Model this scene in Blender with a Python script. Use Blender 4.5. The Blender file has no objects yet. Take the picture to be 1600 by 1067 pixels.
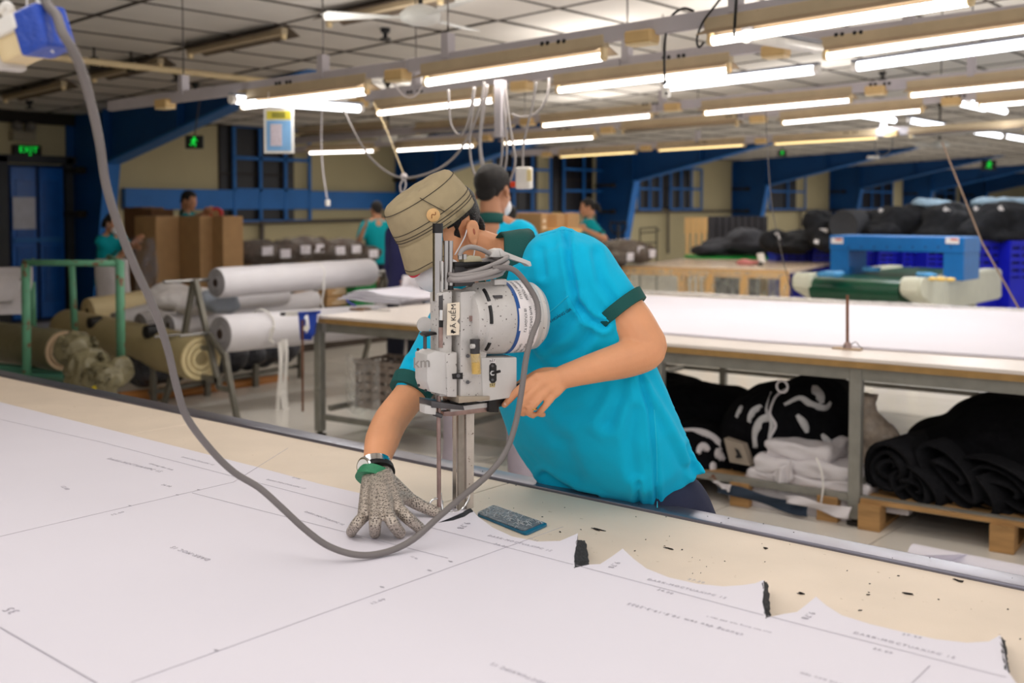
import bpy, bmesh, math, random
import numpy as np
from mathutils import Vector as V, Matrix as M, noise
random.seed(7)
S = bpy.context.scene
COL = S.collection
PI = math.pi
# ------------------------------------------------------------------ camera
CAM_H, FPX, CY = 1.5, 1714.0, 399.8
YAW, PITCH = math.radians(39.83), math.radians(2.5)
cd = bpy.data.cameras.new('camera'); cam = bpy.data.objects.new('camera', cd); COL.objects.link(cam)
cam.location = (0, 0, CAM_H); cam.rotation_euler = (PI/2 - PITCH, 0, YAW)
cd.sensor_width = 36.0; cd.lens = FPX/1600*36; cd.shift_y = -(533.5 - CY)/1600
cd.clip_start = .05; cd.clip_end = 200
cd.dof.use_dof = True; cd.dof.focus_distance = 2.45; cd.dof.aperture_fstop = 3.4
S.camera = cam
# ------------------------------------------------------------------ light
w = bpy.data.worlds.new('world'); S.world = w; w.use_nodes = True
w.node_tree.nodes['Background'].inputs[0].default_value = (1.0, .97, .96, 1)
w.node_tree.nodes['Background'].inputs[1].default_value = .92
S.view_settings.view_transform = 'Standard'; S.view_settings.look = 'None'
S.view_settings.gamma = 1; S.view_settings.use_curve_mapping = False
S.view_settings.exposure = 0.0
try: S.cycles.use_denoising = True
except Exception: pass
def area(name, loc, sx, sy, power, col=(1, .965, .94), rot=(0, 0, 0)):
    l = bpy.data.lights.new(name, 'AREA'); l.shape = 'RECTANGLE'; l.size = sx; l.size_y = sy
    l.energy = power; l.color = col
    o = bpy.data.objects.new(name, l); COL.objects.link(o); o.location = loc; o.rotation_euler = rot
    return o
# lamp rows over the near table (out of the frame, above and behind the camera)
area('lamp_row_light', (-1.2, .9, 2.75), 4.5, .5, 28)
area('lamp_row_light', (-.2, -.9, 2.65), 4.5, .5, 30)
area('lamp_row_light', (-1.5, 2.9, 2.7), 4.5, .35, 13)
for y_ in (15.5, 21, 28, 37): area('hall_fill', (-9.5, y_, 2.45), 6, .5, 70)  # added fill down the hall to lift the back wall, no fixtures
area('hall_fill', (-10.5, 10.5, 2.4), 3.5, .4, 14)  # added fill near the left cartons, no fixture built for it
# ------------------------------------------------------------------ projection helpers (photograph pixel -> point in the room)
_r = cam.rotation_euler.to_matrix()
RT, UP, FW = _r @ V((1, 0, 0)), _r @ V((0, 1, 0)), _r @ V((0, 0, -1))
C0 = V((0, 0, CAM_H)); ZZ = V((0, 0, 1)); XX = V((1, 0, 0)); YY = V((0, 1, 0))
TC = -FW
def ray(px, py): return FW + RT*((px-800)/FPX) - UP*((py-CY)/FPX)
def W(px, py, d): return C0 + ray(px, py)*d
def PZ(px, py, z): r = ray(px, py); return C0 + r*((z-CAM_H)/r.z)
def PY(px, py, y): r = ray(px, py); return C0 + r*(y/r.y)
def PX(px, py, x): r = ray(px, py); return C0 + r*(x/r.x)
def proj(p):
    q = V(p)-C0; d = q.dot(FW)
    return (800+FPX*q.dot(RT)/d, CY-FPX*q.dot(UP)/d, d)
# ------------------------------------------------------------------ materials
def lin(c):
    return tuple(((x/255)/12.92 if x/255 <= .04045 else ((x/255+.055)/1.055)**2.4) for x in c)
MATS = {}
def mat(name, rgb, rough=.6, metal=0, var=.08, vs=8, bump=0, bs=60, spec=.4, emit=0, alpha=1, sheen=0, sss=0, spots=None, coat=0, grain=None):
    """rgb sRGB 0-255; var = colour variation by noise; spots=(rgb, scale, threshold) wear patches"""
    if name in MATS: return MATS[name]
    m = bpy.data.materials.new(name); m.use_nodes = True; nt = m.node_tree; N = nt.nodes; L = nt.links
    b = N['Principled BSDF']; c = lin(rgb)
    b.inputs['Roughness'].default_value = rough; b.inputs['Metallic'].default_value = metal
    b.inputs['Specular IOR Level'].default_value = spec
    tc = N.new('ShaderNodeTexCoord'); mp = N.new('ShaderNodeMapping'); L.new(tc.outputs['Object'], mp.inputs['Vector'])
    if grain: mp.inputs['Scale'].default_value = grain
    n = N.new('ShaderNodeTexNoise'); n.inputs['Scale'].default_value = vs; n.inputs['Detail'].default_value = 4
    L.new(mp.outputs['Vector'], n.inputs['Vector'])
    r = N.new('ShaderNodeMapRange'); r.inputs[1].default_value = .3; r.inputs[2].default_value = .7
    r.inputs[3].default_value = 1-var; r.inputs[4].default_value = 1+var
    L.new(n.outputs['Fac'], r.inputs[0])
    mx = N.new('ShaderNodeMix'); mx.data_type = 'RGBA'; mx.blend_type = 'MULTIPLY'; mx.inputs[0].default_value = 1
    mx.inputs[6].default_value = (*c, 1); L.new(r.outputs[0], mx.inputs[7])
    out = mx.outputs[2]
    if spots:
        n2 = N.new('ShaderNodeTexNoise'); n2.inputs['Scale'].default_value = spots[1]; n2.inputs['Detail'].default_value = 3
        L.new(tc.outputs['Object'], n2.inputs['Vector'])
        g = N.new('ShaderNodeMapRange'); g.inputs[1].default_value = spots[2]; g.inputs[2].default_value = spots[2]+.04
        L.new(n2.outputs['Fac'], g.inputs[0])
        m2 = N.new('ShaderNodeMix'); m2.data_type = 'RGBA'; L.new(g.outputs[0], m2.inputs[0]); L.new(out, m2.inputs[6])
        m2.inputs[7].default_value = (*lin(spots[0]), 1); out = m2.outputs[2]
    L.new(out, b.inputs['Base Color'])
    if bump:
        n3 = N.new('ShaderNodeTexNoise'); n3.inputs['Scale'].default_value = bs; n3.inputs['Detail'].default_value = 3
        L.new(mp.outputs['Vector'], n3.inputs['Vector'])
        bp = N.new('ShaderNodeBump'); bp.inputs['Strength'].default_value = bump; bp.inputs['Distance'].default_value = .01
        L.new(n3.outputs['Fac'], bp.inputs['Height']); L.new(bp.outputs['Normal'], b.inputs['Normal'])
    if emit:
        b.inputs['Emission Color'].default_value = (*c, 1); b.inputs['Emission Strength'].default_value = emit
        m.cycles.emission_sampling = 'NONE'
    if alpha < 1: b.inputs['Alpha'].default_value = alpha
    if sheen: b.inputs['Sheen Weight'].default_value = sheen; b.inputs['Sheen Roughness'].default_value = .5
    if sss:
        b.inputs['Subsurface Weight'].default_value = sss; b.inputs['Subsurface Radius'].default_value = (.012, .005, .003)
        b.inputs['Subsurface Scale'].default_value = 1
    if coat: b.inputs['Coat Weight'].default_value = coat
    MATS[name] = m
    return m
def film(name, rgb, a=.3, rough=.15):
    """clear plastic: transparent mixed with a glossy coat"""
    if name in MATS: return MATS[name]
    m = bpy.data.materials.new(name); m.use_nodes = True; nt = m.node_tree; N = nt.nodes; L = nt.links
    b = N['Principled BSDF']; b.inputs['Base Color'].default_value = (*lin(rgb), 1); b.inputs['Roughness'].default_value = rough
    t = N.new('ShaderNodeBsdfTransparent'); mx = N.new('ShaderNodeMixShader')
    n = N.new('ShaderNodeTexNoise'); n.inputs['Scale'].default_value = 14; n.inputs['Detail'].default_value = 4
    tc = N.new('ShaderNodeTexCoord'); L.new(tc.outputs['Object'], n.inputs['Vector'])
    r = N.new('ShaderNodeMapRange'); r.inputs[1].default_value = .35; r.inputs[2].default_value = .75
    r.inputs[3].default_value = a*.4; r.inputs[4].default_value = min(1, a*1.7); L.new(n.outputs['Fac'], r.inputs[0])
    bp = N.new('ShaderNodeBump'); bp.inputs['Strength'].default_value = .6; bp.inputs['Distance'].default_value = .02
    L.new(n.outputs['Fac'], bp.inputs['Height']); L.new(bp.outputs['Normal'], b.inputs['Normal'])
    L.new(r.outputs[0], mx.inputs[0]); L.new(t.outputs[0], mx.inputs[1]); L.new(b.outputs[0], mx.inputs[2])
    L.new(mx.outputs[0], N['Material Output'].inputs['Surface'])
    MATS[name] = m; return m
# ------------------------------------------------------------------ mesh builder (world coordinates)
def cr(pts, n=6, closed=False):
    """Catmull-Rom through points (Vectors or tuples)"""
    P = [V(p) for p in pts]; out = []; k = len(P)
    for i in range(k if closed else k-1):
        if closed: a, b, c, d = P[(i-1) % k], P[i], P[(i+1) % k], P[(i+2) % k]
        else: a, b, c, d = P[max(i-1, 0)], P[i], P[i+1], P[min(i+2, k-1)]
        for j in range(n):
            t = j/n
            out.append(.5*((2*b)+(c-a)*t+(2*a-5*b+4*c-d)*t*t+(3*b-a-3*c+d)*t**3))
    if not closed: out.append(P[-1])
    return out
def frame(d, up=ZZ):
    d = V(d).normalized(); x = up.cross(d)
    if x.length < 1e-4: x = XX.cross(d)
    x.normalize(); return x, d.cross(x).normalized(), d
def axes(x, y, z):
    return M((x, y, z)).transposed()
def rotz(a): return M.Rotation(a, 3, 'Z')
class MB:
    def __init__(s): s.bm = bmesh.new()
    def box(s, c, sz, ax=None, bev=0, seg=2):
        m = M.Translation(V(c)) @ (ax.to_4x4() if ax else M.Identity(4)) @ M.Diagonal((sz[0], sz[1], sz[2], 1))
        g = bmesh.ops.create_cube(s.bm, size=1, matrix=m)
        if bev:
            es = list({e for v in g['verts'] for e in v.link_edges})
            bmesh.ops.bevel(s.bm, geom=es, offset=bev, segments=seg, affect='EDGES', profile=.6)
        return s
    def beam(s, a, b, wd, h, up=ZZ, bev=0):
        a, b = V(a), V(b); x, y, z = frame(b-a, up)
        return s.box((a+b)/2, (wd, h, (b-a).length), axes(x, y, z), bev)
    def rings(s, R, cap=True, closed=False):
        vs = [[s.bm.verts.new(p) for p in r] for r in R]; n = len(R[0])
        for i in range(len(vs) if closed else len(vs)-1):
            a, b = vs[i], vs[(i+1) % len(vs)]
            for j in range(n):
                k = (j+1) % n
                try: s.bm.faces.new((a[j], a[k], b[k], b[j]))
                except ValueError: pass
        if cap and not closed:
            s.bm.faces.new(vs[0][::-1]); s.bm.faces.new(vs[-1])
        return s
    def tube(s, pts, r, n=8, cap=True, closed=False, up=ZZ, flat=1):
        P = [V(p) for p in pts]; k = len(P); R = []
        x = None
        for i in range(k):
            if closed: d = P[(i+1) % k]-P[i-1]
            else: d = P[min(i+1, k-1)]-P[max(i-1, 0)]
            if d.length < 1e-9: d = ZZ.copy()
            d.normalize()
            if x is None: x, y, _ = frame(d, up)
            else:
                x = x-d*x.dot(d)
                if x.length < 1e-6: x, y, _ = frame(d, up)
                x.normalize(); y = d.cross(x)
            rr = r[i] if hasattr(r, '__len__') else r
            R.append([P[i]+x*(rr*math.cos(2*PI*j/n))+y*(rr*flat*math.sin(2*PI*j/n)) for j in range(n)])
        return s.rings(R, cap, closed)
    def cyl(s, a, b, r, r2=None, n=14): return s.tube([a, b], [r, r if r2 is None else r2], n)
    def lathe(s, c, axis, prof, n=20, up=ZZ):
        """prof: list of (radius, height along axis)"""
        x, y, z = frame(axis, up); c = V(c)
        return s.rings([[c+z*h+(x*math.cos(2*PI*j/n)+y*math.sin(2*PI*j/n))*max(r, 1e-4) for j in range(n)] for r, h in prof])
    def ell(s, c, r, ax=None, u=14, v=9):
        m = M.Translation(V(c)) @ (ax.to_4x4() if ax else M.Identity(4)) @ M.Diagonal((r[0], r[1], r[2], 1))
        bmesh.ops.create_uvsphere(s.bm, u_segments=u, v_segments=v, radius=1, matrix=m); return s
    def poly(s, pts, vec):
        a = [s.bm.verts.new(V(p)) for p in pts]; b = [s.bm.verts.new(V(p)+V(vec)) for p in pts]; n = len(a)
        s.bm.faces.new(a[::-1]); s.bm.faces.new(b)
        for i in range(n): s.bm.faces.new((a[i], a[(i+1) % n], b[(i+1) % n], b[i]))
        return s
    def grid(s, fn, nu, nv, thick=None):
        """sheet fn(u,v); thick = vector or None"""
        def lay(o): return [[s.bm.verts.new(V(fn(i/nu, j/nv))+o) for j in range(nv+1)] for i in range(nu+1)]
        A = lay(V((0, 0, 0)))
        for i in range(nu):
            for j in range(nv): s.bm.faces.new((A[i][j], A[i+1][j], A[i+1][j+1], A[i][j+1]))
        if thick is not None:
            B = lay(V(thick))
            for i in range(nu):
                for j in range(nv): s.bm.faces.new((B[i][j], B[i][j+1], B[i+1][j+1], B[i+1][j]))
            for i in range(nu):
                s.bm.faces.new((A[i][0], B[i][0], B[i+1][0], A[i+1][0])); s.bm.faces.new((A[i][nv], A[i+1][nv], B[i+1][nv], B[i][nv]))
            for j in range(nv):
                s.bm.faces.new((A[0][j], A[0][j+1], B[0][j+1], B[0][j])); s.bm.faces.new((A[nu][j], B[nu][j], B[nu][j+1], A[nu][j+1]))
        return s
    def mesh(s, fix=True):
        if fix: bmesh.ops.recalc_face_normals(s.bm, faces=s.bm.faces)
        me = bpy.data.meshes.new('m'); s.bm.to_mesh(me); s.bm.free(); return me
WL = {}
TMP = bpy.data.scenes.new('tmp')
def ev(o):
    vl = TMP.view_layers[0]; vl.update(); dg = vl.depsgraph; dg.update()
    return bpy.data.meshes.new_from_object(o.evaluated_get(dg), depsgraph=dg)
def setp(o, label=None, cat=None, group=None, kind=None):
    if label: o['label'] = label
    if cat: o['category'] = cat
    if group: o['group'] = group
    if kind: o['kind'] = kind
    return o
def thing(name, label, cat, loc=(0, 0, 0), group=None):
    o = bpy.data.objects.new(name, None); COL.objects.link(o); o.location = loc; o.empty_display_size = .1
    WL[o] = V(loc); return setp(o, label, cat, group)
def obj(name, mb, m, parent=None, label=None, cat=None, group=None, kind=None, smooth=False, ang=None):
    me = mb.mesh() if isinstance(mb, MB) else mb
    n = len(me.vertices); co = np.empty(n*3, 'f'); me.vertices.foreach_get('co', co); co = co.reshape(-1, 3)
    if parent is not None: L = WL[parent]
    else: L = V(((co[:, 0].min()+co[:, 0].max())/2, (co[:, 1].min()+co[:, 1].max())/2, co[:, 2].min()))
    co -= np.array(L, 'f'); me.vertices.foreach_set('co', co.ravel())
    me.name = name; me.materials.clear()
    for x in (m if isinstance(m, (list, tuple)) else [m]): me.materials.append(x)
    if smooth: me.polygons.foreach_set('use_smooth', [True]*len(me.polygons))
    if ang is not None:
        me.polygons.foreach_set('use_smooth', [True]*len(me.polygons)); me.set_sharp_from_angle(angle=math.radians(ang))
    me.update()
    o = bpy.data.objects.new(name, me); COL.objects.link(o)
    if parent is not None: o.parent = parent
    else: o.location = L
    WL[o] = V(L); return setp(o, label, cat, group, kind)
def struct(name, mb, m, parent=None, **k): return obj(name, mb, m, parent, kind='structure', **k)
def dup(root, loc, rz=0, label=None, group=None):
    r = root.copy(); COL.objects.link(r); r.location = loc; r.rotation_euler = (0, 0, rz); WL[r] = V(loc)
    if label: r['label'] = label
    if group: r['group'] = group
    for ch in list(root.children):
        c = ch.copy(); COL.objects.link(c); c.parent = r; WL[c] = V(loc)
        for g in ch.children:
            d = g.copy(); COL.objects.link(d); d.parent = c
    return r
def organic(mb, voxel, it=4, fac=.5, disp=None):
    """union of overlapping closed pieces into one continuous smooth surface"""
    me = mb.mesh(); o = bpy.data.objects.new('tmp', me); TMP.collection.objects.link(o)
    r = o.modifiers.new('r', 'REMESH'); r.mode = 'VOXEL'; r.voxel_size = voxel; r.adaptivity = 0
    if it:
        q = o.modifiers.new('s', 'SMOOTH'); q.factor = fac; q.iterations = it
    out = ev(o)
    bpy.data.objects.remove(o); bpy.data.meshes.remove(me)
    if disp:
        for v in out.vertices:
            v.co = v.co + v.normal*disp(v.co, v.normal)
    return out
def nz(p, s, seed=0): return noise.noise(V((p[0]*s+seed, p[1]*s+seed*1.7, p[2]*s-seed)))
def text(name, body, m, parent, o, xd, yd, size, depth=.0004, label=None, align='CENTER', space=1, warp=None):
    """flat lettering: origin o, reading direction xd, letter-up direction yd"""
    cu = bpy.data.curves.new('t', 'FONT'); cu.body = body; cu.size = size; cu.align_x = align; cu.align_y = 'CENTER'
    cu.extrude = depth; cu.space_character = space; cu.resolution_u = 2
    t = bpy.data.objects.new('t', cu); TMP.collection.objects.link(t)
    me = ev(t)
    bpy.data.objects.remove(t); bpy.data.curves.remove(cu)
    xd, yd = V(xd).normalized(), V(yd).normalized(); zd = xd.cross(yd); o = V(o)
    for v in me.vertices:
        if warp: v.co = warp(v.co)
        else: v.co = o+xd*v.co.x+yd*v.co.y+zd*v.co.z
    return obj(name, me, m, parent, label=label)
# ------------------------------------------------------------------ common materials
m_floor = mat('floor_tile', (226, 220, 210), .2, var=.06, vs=1.5, spec=.5)
m_joint = mat('dark_joint', (120, 112, 104), .9)
m_ceil = mat('ceiling_board', (222, 217, 210), .9, var=.04, vs=3, bump=.15, bs=120)
m_grid = mat('ceiling_gap', (44, 40, 36), .9)
m_wall = mat('wall_paint', (196, 184, 146), .8, var=.05, vs=1.2)
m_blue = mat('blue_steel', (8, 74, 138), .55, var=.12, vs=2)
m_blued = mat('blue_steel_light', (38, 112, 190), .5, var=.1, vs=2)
m_dark = mat('dark_pane', (26, 22, 24), .35)
m_rail = mat('rail_paint', (178, 172, 176), .55, var=.05, spots=((120, 114, 112), 30, .74))
m_refl = mat('reflector_beige', (186, 168, 138), .6, var=.08, spots=((150, 124, 90), 18, .7))
m_cream = mat('cream_plastic', (226, 204, 160), .5, var=.05)
m_box = mat('outlet_tan', (200, 168, 116), .55, var=.08)
m_tube = mat('tube_lit', (255, 248, 240), .4, emit=7)
m_tubed = mat('tube_dim', (255, 226, 160), .4, emit=1.6)
m_led = mat('led_lit', (244, 248, 255), .4, emit=7)
m_black = mat('black_rubber', (22, 21, 22), .5)
m_wire = mat('wire_dark', (70, 64, 60), .6)
m_white = mat('white_plastic', (232, 228, 222), .4)
m_grey = mat('grey_cable', (150, 144, 142), .45)
m_steel = mat('bare_steel', (150, 148, 146), .35, metal=.8, var=.1, vs=20)
m_chrome = mat('chrome', (225, 225, 225), .12, metal=1)
# ------------------------------------------------------------------ floor
XW = -14.25
def ceil_z(x): return 2.74 + .045*(x+14.3)
mb = MB(); mb.box((-6.0, 26, -.055), (17.2, 64, .1)); floor = struct('floor', mb, m_joint)
def tri_count_vis(cs):
    """rough projected area of a quad"""
    P = []
    for c in cs:
        if (V(c)-C0).dot(FW) < .3: return None
        P.append(proj(c)[:2])
    a = 0
    for i in range(4): a += P[i][0]*P[(i+1) % 4][1]-P[(i+1) % 4][0]*P[i][1]
    xs = [p[0] for p in P]; ys = [p[1] for p in P]
    if max(xs) < -20 or min(xs) > 1620 or max(ys) < -20 or min(ys) > 1087: return None
    return abs(a)/2
TS = .8
cells = []
for i in range(-19, 4):
    for j in range(-3, 60):
        x, y = i*TS+.13, j*TS+.3
        if x < XW+TS/2: continue
        a = tri_count_vis([(x-TS/2, y-TS/2, 0), (x+TS/2, y-TS/2, 0), (x+TS/2, y+TS/2, 0), (x-TS/2, y+TS/2, 0)])
        # what the near table hides is left to the joined remainder
        hid = y < 2.0 and -8 < x < 2
        cells.append((0 if (a is None or hid) else a, x, y))
cells.sort(key=lambda c: -c[0])
mt = None; rest = MB()
for k, (a, x, y) in enumerate(cells):
    if a > 0 and k < 260:
        if mt is None:
            t = MB(); t.box((0, 0, -.005), (TS-.006, TS-.006, .01)); mt = obj('floor_tile', t, m_floor)
            COL.objects.unlink(mt)
            me_tile = mt.data
            me_tile.transform(M.Translation((0, 0, -.01)))
        o = bpy.data.objects.new('floor_tile', me_tile); COL.objects.link(o); o.parent = floor
        o.location = V((x, y, .004*0+.0))-WL[floor]; WL[o] = V((x, y, 0))
    else: rest.box((x, y, -.005), (TS-.006, TS-.006, .01))
bpy.data.objects.remove(mt)
obj('floor_tiles_far', rest, m_floor, floor, kind='stuff')
# ------------------------------------------------------------------ ceiling
mb = MB(); x0, x1, y0, y1 = -14.3, 2.2, -2.5, 57
mb.poly([(x0, y0, ceil_z(x0)+.02), (x1, y0, ceil_z(x1)+.02), (x1, y1, ceil_z(x1)+.02), (x0, y1, ceil_z(x0)+.02)], (0, 0, .05))
ceiling = struct('ceiling', mb, m_grid)
def PC(px, py, off=0):
    r = ray(px, py); k = (ceil_z(0)-off-CAM_H)/(r.z-.045*r.x); return C0+r*k
sl = math.atan(.045); TX, TY = .65, 1.3
g0 = PC(297, 71)
cells = []
for i in range(-12, 17):
    for j in range(-9, 38):
        x = g0.x+(i+.5)*TX; y = g0.y+(j+.5)*TY
        if x-TX/2 < x0 or x+TX/2 > x1 or y < y0+.6 or y > y1-.7: continue
        c = [(x+a*TX/2, y+b*TY/2, ceil_z(x+a*TX/2)) for a, b in ((-1, -1), (1, -1), (1, 1), (-1, 1))]
        a = tri_count_vis(c); cells.append((a or 0, x, y))
cells.sort(key=lambda c: -c[0]); me_tile = None; rest = MB()
axc = M.Rotation(-sl, 3, 'Y')
for k, (a, x, y) in enumerate(cells):
    if a > 0 and k < 290:
        if me_tile is None:
            t = MB(); t.box((0, 0, .006), (TX-.034, TY-.034, .012)); me_tile = t.mesh(); me_tile.materials.append(m_ceil)
        o = bpy.data.objects.new('ceiling_panel', me_tile); COL.objects.link(o); o.parent = ceiling
        rr = random.Random(int(x*100)*7+int(y*10))
        o.location = V((x, y, ceil_z(x)+rr.uniform(-.003, .003)))-WL[ceiling]; o.rotation_euler = (rr.uniform(-.003, .003), -sl, 0)
    else: rest.box((x, y, ceil_z(x)+.006), (TX-.034, TY-.034, .012), axc)
obj('ceiling_panels_far', rest, m_ceil, ceiling, kind='stuff')
m_bar = mat('ceiling_bar', (78, 70, 64), .8, var=.2, vs=3)
for i in range(-12, 18):
    x = g0.x+i*TX
    if x0+.05 < x < x1-.05: mb = MB(); mb.box((x, (y0+y1)/2, ceil_z(x)-.004), (.024, y1-y0-1.2, .01)); obj('grid_bar', mb, m_bar, ceiling)
for j in range(-9, 40):
    y = g0.y+j*TY
    if y0+.6 < y < y1-.6: mb = MB(); a_, b_ = V((x0+.03, y, ceil_z(x0+.03)-.005)), V((x1-.03, y, ceil_z(x1-.03)-.005)); mb.beam(a_, b_, .026, .01); obj('grid_bar', mb, m_bar, ceiling)
# ------------------------------------------------------------------ walls
mb = MB(); mb.box((XW-.1, 27, 1.6), (.2, 60, 3.2)); wall = struct('wall_back', mb, m_wall)
mb = MB(); mb.box((-6, 57.1, 1.8), (17, .2, 3.6)); struct('wall_far', mb, m_blue)
mb = MB(); mb.box((-9, -3.1, 1.6), (10.6, .2, 3.2)); struct('wall_fill_block', mb, m_wall)  # added unseen wall, keeps the open fill off the left side
# pipe runs and the blue girt on the wall
p = PX(192, 294, XW+.05); q = PX(632, 293, XW+.05); zb = PX(400, 327, XW+.05).z
mb = MB(); mb.box((XW+.06, (p.y+q.y)/2, (p.z+zb)/2), (.1, q.y-p.y, p.z-zb)); struct('trim_1', mb, m_blued)
mb = MB(); mb.tube([PX(250, 352, XW+.1), PX(400, 348, XW+.1), PX(690, 341, XW+.1)], .03, 8)
mb.tube([PX(985, 331, XW+.1), PX(1360, 328, XW+.1)], .03, 8); mb.tube([PX(1044, 331, XW+.1), PX(1044, 396, XW+.1)], .03, 8)
mb.tube([PX(409, 349, XW+.1), PX(409, 380, XW+.1)], .04, 8); mb.tube([PX(1251, 329, XW+.1), PX(1251, 365, XW+.1)], .03, 8)
struct('trim_2', mb, mat('pipe_grey', (92, 84, 78), .6))
mb = MB(); mb.box((XW+.04, 6.3, ceil_z(XW)-.06), (.1, 3.2, .14)); struct('trim_3', mb, m_grid)
# windows: dark panes behind blue frames and a blue grille
def window(n, px0, px1, yt, yb, nc, nr, gx0=None, gx1=None):
    a = PX(px0, yt, XW); b = PX(px1, yb, XW); gx0 = px0 if gx0 is None else gx0; gx1 = px1 if gx1 is None else gx1
    zt, zb_ = a.z, b.z
    mb = MB(); mb.box((XW+.01, (a.y+b.y)/2, (zt+zb_)/2), (.04, b.y-a.y, zt-zb_)); wn = struct(f'window_{n}', mb, mat('window_reveal', (60, 52, 50), .8))
    w0, h0 = (b.y-a.y)/2, (zt-zb_)/2
    for i in range(2):
        for j in range(2):
            mb = MB(); mb.box((XW+.035, a.y+w0*(i+.5), zb_+h0*(j+.5)), (.012, w0-.03, h0-.03)); obj('pane', mb, m_dark, wn)
    ga, gb = PX(gx0, yt, XW+.1), PX(gx1, yb, XW+.1)
    for i in range(nc+1):
        y = ga.y+(gb.y-ga.y)*i/nc
        mb = MB(); mb.box((XW+.1, y, (ga.z+gb.z)/2), (.04, .05, ga.z-gb.z+.04)); obj('grille_bar', mb, m_blued, wn)
    for j in range(nr+1):
        z = gb.z+(ga.z-gb.z)*j/nr
        mb = MB(); mb.box((XW+.1, (ga.y+gb.y)/2, z), (.04, gb.y-ga.y, .05)); obj('grille_bar', mb, m_blued, wn)
window(1, 340, 458, 196, 345, 3, 3, 365, 484)
window(2, 772, 838, 228, 331, 3, 3, 772, 860)
window(3, 862, 924, 230, 331, 2, 3, 881, 942)
window(4, 998, 1034, 262, 327, 2, 2, 998, 1032)
window(5, 1036, 1076, 262, 327, 3, 2, 1048, 1096)
window(6, 1203, 1242, 270, 327, 2, 2, 1203, 1258)
window(7, 1346, 1394, 272, 326, 3, 2)
window(8, 1462, 1492, 280, 322, 2, 2)
# blue steel frames: column against the wall and haunched rafter
for k in range(7):
    y = 7.6+6.2*k
    t = thing('steel_frame', ['blue tapered steel column and rafter beside the blue door at far left', 'blue steel column and rafter behind the bucket hat and hanging cables', 'blue steel column and rafter right of the woman, with hand truck at its foot', 'blue steel column and rafter behind the standing wooden boards', 'blue steel column and rafter behind the dark fabric heap left of the blue arch', 'blue steel column and rafter above the black fabric heaps, near the far end', 'most distant blue steel column and rafter at the far right'][k], 'steel frame', (-13.9, y, 0), 'portal frames')
    def pr(u): return (-13.25+u, 2.08+.22*u)
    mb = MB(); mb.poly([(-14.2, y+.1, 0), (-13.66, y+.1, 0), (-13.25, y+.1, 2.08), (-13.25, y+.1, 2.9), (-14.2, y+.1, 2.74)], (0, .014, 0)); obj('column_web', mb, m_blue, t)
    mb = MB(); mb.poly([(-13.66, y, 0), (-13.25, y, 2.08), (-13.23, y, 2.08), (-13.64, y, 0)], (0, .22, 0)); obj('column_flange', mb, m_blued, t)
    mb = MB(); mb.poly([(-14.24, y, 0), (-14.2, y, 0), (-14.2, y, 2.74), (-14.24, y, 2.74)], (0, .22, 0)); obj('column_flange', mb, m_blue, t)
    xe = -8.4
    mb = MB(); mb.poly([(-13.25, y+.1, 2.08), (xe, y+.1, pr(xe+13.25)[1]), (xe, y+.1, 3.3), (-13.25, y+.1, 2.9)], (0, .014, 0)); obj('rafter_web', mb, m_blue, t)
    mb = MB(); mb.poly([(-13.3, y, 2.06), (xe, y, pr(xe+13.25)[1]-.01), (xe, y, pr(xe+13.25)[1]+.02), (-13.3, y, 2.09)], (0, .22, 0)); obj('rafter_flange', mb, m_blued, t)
    mb = MB(); mb.box((-13.27, y+.05, 2.5), (.02, .1, .84)); obj('stiffener', mb, m_blue, t)
    mb = MB(); mb.box((-11.6, y+.05, 2.66), (.02, .1, .42)); obj('stiffener', mb, m_blue, t)
    for z in (1.42, 2.0):
        mb = MB(); mb.box((-14.3+.35, y-.06, z), (.5, .06, .06)); mb.cyl((-13.75, y-.12, z), (-13.75, y, z), .05, n=8); obj('bracket', mb, m_grid, t)
# left door with its double leaf and the sheet of paper
a = PX(10, 256, XW+.03); b = PX(97, 256, XW+.03)
mb = MB(); mb.box((XW+.03, (a.y+b.y)/2, a.z/2), (.06, b.y-a.y, a.z)); dr = struct('door_1', mb, mat('door_shadow', (8, 40, 84), .6))
wd = (b.y-a.y)/2
for i in range(2):
    mb = MB(); mb.box((XW+.07, a.y+wd*(i+.5), a.z/2), (.05, wd-.05, a.z-.08)); lf = obj('door_leaf', mb, mat('door_blue', (16, 96, 186), .3, var=.1), dr)
    for z in (a.z*.30, a.z*.72):
        mb = MB(); mb.box((XW+.1, a.y+wd*(i+.5), z), (.02, wd-.16, a.z*.36), bev=.004); obj('door_panel', mb, mat('door_blue2', (14, 88, 172), .28, var=.1), lf)
mb = MB(); mb.box((XW+.1, (a.y+b.y)/2, a.z*.52), (.03, 2*wd-.1, .06)); obj('door_rail', mb, m_blued, dr)
p = PX(38, 333, XW+.12); mb = MB(); mb.box(p, (.004, .3, .42)); obj('notice_sheet', mb, mat('dull_paper', (190, 190, 200), .3), dr)
mb = MB(); mb.box((XW+.06, a.y-.1, a.z/2+.05), (.14, .14, a.z+.1)); mb.box((XW+.06, b.y+.06, a.z/2+.05), (.14, .1, a.z+.1)); mb.box((XW+.06, (a.y+b.y)/2, a.z+.07), (.14, b.y-a.y+.3, .1)); struct('trim_4', mb, mat('door_frame_dark', (60, 62, 66), .6))
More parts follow.
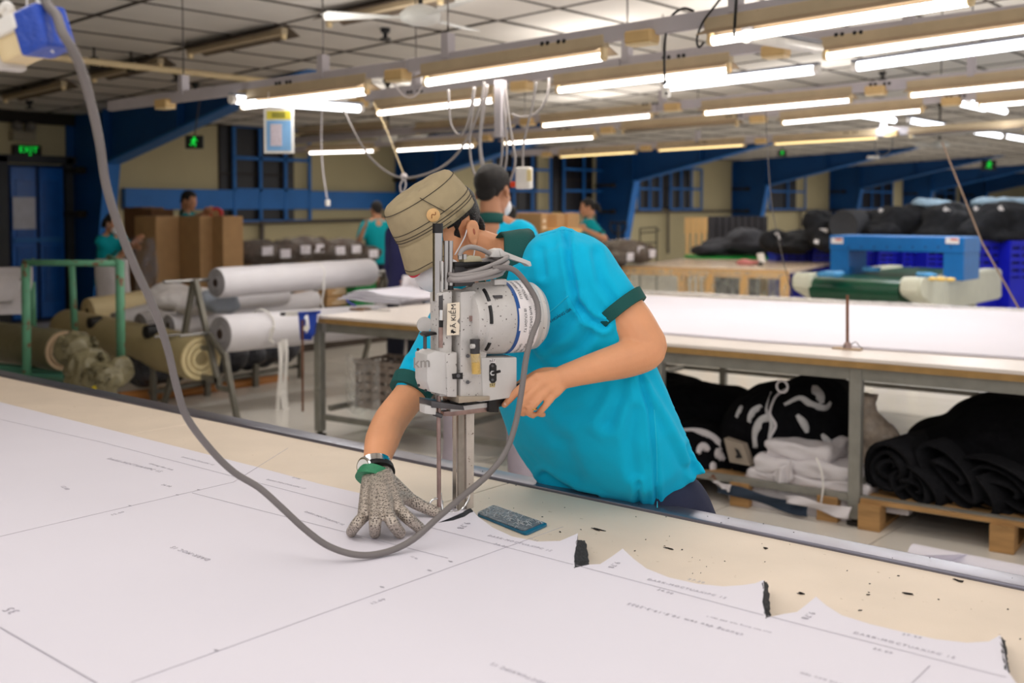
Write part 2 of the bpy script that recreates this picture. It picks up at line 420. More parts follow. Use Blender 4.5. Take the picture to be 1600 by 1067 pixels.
# exit signs
m_sign = mat('sign_black', (12, 18, 14), .4); m_green = mat('sign_green', (10, 200, 60), .5, emit=1.2)
p = PX(44, 236, XW+.1)
t = thing('exit_sign', 'black exit sign with green EXIT letters above the blue door', 'exit sign', (XW, p.y, p.z-.08))
mb = MB(); mb.box((XW+.06, p.y, p.z), (.1, .36, .16), bev=.01); obj('sign_box', mb, m_sign, t)
text('lettering', 'EXIT', m_green, t, (XW+.113, p.y, p.z+.015), (0, 1, 0), (0, 0, 1), .11, .001, space=1.15)
mb = MB(); mb.poly([(XW+.112, p.y-.01, p.z-.06), (XW+.112, p.y+.05, p.z-.06), (XW+.112, p.y+.02, p.z-.035)], (.003, 0, 0)); obj('arrow', mb, m_green, t)
def running_sign(p, ax, nm, lab, s=1.0, cord=None):
    """hanging sign box with a green running figure; ax = direction across the face"""
    ax = V(ax).normalized(); nrm = ax.cross(ZZ)
    t = thing('exit_sign', lab, 'exit sign', p-ZZ*.09*s, 'green exit signs')
    mb = MB(); mb.box(p, (.26*s, .05*s, .19*s), axes(ax, -nrm, ZZ), .006); obj('sign_box', mb, m_sign, t)
    f = p+nrm*.028*s
    def q(x, z): return f+ax*(x*s)+ZZ*(z*s)
    mb = MB(); mb.ell(q(.005, .06), (.016*s, .016*s, .016*s)); mb.tube([q(.003, .04), q(-.012, -.005)], .016*s, 6)
    mb.tube([q(.003, .035), q(.035, .03), q(.045, .01)], .006*s, 6); mb.tube([q(0, .035), q(-.035, .03), q(-.04, .01)], .006*s, 6)
    mb.tube([q(-.012, -.005), q(.02, -.03), q(.015, -.065)], .008*s, 6); mb.tube([q(-.012, -.005), q(-.03, -.035), q(-.06, -.04)], .008*s, 6)
    obj('running_figure', mb, m_green, t)
    if cord: mb = MB(); mb.tube([p+ZZ*.09*s, cord], .008, 6); obj('cord', mb, m_wire, t)
    return t
p = W(304, 222, 11.5); running_sign(p, RT, 'exit_sign', 'green running figure exit sign hanging by a pole left of the barred window', .72, W(313, 150, 11.5))
p = W(1222, 239, 20); running_sign(p, RT, 'exit_sign', 'small green exit sign glowing under the rear lamps right of the middle', .6, W(1222, 226, 20))
p = W(1545, 258, 26); running_sign(p, RT, 'exit_sign', 'small green exit sign on the dark blue beam at far right', 1.3, W(1545, 240, 26))
# twin-head emergency light over the EXIT sign
p = PX(36, 210, XW+.1)
t = thing('emergency_light', 'twin-head emergency light on the wall above the EXIT sign', 'emergency light', (XW, p.y, p.z-.1))
mb = MB(); mb.box((XW+.08, p.y, p.z-.02), (.14, .3, .12), bev=.01); obj('battery_box', mb, mat('old_white', (150, 142, 122), .5), t)
for s in (-1, 1):
    mb = MB(); c = V((XW+.12, p.y+s*.09, p.z+.1)); mb.lathe(c-XX*.03, XX, [(.03, -.03), (.06, 0), (.07, .05), (.055, .05), (.03, .02)], 14); obj('lamp_head', mb, mat('lamp_head_grey', (110, 104, 96), .4), t, smooth=True)
# ------------------------------------------------------------------ lamp rails, tubes
ORD = ['first', 'second', 'third', 'fourth', 'fifth', 'sixth']
RAILN = {'A': 'nearest', 'B': 'second', 'C': 'third', 'D': 'fourth', 'E': 'rearmost'}
RY = {'A': 4.45, 'B': 5.8, 'C': 8.1, 'D': 9.2, 'E': 12.0}
def lamp(pa, pb, lit, label, power=0, tr=.019):
    a, b = V(pa), V(pb); x = (b-a).normalized(); y = ZZ.cross(x).normalized(); z = x.cross(y); L = (b-a).length; c = (a+b)/2
    ax = axes(x, y, z)
    t = thing('batten_lamp', label, 'lamp', c, 'fluorescent lamps on the rails')
    mb = MB(); mb.box(c+z*.075, (L+.06, .055, .06), ax, .004, 1); obj('batten', mb, m_refl, t)
    for s in (-1, 1):
        mb = MB(); q = c+z*.045; i0, i1 = q+y*s*.028, q+y*s*.10-z*.028
        h = x*(L/2+.03)
        mb.poly([i0-h, i1-h, i1-h+z*.004, i0-h+z*.004], h*2); obj('reflector_wing', mb, mat('wing_brown', (150, 130, 104), .6, var=.1), t)
        mb = MB(); e = c+x*s*(L/2+.012); mb.box(e+z*.015, (.024, .036, .07), ax, .006, 1); mb.cyl(e-x*.012, e+x*.012, .019, n=10); obj('lamp_holder', mb, m_cream, t)
    if lit != 2:
        mb = MB(); mb.cyl(a, b, tr, n=10); obj('tube', mb, [mat('tube_off', (190, 184, 172), .3), m_tube, None, m_tubed][lit], t, smooth=True)
    if power:
        o = area('lamp_light', c-z*.03, L, .1, power, (1, .95, .89) if lit == 1 else (1, .86, .6)); o.rotation_euler = ax.to_euler()
        area('ceiling_fill', c+z*.3, L, .4, power*1.5, (1, .95, .9), (PI, 0, 0)).rotation_euler = (axes(x, -y, -z)).to_euler()  # added upward fill to brighten the ceiling, not thrown by the fixture
    return t
LAMPS = {'A': [((381, 166), (571, 143), 1), ((668, 129), (940, 89), 1), ((1114, 64), (1512, 2), 1)],
         'B': [((592, 177), (770, 157), 1), ((874, 141), (1136, 110), 1), ((1293, 88), (1640, 40), 1)],
         'C': [((470, 212), (600, 204), 0), ((655, 207), (800, 196), 0), ((850, 196), (1016, 181), 1), ((1103, 177), (1327, 157), 1), ((1425, 149), (1650, 127), 1)],
         'D': [((485, 239), (584, 236), 1), ((622, 235), (740, 228), 1), ((790, 224), (927, 215), 1), ((976, 206), (1150, 195), 0), ((1225, 192), (1438, 173), 1), ((1533, 166), (1700, 152), 1)],
         'E': [((877, 245), (992, 238), 3), ((1031, 235), (1162, 227), 3), ((1212, 225), (1367, 216), 3), ((1425, 213), (1600, 202), 0)]}
for rk, ls in LAMPS.items():
    for i, (l, r, lit) in enumerate(ls):
        pa, pb = PY(l[0], l[1], RY[rk]), PY(r[0], r[1], RY[rk])
        st = ['unlit fluorescent lamp', 'lit fluorescent lamp', '', 'dim yellowish fluorescent lamp'][lit]
        lamp(pa, pb, lit, f'{st} with beige reflector, {ORD[i]} from left on the {RAILN[rk]} rail', power=[0, 4.2 if rk in 'AB' else 5.5, 0, 5][lit], tr={'A': .021, 'B': .018, 'C': .015, 'D': .014, 'E': .012}[rk])
def rail(rk, segs, hh, boxes, holes, drops):
    t = thing('lamp_rail', f'grey slotted lamp rail with outlet boxes, {RAILN[rk]} of the rails under the ceiling', 'rail', PY(segs[0][0][0], segs[0][0][1], RY[rk]), 'lamp rails')
    y = RY[rk]+.0
    for a, b in segs:
        P, Q = PY(a[0], a[1], y), PY(b[0], b[1], y)
        mb = MB(); mb.beam(P, Q, .045, hh) if False else mb.box((P+Q)/2, ((Q-P).length, .045, hh), axes((Q-P).normalized(), ZZ.cross((Q-P).normalized()).normalized(), (Q-P).normalized().cross(ZZ.cross((Q-P).normalized()).normalized())), .004, 1)
        obj('channel', mb, m_rail, t)
    for bx, by in boxes:
        c = PY(bx, by, y-.02); mb = MB(); mb.box(c, (.15, .09, .06), None, .008, 1); ob = obj('outlet_box', mb, m_box, t)
        mb = MB(); mb.box(c-ZZ*.034, (.14, .084, .012), None, .004, 1); obj('outlet_plate', mb, m_cream, ob)
    for hx, hy in holes:
        for dx in (-.085, -.05, .02, .055):
            c = PY(hx, hy, y-.024)+XX*dx; mb = MB(); mb.cyl(c-YY*.004, c+YY*.002, .012, n=8); obj('knockout', mb, m_black, t)
    for dx, dy0 in drops:
        c = PY(dx, dy0, y); zt = ceil_z(c.x)
        mb = MB(); mb.box(c+ZZ*.07, (.05, .06, .14)); obj('hanger_plate', mb, m_rail, t)
        mb = MB(); mb.cyl(c+ZZ*.1, V((c.x, c.y, zt)), .005, n=6); obj('hanger_wire', mb, m_wire, t)
rail('A', [((172, 166), (640, 104)), ((641, 103), (1640, -55))], .075, [(258, 162), (622, 117), (1003, 58)], [(445, 129), (868, 66)], [(287, 149), (505, 122), (700, 92), (1150, 20)])
rail('B', [((560, 152), (970, 100)), ((972, 99), (1640, 14))], .075, [(815, 134), (1212, 80), (560, 160)], [(650, 143), (1056, 88), (1330, 52)], [(650, 140), (980, 97), (1420, 40)])
rail('C', [((420, 224), (1028, 168)), ((1030, 167), (1660, 107))], .075, [(825, 190), (1052, 167), (1369, 141)], [(1018, 162), (1378, 131)], [(1035, 166), (1518, 120)])
rail('D', [((440, 236), (1160, 180)), ((1162, 179), (1660, 138))], .075, [(760, 215), (950, 203), (1185, 186), (1487, 158)], [(882, 201), (1149, 181), (1496, 150)], [(820, 205), (1470, 152)])
rail('E', [((800, 240), (1660, 190))], .09, [(855, 241), (1010, 231), (1190, 220), (1393, 208)], [(907, 233), (1097, 222), (1331, 207)], [(1090, 222), (1380, 205)])
# bare LED battens: two on the far side of the second rail, one crossing at left, short far ones seen end on
def led(a, b, label, lit=True, power=0):
    a, b = V(a), V(b); x = (b-a).normalized(); y = ZZ.cross(x).normalized(); z = x.cross(y); c = (a+b)/2; L = (b-a).length; ax = axes(x, y, z)
    t = thing('led_batten', label, 'lamp', c, 'bare led battens')
    mb = MB(); mb.box(c+z*.035, (L, .05, .02), ax, .004, 1); obj('housing', mb, mat('led_housing', (140, 142, 150), .4), t)
    mb = MB(); mb.tube([a+x*.03, b-x*.03], .028, 12); obj('diffuser', mb, m_led if lit else m_white, t, smooth=True)
    for e, s in ((a, 1), (b, -1)):
        mb = MB(); mb.cyl(e, e+x*s*.035, .03, n=12); obj('end_cap', mb, m_white, t)
    if power: o = area('led_light', c-z*.05, L, .1, power, (.95, .97, 1)); o.rotation_euler = ax.to_euler()
led(PY(1035, 137, 6.5), PY(1281, 108, 6.5), 'bare bright LED batten hanging behind the second rail, right of the white socket plug', power=5)
led(PY(1332, 105, 6.5), PY(1660, 60, 6.5), 'bare bright LED batten at the right edge, below the second rail', power=5)
led(W(360, 155, 7.1), W(565, 170, 8.0), 'lit LED batten crossing under the nearest rail above the hanging poster', power=6)
led(W(1166, 57, 4.9), W(1278, 76, 5.9), 'unlit white batten crossing between the nearest and second rail', lit=False)
for i, (px, py) in enumerate([(1366, 183), (1449, 193), (1508, 163), (1543, 168), (1543, 209), (1590, 216)]):
    p = PZ(px, py, 2.48); led(p-YY*.6, p+YY*.6, f'small far LED batten seen end on at upper right, {ORD[i]} from left', power=12)
# ceiling-mounted twin reflectors, unlit, upper left
for i, (a, b) in enumerate([((8, 152), (100, 130)), ((146, 119), (252, 95)), ((296, 80), (445, 48)), ((512, 30), (690, -8))]):
    P, Q = PC(a[0], a[1], .05), PC(b[0], b[1], .05); x = (Q-P).normalized(); y = ZZ.cross(x).normalized(); z = x.cross(y); c = (P+Q)/2; L = (Q-P).length; ax = axes(x, y, z)
    t = thing('ceiling_lamp', f'unlit dusty trough lamp fixed to the ceiling at upper left, {ORD[i]} from left', 'lamp', c, 'unlit ceiling lamps')
    mb = MB()
    for s in (-1, 1): mb.poly([c-x*L/2+y*s*.03+z*.04, c-x*L/2+y*s*.17-z*.03, c-x*L/2+y*s*.17-z*.025, c-x*L/2+y*s*.03+z*.046], x*L)
    obj('reflector', mb, mat('dusty_reflector', (112, 98, 84), .7, var=.15), t)
    mb = MB(); mb.box(c, (L, .07, .06), ax, .005, 1); obj('batten', mb, m_refl, t)
    mb = MB()
    for s in (-1, 1): mb.box(c+x*s*(L/2-.015)-z*.045, (.03, .05, .05), ax, .006, 1)
    obj('lamp_holder', mb, m_cream, t)
# ceiling fans
def fan(p, r, rot, label, zt):
    t = thing('ceiling_fan', label, 'fan', p, 'ceiling fans'); m_f = mat('fan_white', (205, 205, 200), .45)
    mb = MB(); mb.lathe(p, ZZ, [(0.001, -.05), (r*.12, -.045), (r*.2, -.02), (r*.21, .02), (r*.14, .06), (r*.04, .08)], 20); obj('motor_hub', mb, m_f, t, smooth=True)
    mb = MB(); mb.cyl(p+ZZ*.06, V((p.x, p.y, zt)), .015, n=8); mb.lathe((p.x, p.y, zt-.09), ZZ, [(.02, 0), (.06, .09)], 12); obj('down_rod', mb, m_grid, t)
    for k in range(3):
        a = rot+k*2*PI/3; x = V((math.cos(a), math.sin(a), 0)); y = V((-x.y, x.x, 0))
        mb = MB(); mb.box(p+x*r*.26, (r*.22, .03, .008), axes(x, y, ZZ)); bl = obj('blade_arm', mb, m_f, t)
        mb = MB(); A = p+x*r*.3; q = [A-y*r*.055, A+y*r*.055, A+x*r*.62+y*r*.13+ZZ*.02, A+x*r*.7+y*r*.05+ZZ*.01, A+x*r*.68-y*r*.11-ZZ*.01]
        mb.poly(q, ZZ*.006); obj('blade', mb, m_f, t)
fan(W(657, 27, 6.9), .62, 3.84, 'white ceiling fan with dusty blades at top centre', ceil_z(-4.6))
fan(W(1468, 227, 17), .7, .3, 'small distant white ceiling fan under the rear lamps at right', ceil_z(-5.5))
fan(W(606, 216, 12.5), .55, 2.2, 'small white ceiling fan behind the cords left of the cable bundle', ceil_z(-9.5))
# sprinkler heads and cream conduit
for i, (px, py) in enumerate([(602, 50), (275, 118), (46, 163), (1379, 118), (305, 136)]):
    p = PC(px, py-6, .0); mb = MB(); mb.lathe(p-ZZ*.1, ZZ, [(.05, 0), (.05, .012), (.02, .014), (.02, .06), (.04, .062), (.045, .1)], 12)
    obj('sprinkler', mb, m_black, None, f'black ceiling sprinkler head {["left of the big ceiling fan", "under the cream conduit", "in the dark corner above the EXIT sign", "above the third rail at right", "beside the hanger of the nearest rail"][i]}', 'sprinkler', 'sprinkler heads', smooth=False)
P, Q = PC(50, 86, .2), PC(420, 127, .2)
t = thing('conduit', 'cream conduit pipe crossing under the ceiling at upper left', 'pipe', P)
mb = MB(); mb.tube([P-(Q-P)*.3, P, Q, Q+(Q-P)*.12], .03, 10); obj('pipe', mb, m_cream, t, smooth=True)
for px, py in ((147, 98), (205, 104)):
    p = PC(px, py, .14); mb = MB(); mb.box(p, (.06, .06, .1)); mb.cyl(p, V((p.x, p.y, ceil_z(p.x))), .012, n=6); obj('clamp', mb, m_grid, t)
# poster hung from the lamp
p = W(436, 204, 6.9); ax_ = RT
t = thing('poster', 'yellow and blue notice board with white edge hanging under the lamp', 'poster', p-ZZ*.15)
sc = 6.9/1714
mb = MB(); mb.box(p, (47*sc, .008, 71*sc), axes(RT, -RT.cross(ZZ), ZZ)); obj('board', mb, mat('poster_white', (238, 236, 232), .4), t)
nrm = RT.cross(ZZ)
mb = MB(); mb.box(p+nrm*.006+ZZ*24*sc, (38*sc, .003, 13*sc), axes(RT, -nrm, ZZ)); obj('yellow_field', mb, mat('poster_yellow', (216, 204, 70), .5), t)
mb = MB(); mb.box(p+nrm*.006-ZZ*8*sc, (38*sc, .003, 47*sc), axes(RT, -nrm, ZZ)); obj('blue_field', mb, mat('poster_blue', (128, 178, 226), .5), t)
mb = MB(); mb.box(p+nrm*.009-ZZ*7*sc-RT*4*sc, (18*sc, .002, 34*sc), axes(RT, -nrm, ZZ)); obj('text_block', mb, mat('poster_pink', (206, 196, 208), .5, var=.25, vs=160), t)
mb = MB()
for k in range(2): mb.box(p+nrm*.009+ZZ*(22+4*k)*sc, (20*sc, .002, 2*sc), axes(RT, -nrm, ZZ))
obj('heading', mb, mat('poster_dark', (90, 96, 60), .6), t)
mb = MB()
for s in (-1, 1): mb.tube([p+RT*s*16*sc+ZZ*34*sc, p+RT*s*16*sc+ZZ*60*sc], .003, 5)
obj('hanging_string', mb, m_white, t)
# ------------------------------------------------------------------ near cutting table
TZ, SZ = .80, .85
m_board = mat('table_board', (228, 212, 193), .6, var=.05, vs=5, bump=.06, bs=300, spots=((196, 176, 150), 55, .7))
m_trim = mat('table_trim', (126, 125, 137), .28, metal=.75, var=.08, vs=6, spots=((70, 66, 74), 40, .74))
m_leg = mat('leg_steel', (128, 124, 116), .5, metal=.3, var=.12, vs=9, spots=((120, 70, 44), 14, .72))
t1 = thing('cutting_table', 'long near cutting table with beige board top and grey metal edge strip', 'table', (-2.6, 1.3, 0))
xs = [-8.23, -6.94, -5.65, -4.36, -3.07, -1.78, 1.3, 3.1]
for a, b in zip(xs[:-1], xs[1:]):
    mb = MB(); mb.box(((a+b)/2, 1.275, TZ-.012), (b-a-.004, 1.69, .024), None, .0015, 1); obj('board', mb, m_board, t1)
L0, L1 = xs[0], xs[-1]
for a, b in ((L0, -5.2), (-5.2, L1)):
    mb = MB(); mb.box(((a+b)/2, 2.155, TZ-.008), (b-a-.001, .068, .03), None, .005, 3); obj('edge_strip', mb, m_trim, t1, ang=40)
mb = MB(); mb.box(((L0+L1)/2, 2.11, TZ-.06), (L1-L0, .04, .07)); mb.box(((L0+L1)/2, .5, TZ-.06), (L1-L0, .04, .07)); obj('apron', mb, m_leg, t1, kind='stuff')
for k in range(6):
    for y in (.55, 2.05):
        mb = MB(); mb.box((L0+.3+(L1-L0-.6)*k/5, y, .383), (.05, .05, .766)); obj('leg', mb, m_leg, t1)
# ------------------------------------------------------------------ fabric stack with the printed marker paper on top
m_paper = mat('marker_paper', (226, 222, 231), .65, var=.012, vs=2.5, bump=.05, bs=3.5, spec=.3)
m_ink = mat('plot_ink', (172, 168, 178), .8)
m_fab = mat('charcoal_fabric', (52, 54, 58), .95, var=.3, vs=60, bump=.5, bs=160)
E = [(-420, 520), (-200, 577), (0, 628), (207, 680), (400, 729), (500, 756), (600, 779), (668, 793), (710, 795), (733, 793),
     (725, 799), (705, 808), (682, 817), (708, 813), (726, 807), (739, 798),
     (748, 808), (770, 824), (800, 838), (840, 846), (875, 845), (903, 833), (901, 850), (897, 868), (898, 887),
     (920, 882), (938, 881), (955, 870), (973, 857), (990, 873), (1010, 888), (1045, 902), (1090, 912), (1130, 916), (1160, 914), (1180, 911), (1193, 906),
     (1194, 920), (1191, 940), (1197, 965), (1225, 959), (1245, 956), (1258, 946), (1275, 932), (1290, 945), (1315, 961), (1360, 975), (1410, 987), (1460, 998), (1510, 1004), (1545, 1002), (1563, 992),
     (1567, 1010), (1571, 1030), (1575, 1049), (1590, 1070), (1630, 1110)]
P = [PZ(x, y, SZ) for x, y in E]
out = [V((p.x, p.y, 0)) for p in P]+[V((.35, .62, 0)), V((-6.6, .62, 0))]
st = thing('fabric_stack', 'spread fabric stack covered by white printed marker paper on the near table', 'fabric stack', (-2.4, 1.2, TZ))
def ngon_prism(mb, pts, z0, z1):
    a = [mb.bm.verts.new((p.x, p.y, z1)) for p in pts]; b = [mb.bm.verts.new((p.x, p.y, z0)) for p in pts]
    f = mb.bm.faces.new(a); n = len(a); g = mb.bm.faces.new(b[::-1]); f.normal_update(); g.normal_update()
    for i in range(n): mb.bm.faces.new((a[i], b[i], b[(i+1) % n], a[(i+1) % n]))
    bmesh.ops.triangulate(mb.bm, faces=[f, g], ngon_method='EAR_CLIP')
mb = MB(); ngon_prism(mb, out, TZ+.001, SZ-.0012); obj('fabric_layers', mb, m_fab, st)
mb = MB(); ngon_prism(mb, out, SZ-.001, SZ); obj('marker_paper', mb, m_paper, st)
paper = st.children[-1]
# torn dark fabric edges standing at the notches
def torn(q, seed):
    rr = random.Random(seed)
    A, B, Cc, D = PZ(*q[0], SZ+.001), PZ(*q[1], TZ+.012), PZ(*q[2], TZ+.003), PZ(*q[3], SZ+.001)
    def fn(u, v):
        p = A.lerp(B, u).lerp(D.lerp(Cc, u), v)
        return p+V((rr.uniform(-1, 1), rr.uniform(-1, 1), rr.uniform(-1, 1)))*.0016
    mb = MB(); mb.grid(fn, 6, 12, V((-.003, 0, -.004))); obj('torn_edge', mb, m_fab, st, label='dark torn fabric edge showing at a notch of the paper')
torn([(901, 845), (915, 844), (921, 882), (897, 887)], 1)
torn([(1192, 907), (1200, 912), (1204, 964), (1196, 966)], 2)
torn([(1563, 995), (1571, 1000), (1577, 1050), (1572, 1046)], 3)
mb = MB(); rr = random.Random(5)
q = [PZ(680, 817, SZ), PZ(705, 807, SZ-.004), PZ(735, 793, SZ+.004), PZ(739, 797, SZ+.004), PZ(726, 806, SZ-.004), PZ(708, 813, SZ-.004)]
mb.poly([p-ZZ*.004 for p in q], ZZ*.003); obj('cut_slit', mb, m_fab, st, label='dark fabric showing in the slit behind the knife')
# the freshly cut corner flap that stands up beside the knife
def flap(u, v):
    a = PZ(700+39*u, 822-24*u, SZ).lerp(PZ(745+50*u, 872-38*u, SZ), v); return a+ZZ*(.002+.016*u*u*(1-v)**2)
# ink lines
def pline(a, b, w_=.001):
    A, B = PZ(*a, SZ+.0006), PZ(*b, SZ+.0006); d = (B-A).normalized(); s = d.cross(ZZ)*w_/2
    mb = MB(); mb.poly([A-s, B-s, B+s, A+s], ZZ*.0003); obj('printed_line', mb, m_ink, paper)
for a, b in [((160, 691), (896, 882)), ((900, 883), (1193, 961)), ((1199, 962), (1572, 1058)), ((0, 838), (365, 753)), ((205, 1066), (860, 830)), ((0, 980), (151, 1067)), ((1425, 1067), (1453, 1040)),
             ((0, 655), (160, 691)), ((365, 753), (450, 700)), ((300, 770), (700, 872)), ((860, 830), (880, 823))]:
    pline(a, b, .0022 if a == (0, 980) else .001)
def ptext(body, a, b):
    A, B = PZ(*a, SZ+.0008), PZ(*b, SZ+.0008); d = (B-A); n = len(body); L = d.length
    u = ZZ.cross(d.normalized())
    text('printed_text', body, m_ink, paper, (A+B)/2, d, u, L/(n*.80), .0001, space=1.28)
T0 = 'DARK-MOCTUAXIPC 1S'
for body, a, b in [(T0, (1006, 903), (1141, 936)), (T0, (1326, 986), (1501, 1030)), (T0, (758, 835), (867, 862)), ('27.20', (1070, 903), (1106, 912)), ('27.20', (1403, 989), (1447, 998)), ('27.20', (822, 840), (844, 846)),
                   ('34.00', (1022, 919), (1057, 929)), ('34.00', (1357, 1011), (1402, 1022)), ('34.00', (768, 848), (797, 856)), ('9.78', (1273, 954), (1252, 969)), ('9.78', (968, 876), (950, 889)), ('9.78', (734, 814), (714, 828)),
                   ('chuong dau tem 10.5-19-3-2025', (1198, 1002), (950, 934)), ('met ban mong tem 300 dau 1', (1224, 993), (1087, 958)), ('CHUONG DAU TEM', (1340, 1076), (1250, 1050)),
                   ('DARK-MOC 1S', (330, 876), (266, 853)), ('12.00', (169, 806), (198, 798)), ('12.00', (574, 945), (606, 934)), ('35', (28, 958), (8, 949)), (T0, (900, 1086), (762, 1034)),
                   (T0, (165, 715), (256, 738)), ('chuong dau tem', (228, 722), (277, 736)), (T0, (282, 713), (336, 727)), (T0, (414, 748), (480, 764)), (T0, (474, 798), (540, 821)), ('27.20', (455, 745), (471, 749)), ('12.00', (95, 758), (108, 766)), ('34.00', (250, 756), (270, 761)), ('12.00', (640, 868), (654, 874))]:
    ptext(body, a, b)
for px, py in ((277, 773), (310, 765), (203, 790), (597, 917), (338, 1016), (704, 877), (671, 891)):
    c = PZ(px, py, SZ+.0006); mb = MB(); mb.poly([c-XX*.006, c-YY*.003, c+XX*.006, c+YY*.003], ZZ*.0003); obj('printed_tick', mb, m_ink, paper)
# black lint on the boards and the strip
mb = MB(); rr = random.Random(11)
for k in range(170):
    x, y = rr.uniform(-2.4, .2), rr.uniform(1.45, 2.18); s = rr.choice([.0008, .001, .0012, .0016, .0024])
    c = V((x, y, TZ+(.0085 if y > 2.12 else .0006)))
    px, py, d = proj(c); yy = np.interp(px, [e[0] for e in E if e[0] > 740], [e[1] for e in E if e[0] > 740])
    if py > yy-6 or px < 745: continue
    a = rr.uniform(0, PI); u = V((math.cos(a), math.sin(a), 0))*s*rr.uniform(.8, 2.2); v = V((-u.y, u.x, 0)).normalized()*s*.7
    mb.poly([c-u-v*.4, c+u*.3-v, c+u, c+v, c-u*.5+v*.6], ZZ*.001)
for px, py, L in ((936, 828, .028), (1048, 934, .012), (1420, 928, .014), (1045, 857, .016), (1197, 857, .008), (1255, 928, .012), (1330, 1030, .01), (1500, 908, .016)):
    c = PZ(px, py, TZ+.0008)
    for k in range(5):
        u = XX*L*rr.uniform(.3, .6)+YY*rr.uniform(-.004, .004); o = XX*rr.uniform(-L, L)*.5+YY*rr.uniform(-.003, .003)
        mb.poly([c+o-u, c+o+YY*.002, c+o+u, c+o-YY*.002], ZZ*.0012)
obj('fabric_lint', mb, mat('lint_black', (44, 38, 36), .95), None, 'scattered dark fabric lint on the beige boards', 'lint', kind='stuff')
# dark pad with a teal rim lying beside the knife
q = [PZ(x, y, TZ) for x, y in ((744, 806), (770, 793), (857, 822), (822, 838))]
def rounded(q, r):
    o = []
    for i in range(4):
        a, b, c = q[i-1], q[i], q[(i+1) % 4]; u = (a-b).normalized()*r; v = (c-b).normalized()*r
        for t_ in (0, .33, .67, 1): o.append(b+u*(1-t_)**2+v*t_**2)
    return o
pad = thing('pad', 'dark grey flat pad with teal rim on the boards right of the knife', 'pad', q[2])
mb = MB(); mb.poly([p+ZZ*.001 for p in rounded(q, .012)], ZZ*.0045); obj('pad_body', mb, mat('pad_teal', (22, 104, 138), .3), pad)
cen = sum(q, V())/4; q2 = [cen+(p-cen)*f for p, f in zip(q, (.98, .98, .86, .86))]
mb = MB(); mb.poly([p+ZZ*.0055 for p in rounded(q2, .01)], ZZ*.002); obj('pad_top', mb, mat('pad_grey', (112, 116, 122), .25, var=.35, vs=90, bump=.5, bs=140), pad)
mb = MB(); rr = random.Random(3)
for k in range(60):
    c = q2[0].lerp(q2[1], rr.random()).lerp(q2[3].lerp(q2[2], rr.random()), rr.random())+ZZ*.0078; a = rr.uniform(0, 6.28)
    u = V((math.cos(a), math.sin(a), 0))*rr.uniform(.004, .01)
    mb.tube([c-u, c+ZZ*.004, c+u], .0005, 3)
obj('lint_fuzz', mb, mat('fuzz', (206, 208, 210), .8), pad, kind='stuff')
# ------------------------------------------------------------------ junction box and main cable
p = W(66, 48, 1.4)
jt = thing('socket_box', 'cream socket box with blue tape hanging at top left corner', 'socket box', p)
ux = (W(70, 46, 1.40)-W(5, 76, 1.425)).normalized(); uz = (W(75, 20, 1.4)-W(90, 75, 1.4)); uz = (uz-ux*uz.dot(ux)).normalized(); uy = uz.cross(ux); axb = axes(ux, uy, uz)
mb = MB(); mb.box(W(26, 66, 1.42), (.075, .05, .052), axb, .005); bo = obj('socket_body', mb, m_cream, jt)
mb = MB(); mb.box(W(14, 50, 1.415), (.075, .054, .022), axb, .005); obj('socket_top', mb, m_white, jt)
mb = MB(); mb.box(W(4, 80, 1.415), (.012, .056, .052), axb, .003); obj('socket_band', mb, mat('band_grey', (196, 190, 184), .5), jt)
mb = MB(); mb.box(W(68, 49, 1.4), (.045, .056, .057), axb, .007, 3); obj('blue_tape', mb, mat('tape_blue', (44, 78, 178), .3, var=.12, vs=40, bump=.4, bs=90), jt)
mb = MB(); mb.tube(cr([W(0, 22, 1.42), W(10, 8, 1.42), W(17, 18, 1.42), W(8, 28, 1.42)]), .006, 8); obj('white_wrap', mb, m_white, jt, smooth=True)
mb = MB(); mb.tube([W(42, 20, 1.41), W(41, -950, 1.41)], .0012, 5); mb.tube([W(60, 15, 1.41), W(58, -950, 1.41)], .0035, 6); obj('hanging_string', mb, m_white, jt, kind='stuff')
mb = MB(); mb.tube(cr([W(80, 79, 1.37), W(84, 82, 1.37)]), .001, 4); obj('loose_thread', mb, m_white, jt)
cab = thing('power_cable', 'thick grey power cable looping from the socket box to the cutting machine', 'cable', W(66, 0, 1.4))
pts = [(40, -900, 1.40), (46, -400, 1.39), (58, -60, 1.38), (72, 2, 1.38), (88, 24, 1.37), (97, 50, 1.36), (112, 75, 1.37), (128, 112, 1.4), (143, 165, 1.45), (156, 225, 1.5), (166, 290, 1.55), (186, 355, 1.6), (212, 420, 1.66), (240, 480, 1.72), (262, 545, 1.78), (275, 600, 1.82),
       (292, 652, 1.86), (330, 703, 1.92), (366, 738, 1.95), (405, 762, 1.97), (440, 793, 1.99), (478, 828, 2.0), (515, 854, 2.01), (560, 867, 2.02), (605, 862, 2.05), (645, 843, 2.08), (685, 808, 2.12), (722, 776, 2.16),
       (762, 742, 2.2), (790, 706, 2.23), (806, 660, 2.25), (815, 610, 2.26), (822, 560, 2.27), (831, 525, 2.285), (841, 497, 2.31), (838, 470, 2.33), (824, 445, 2.33), (806, 424, 2.33), (790, 418, 2.33), (770, 420, 2.33)]
mb = MB(); mb.tube(cr([W(*p) for p in pts], 5), .0062, 10); obj('cable', mb, mat('cable_darkgrey', (116, 110, 108), .45), cab, smooth=True)
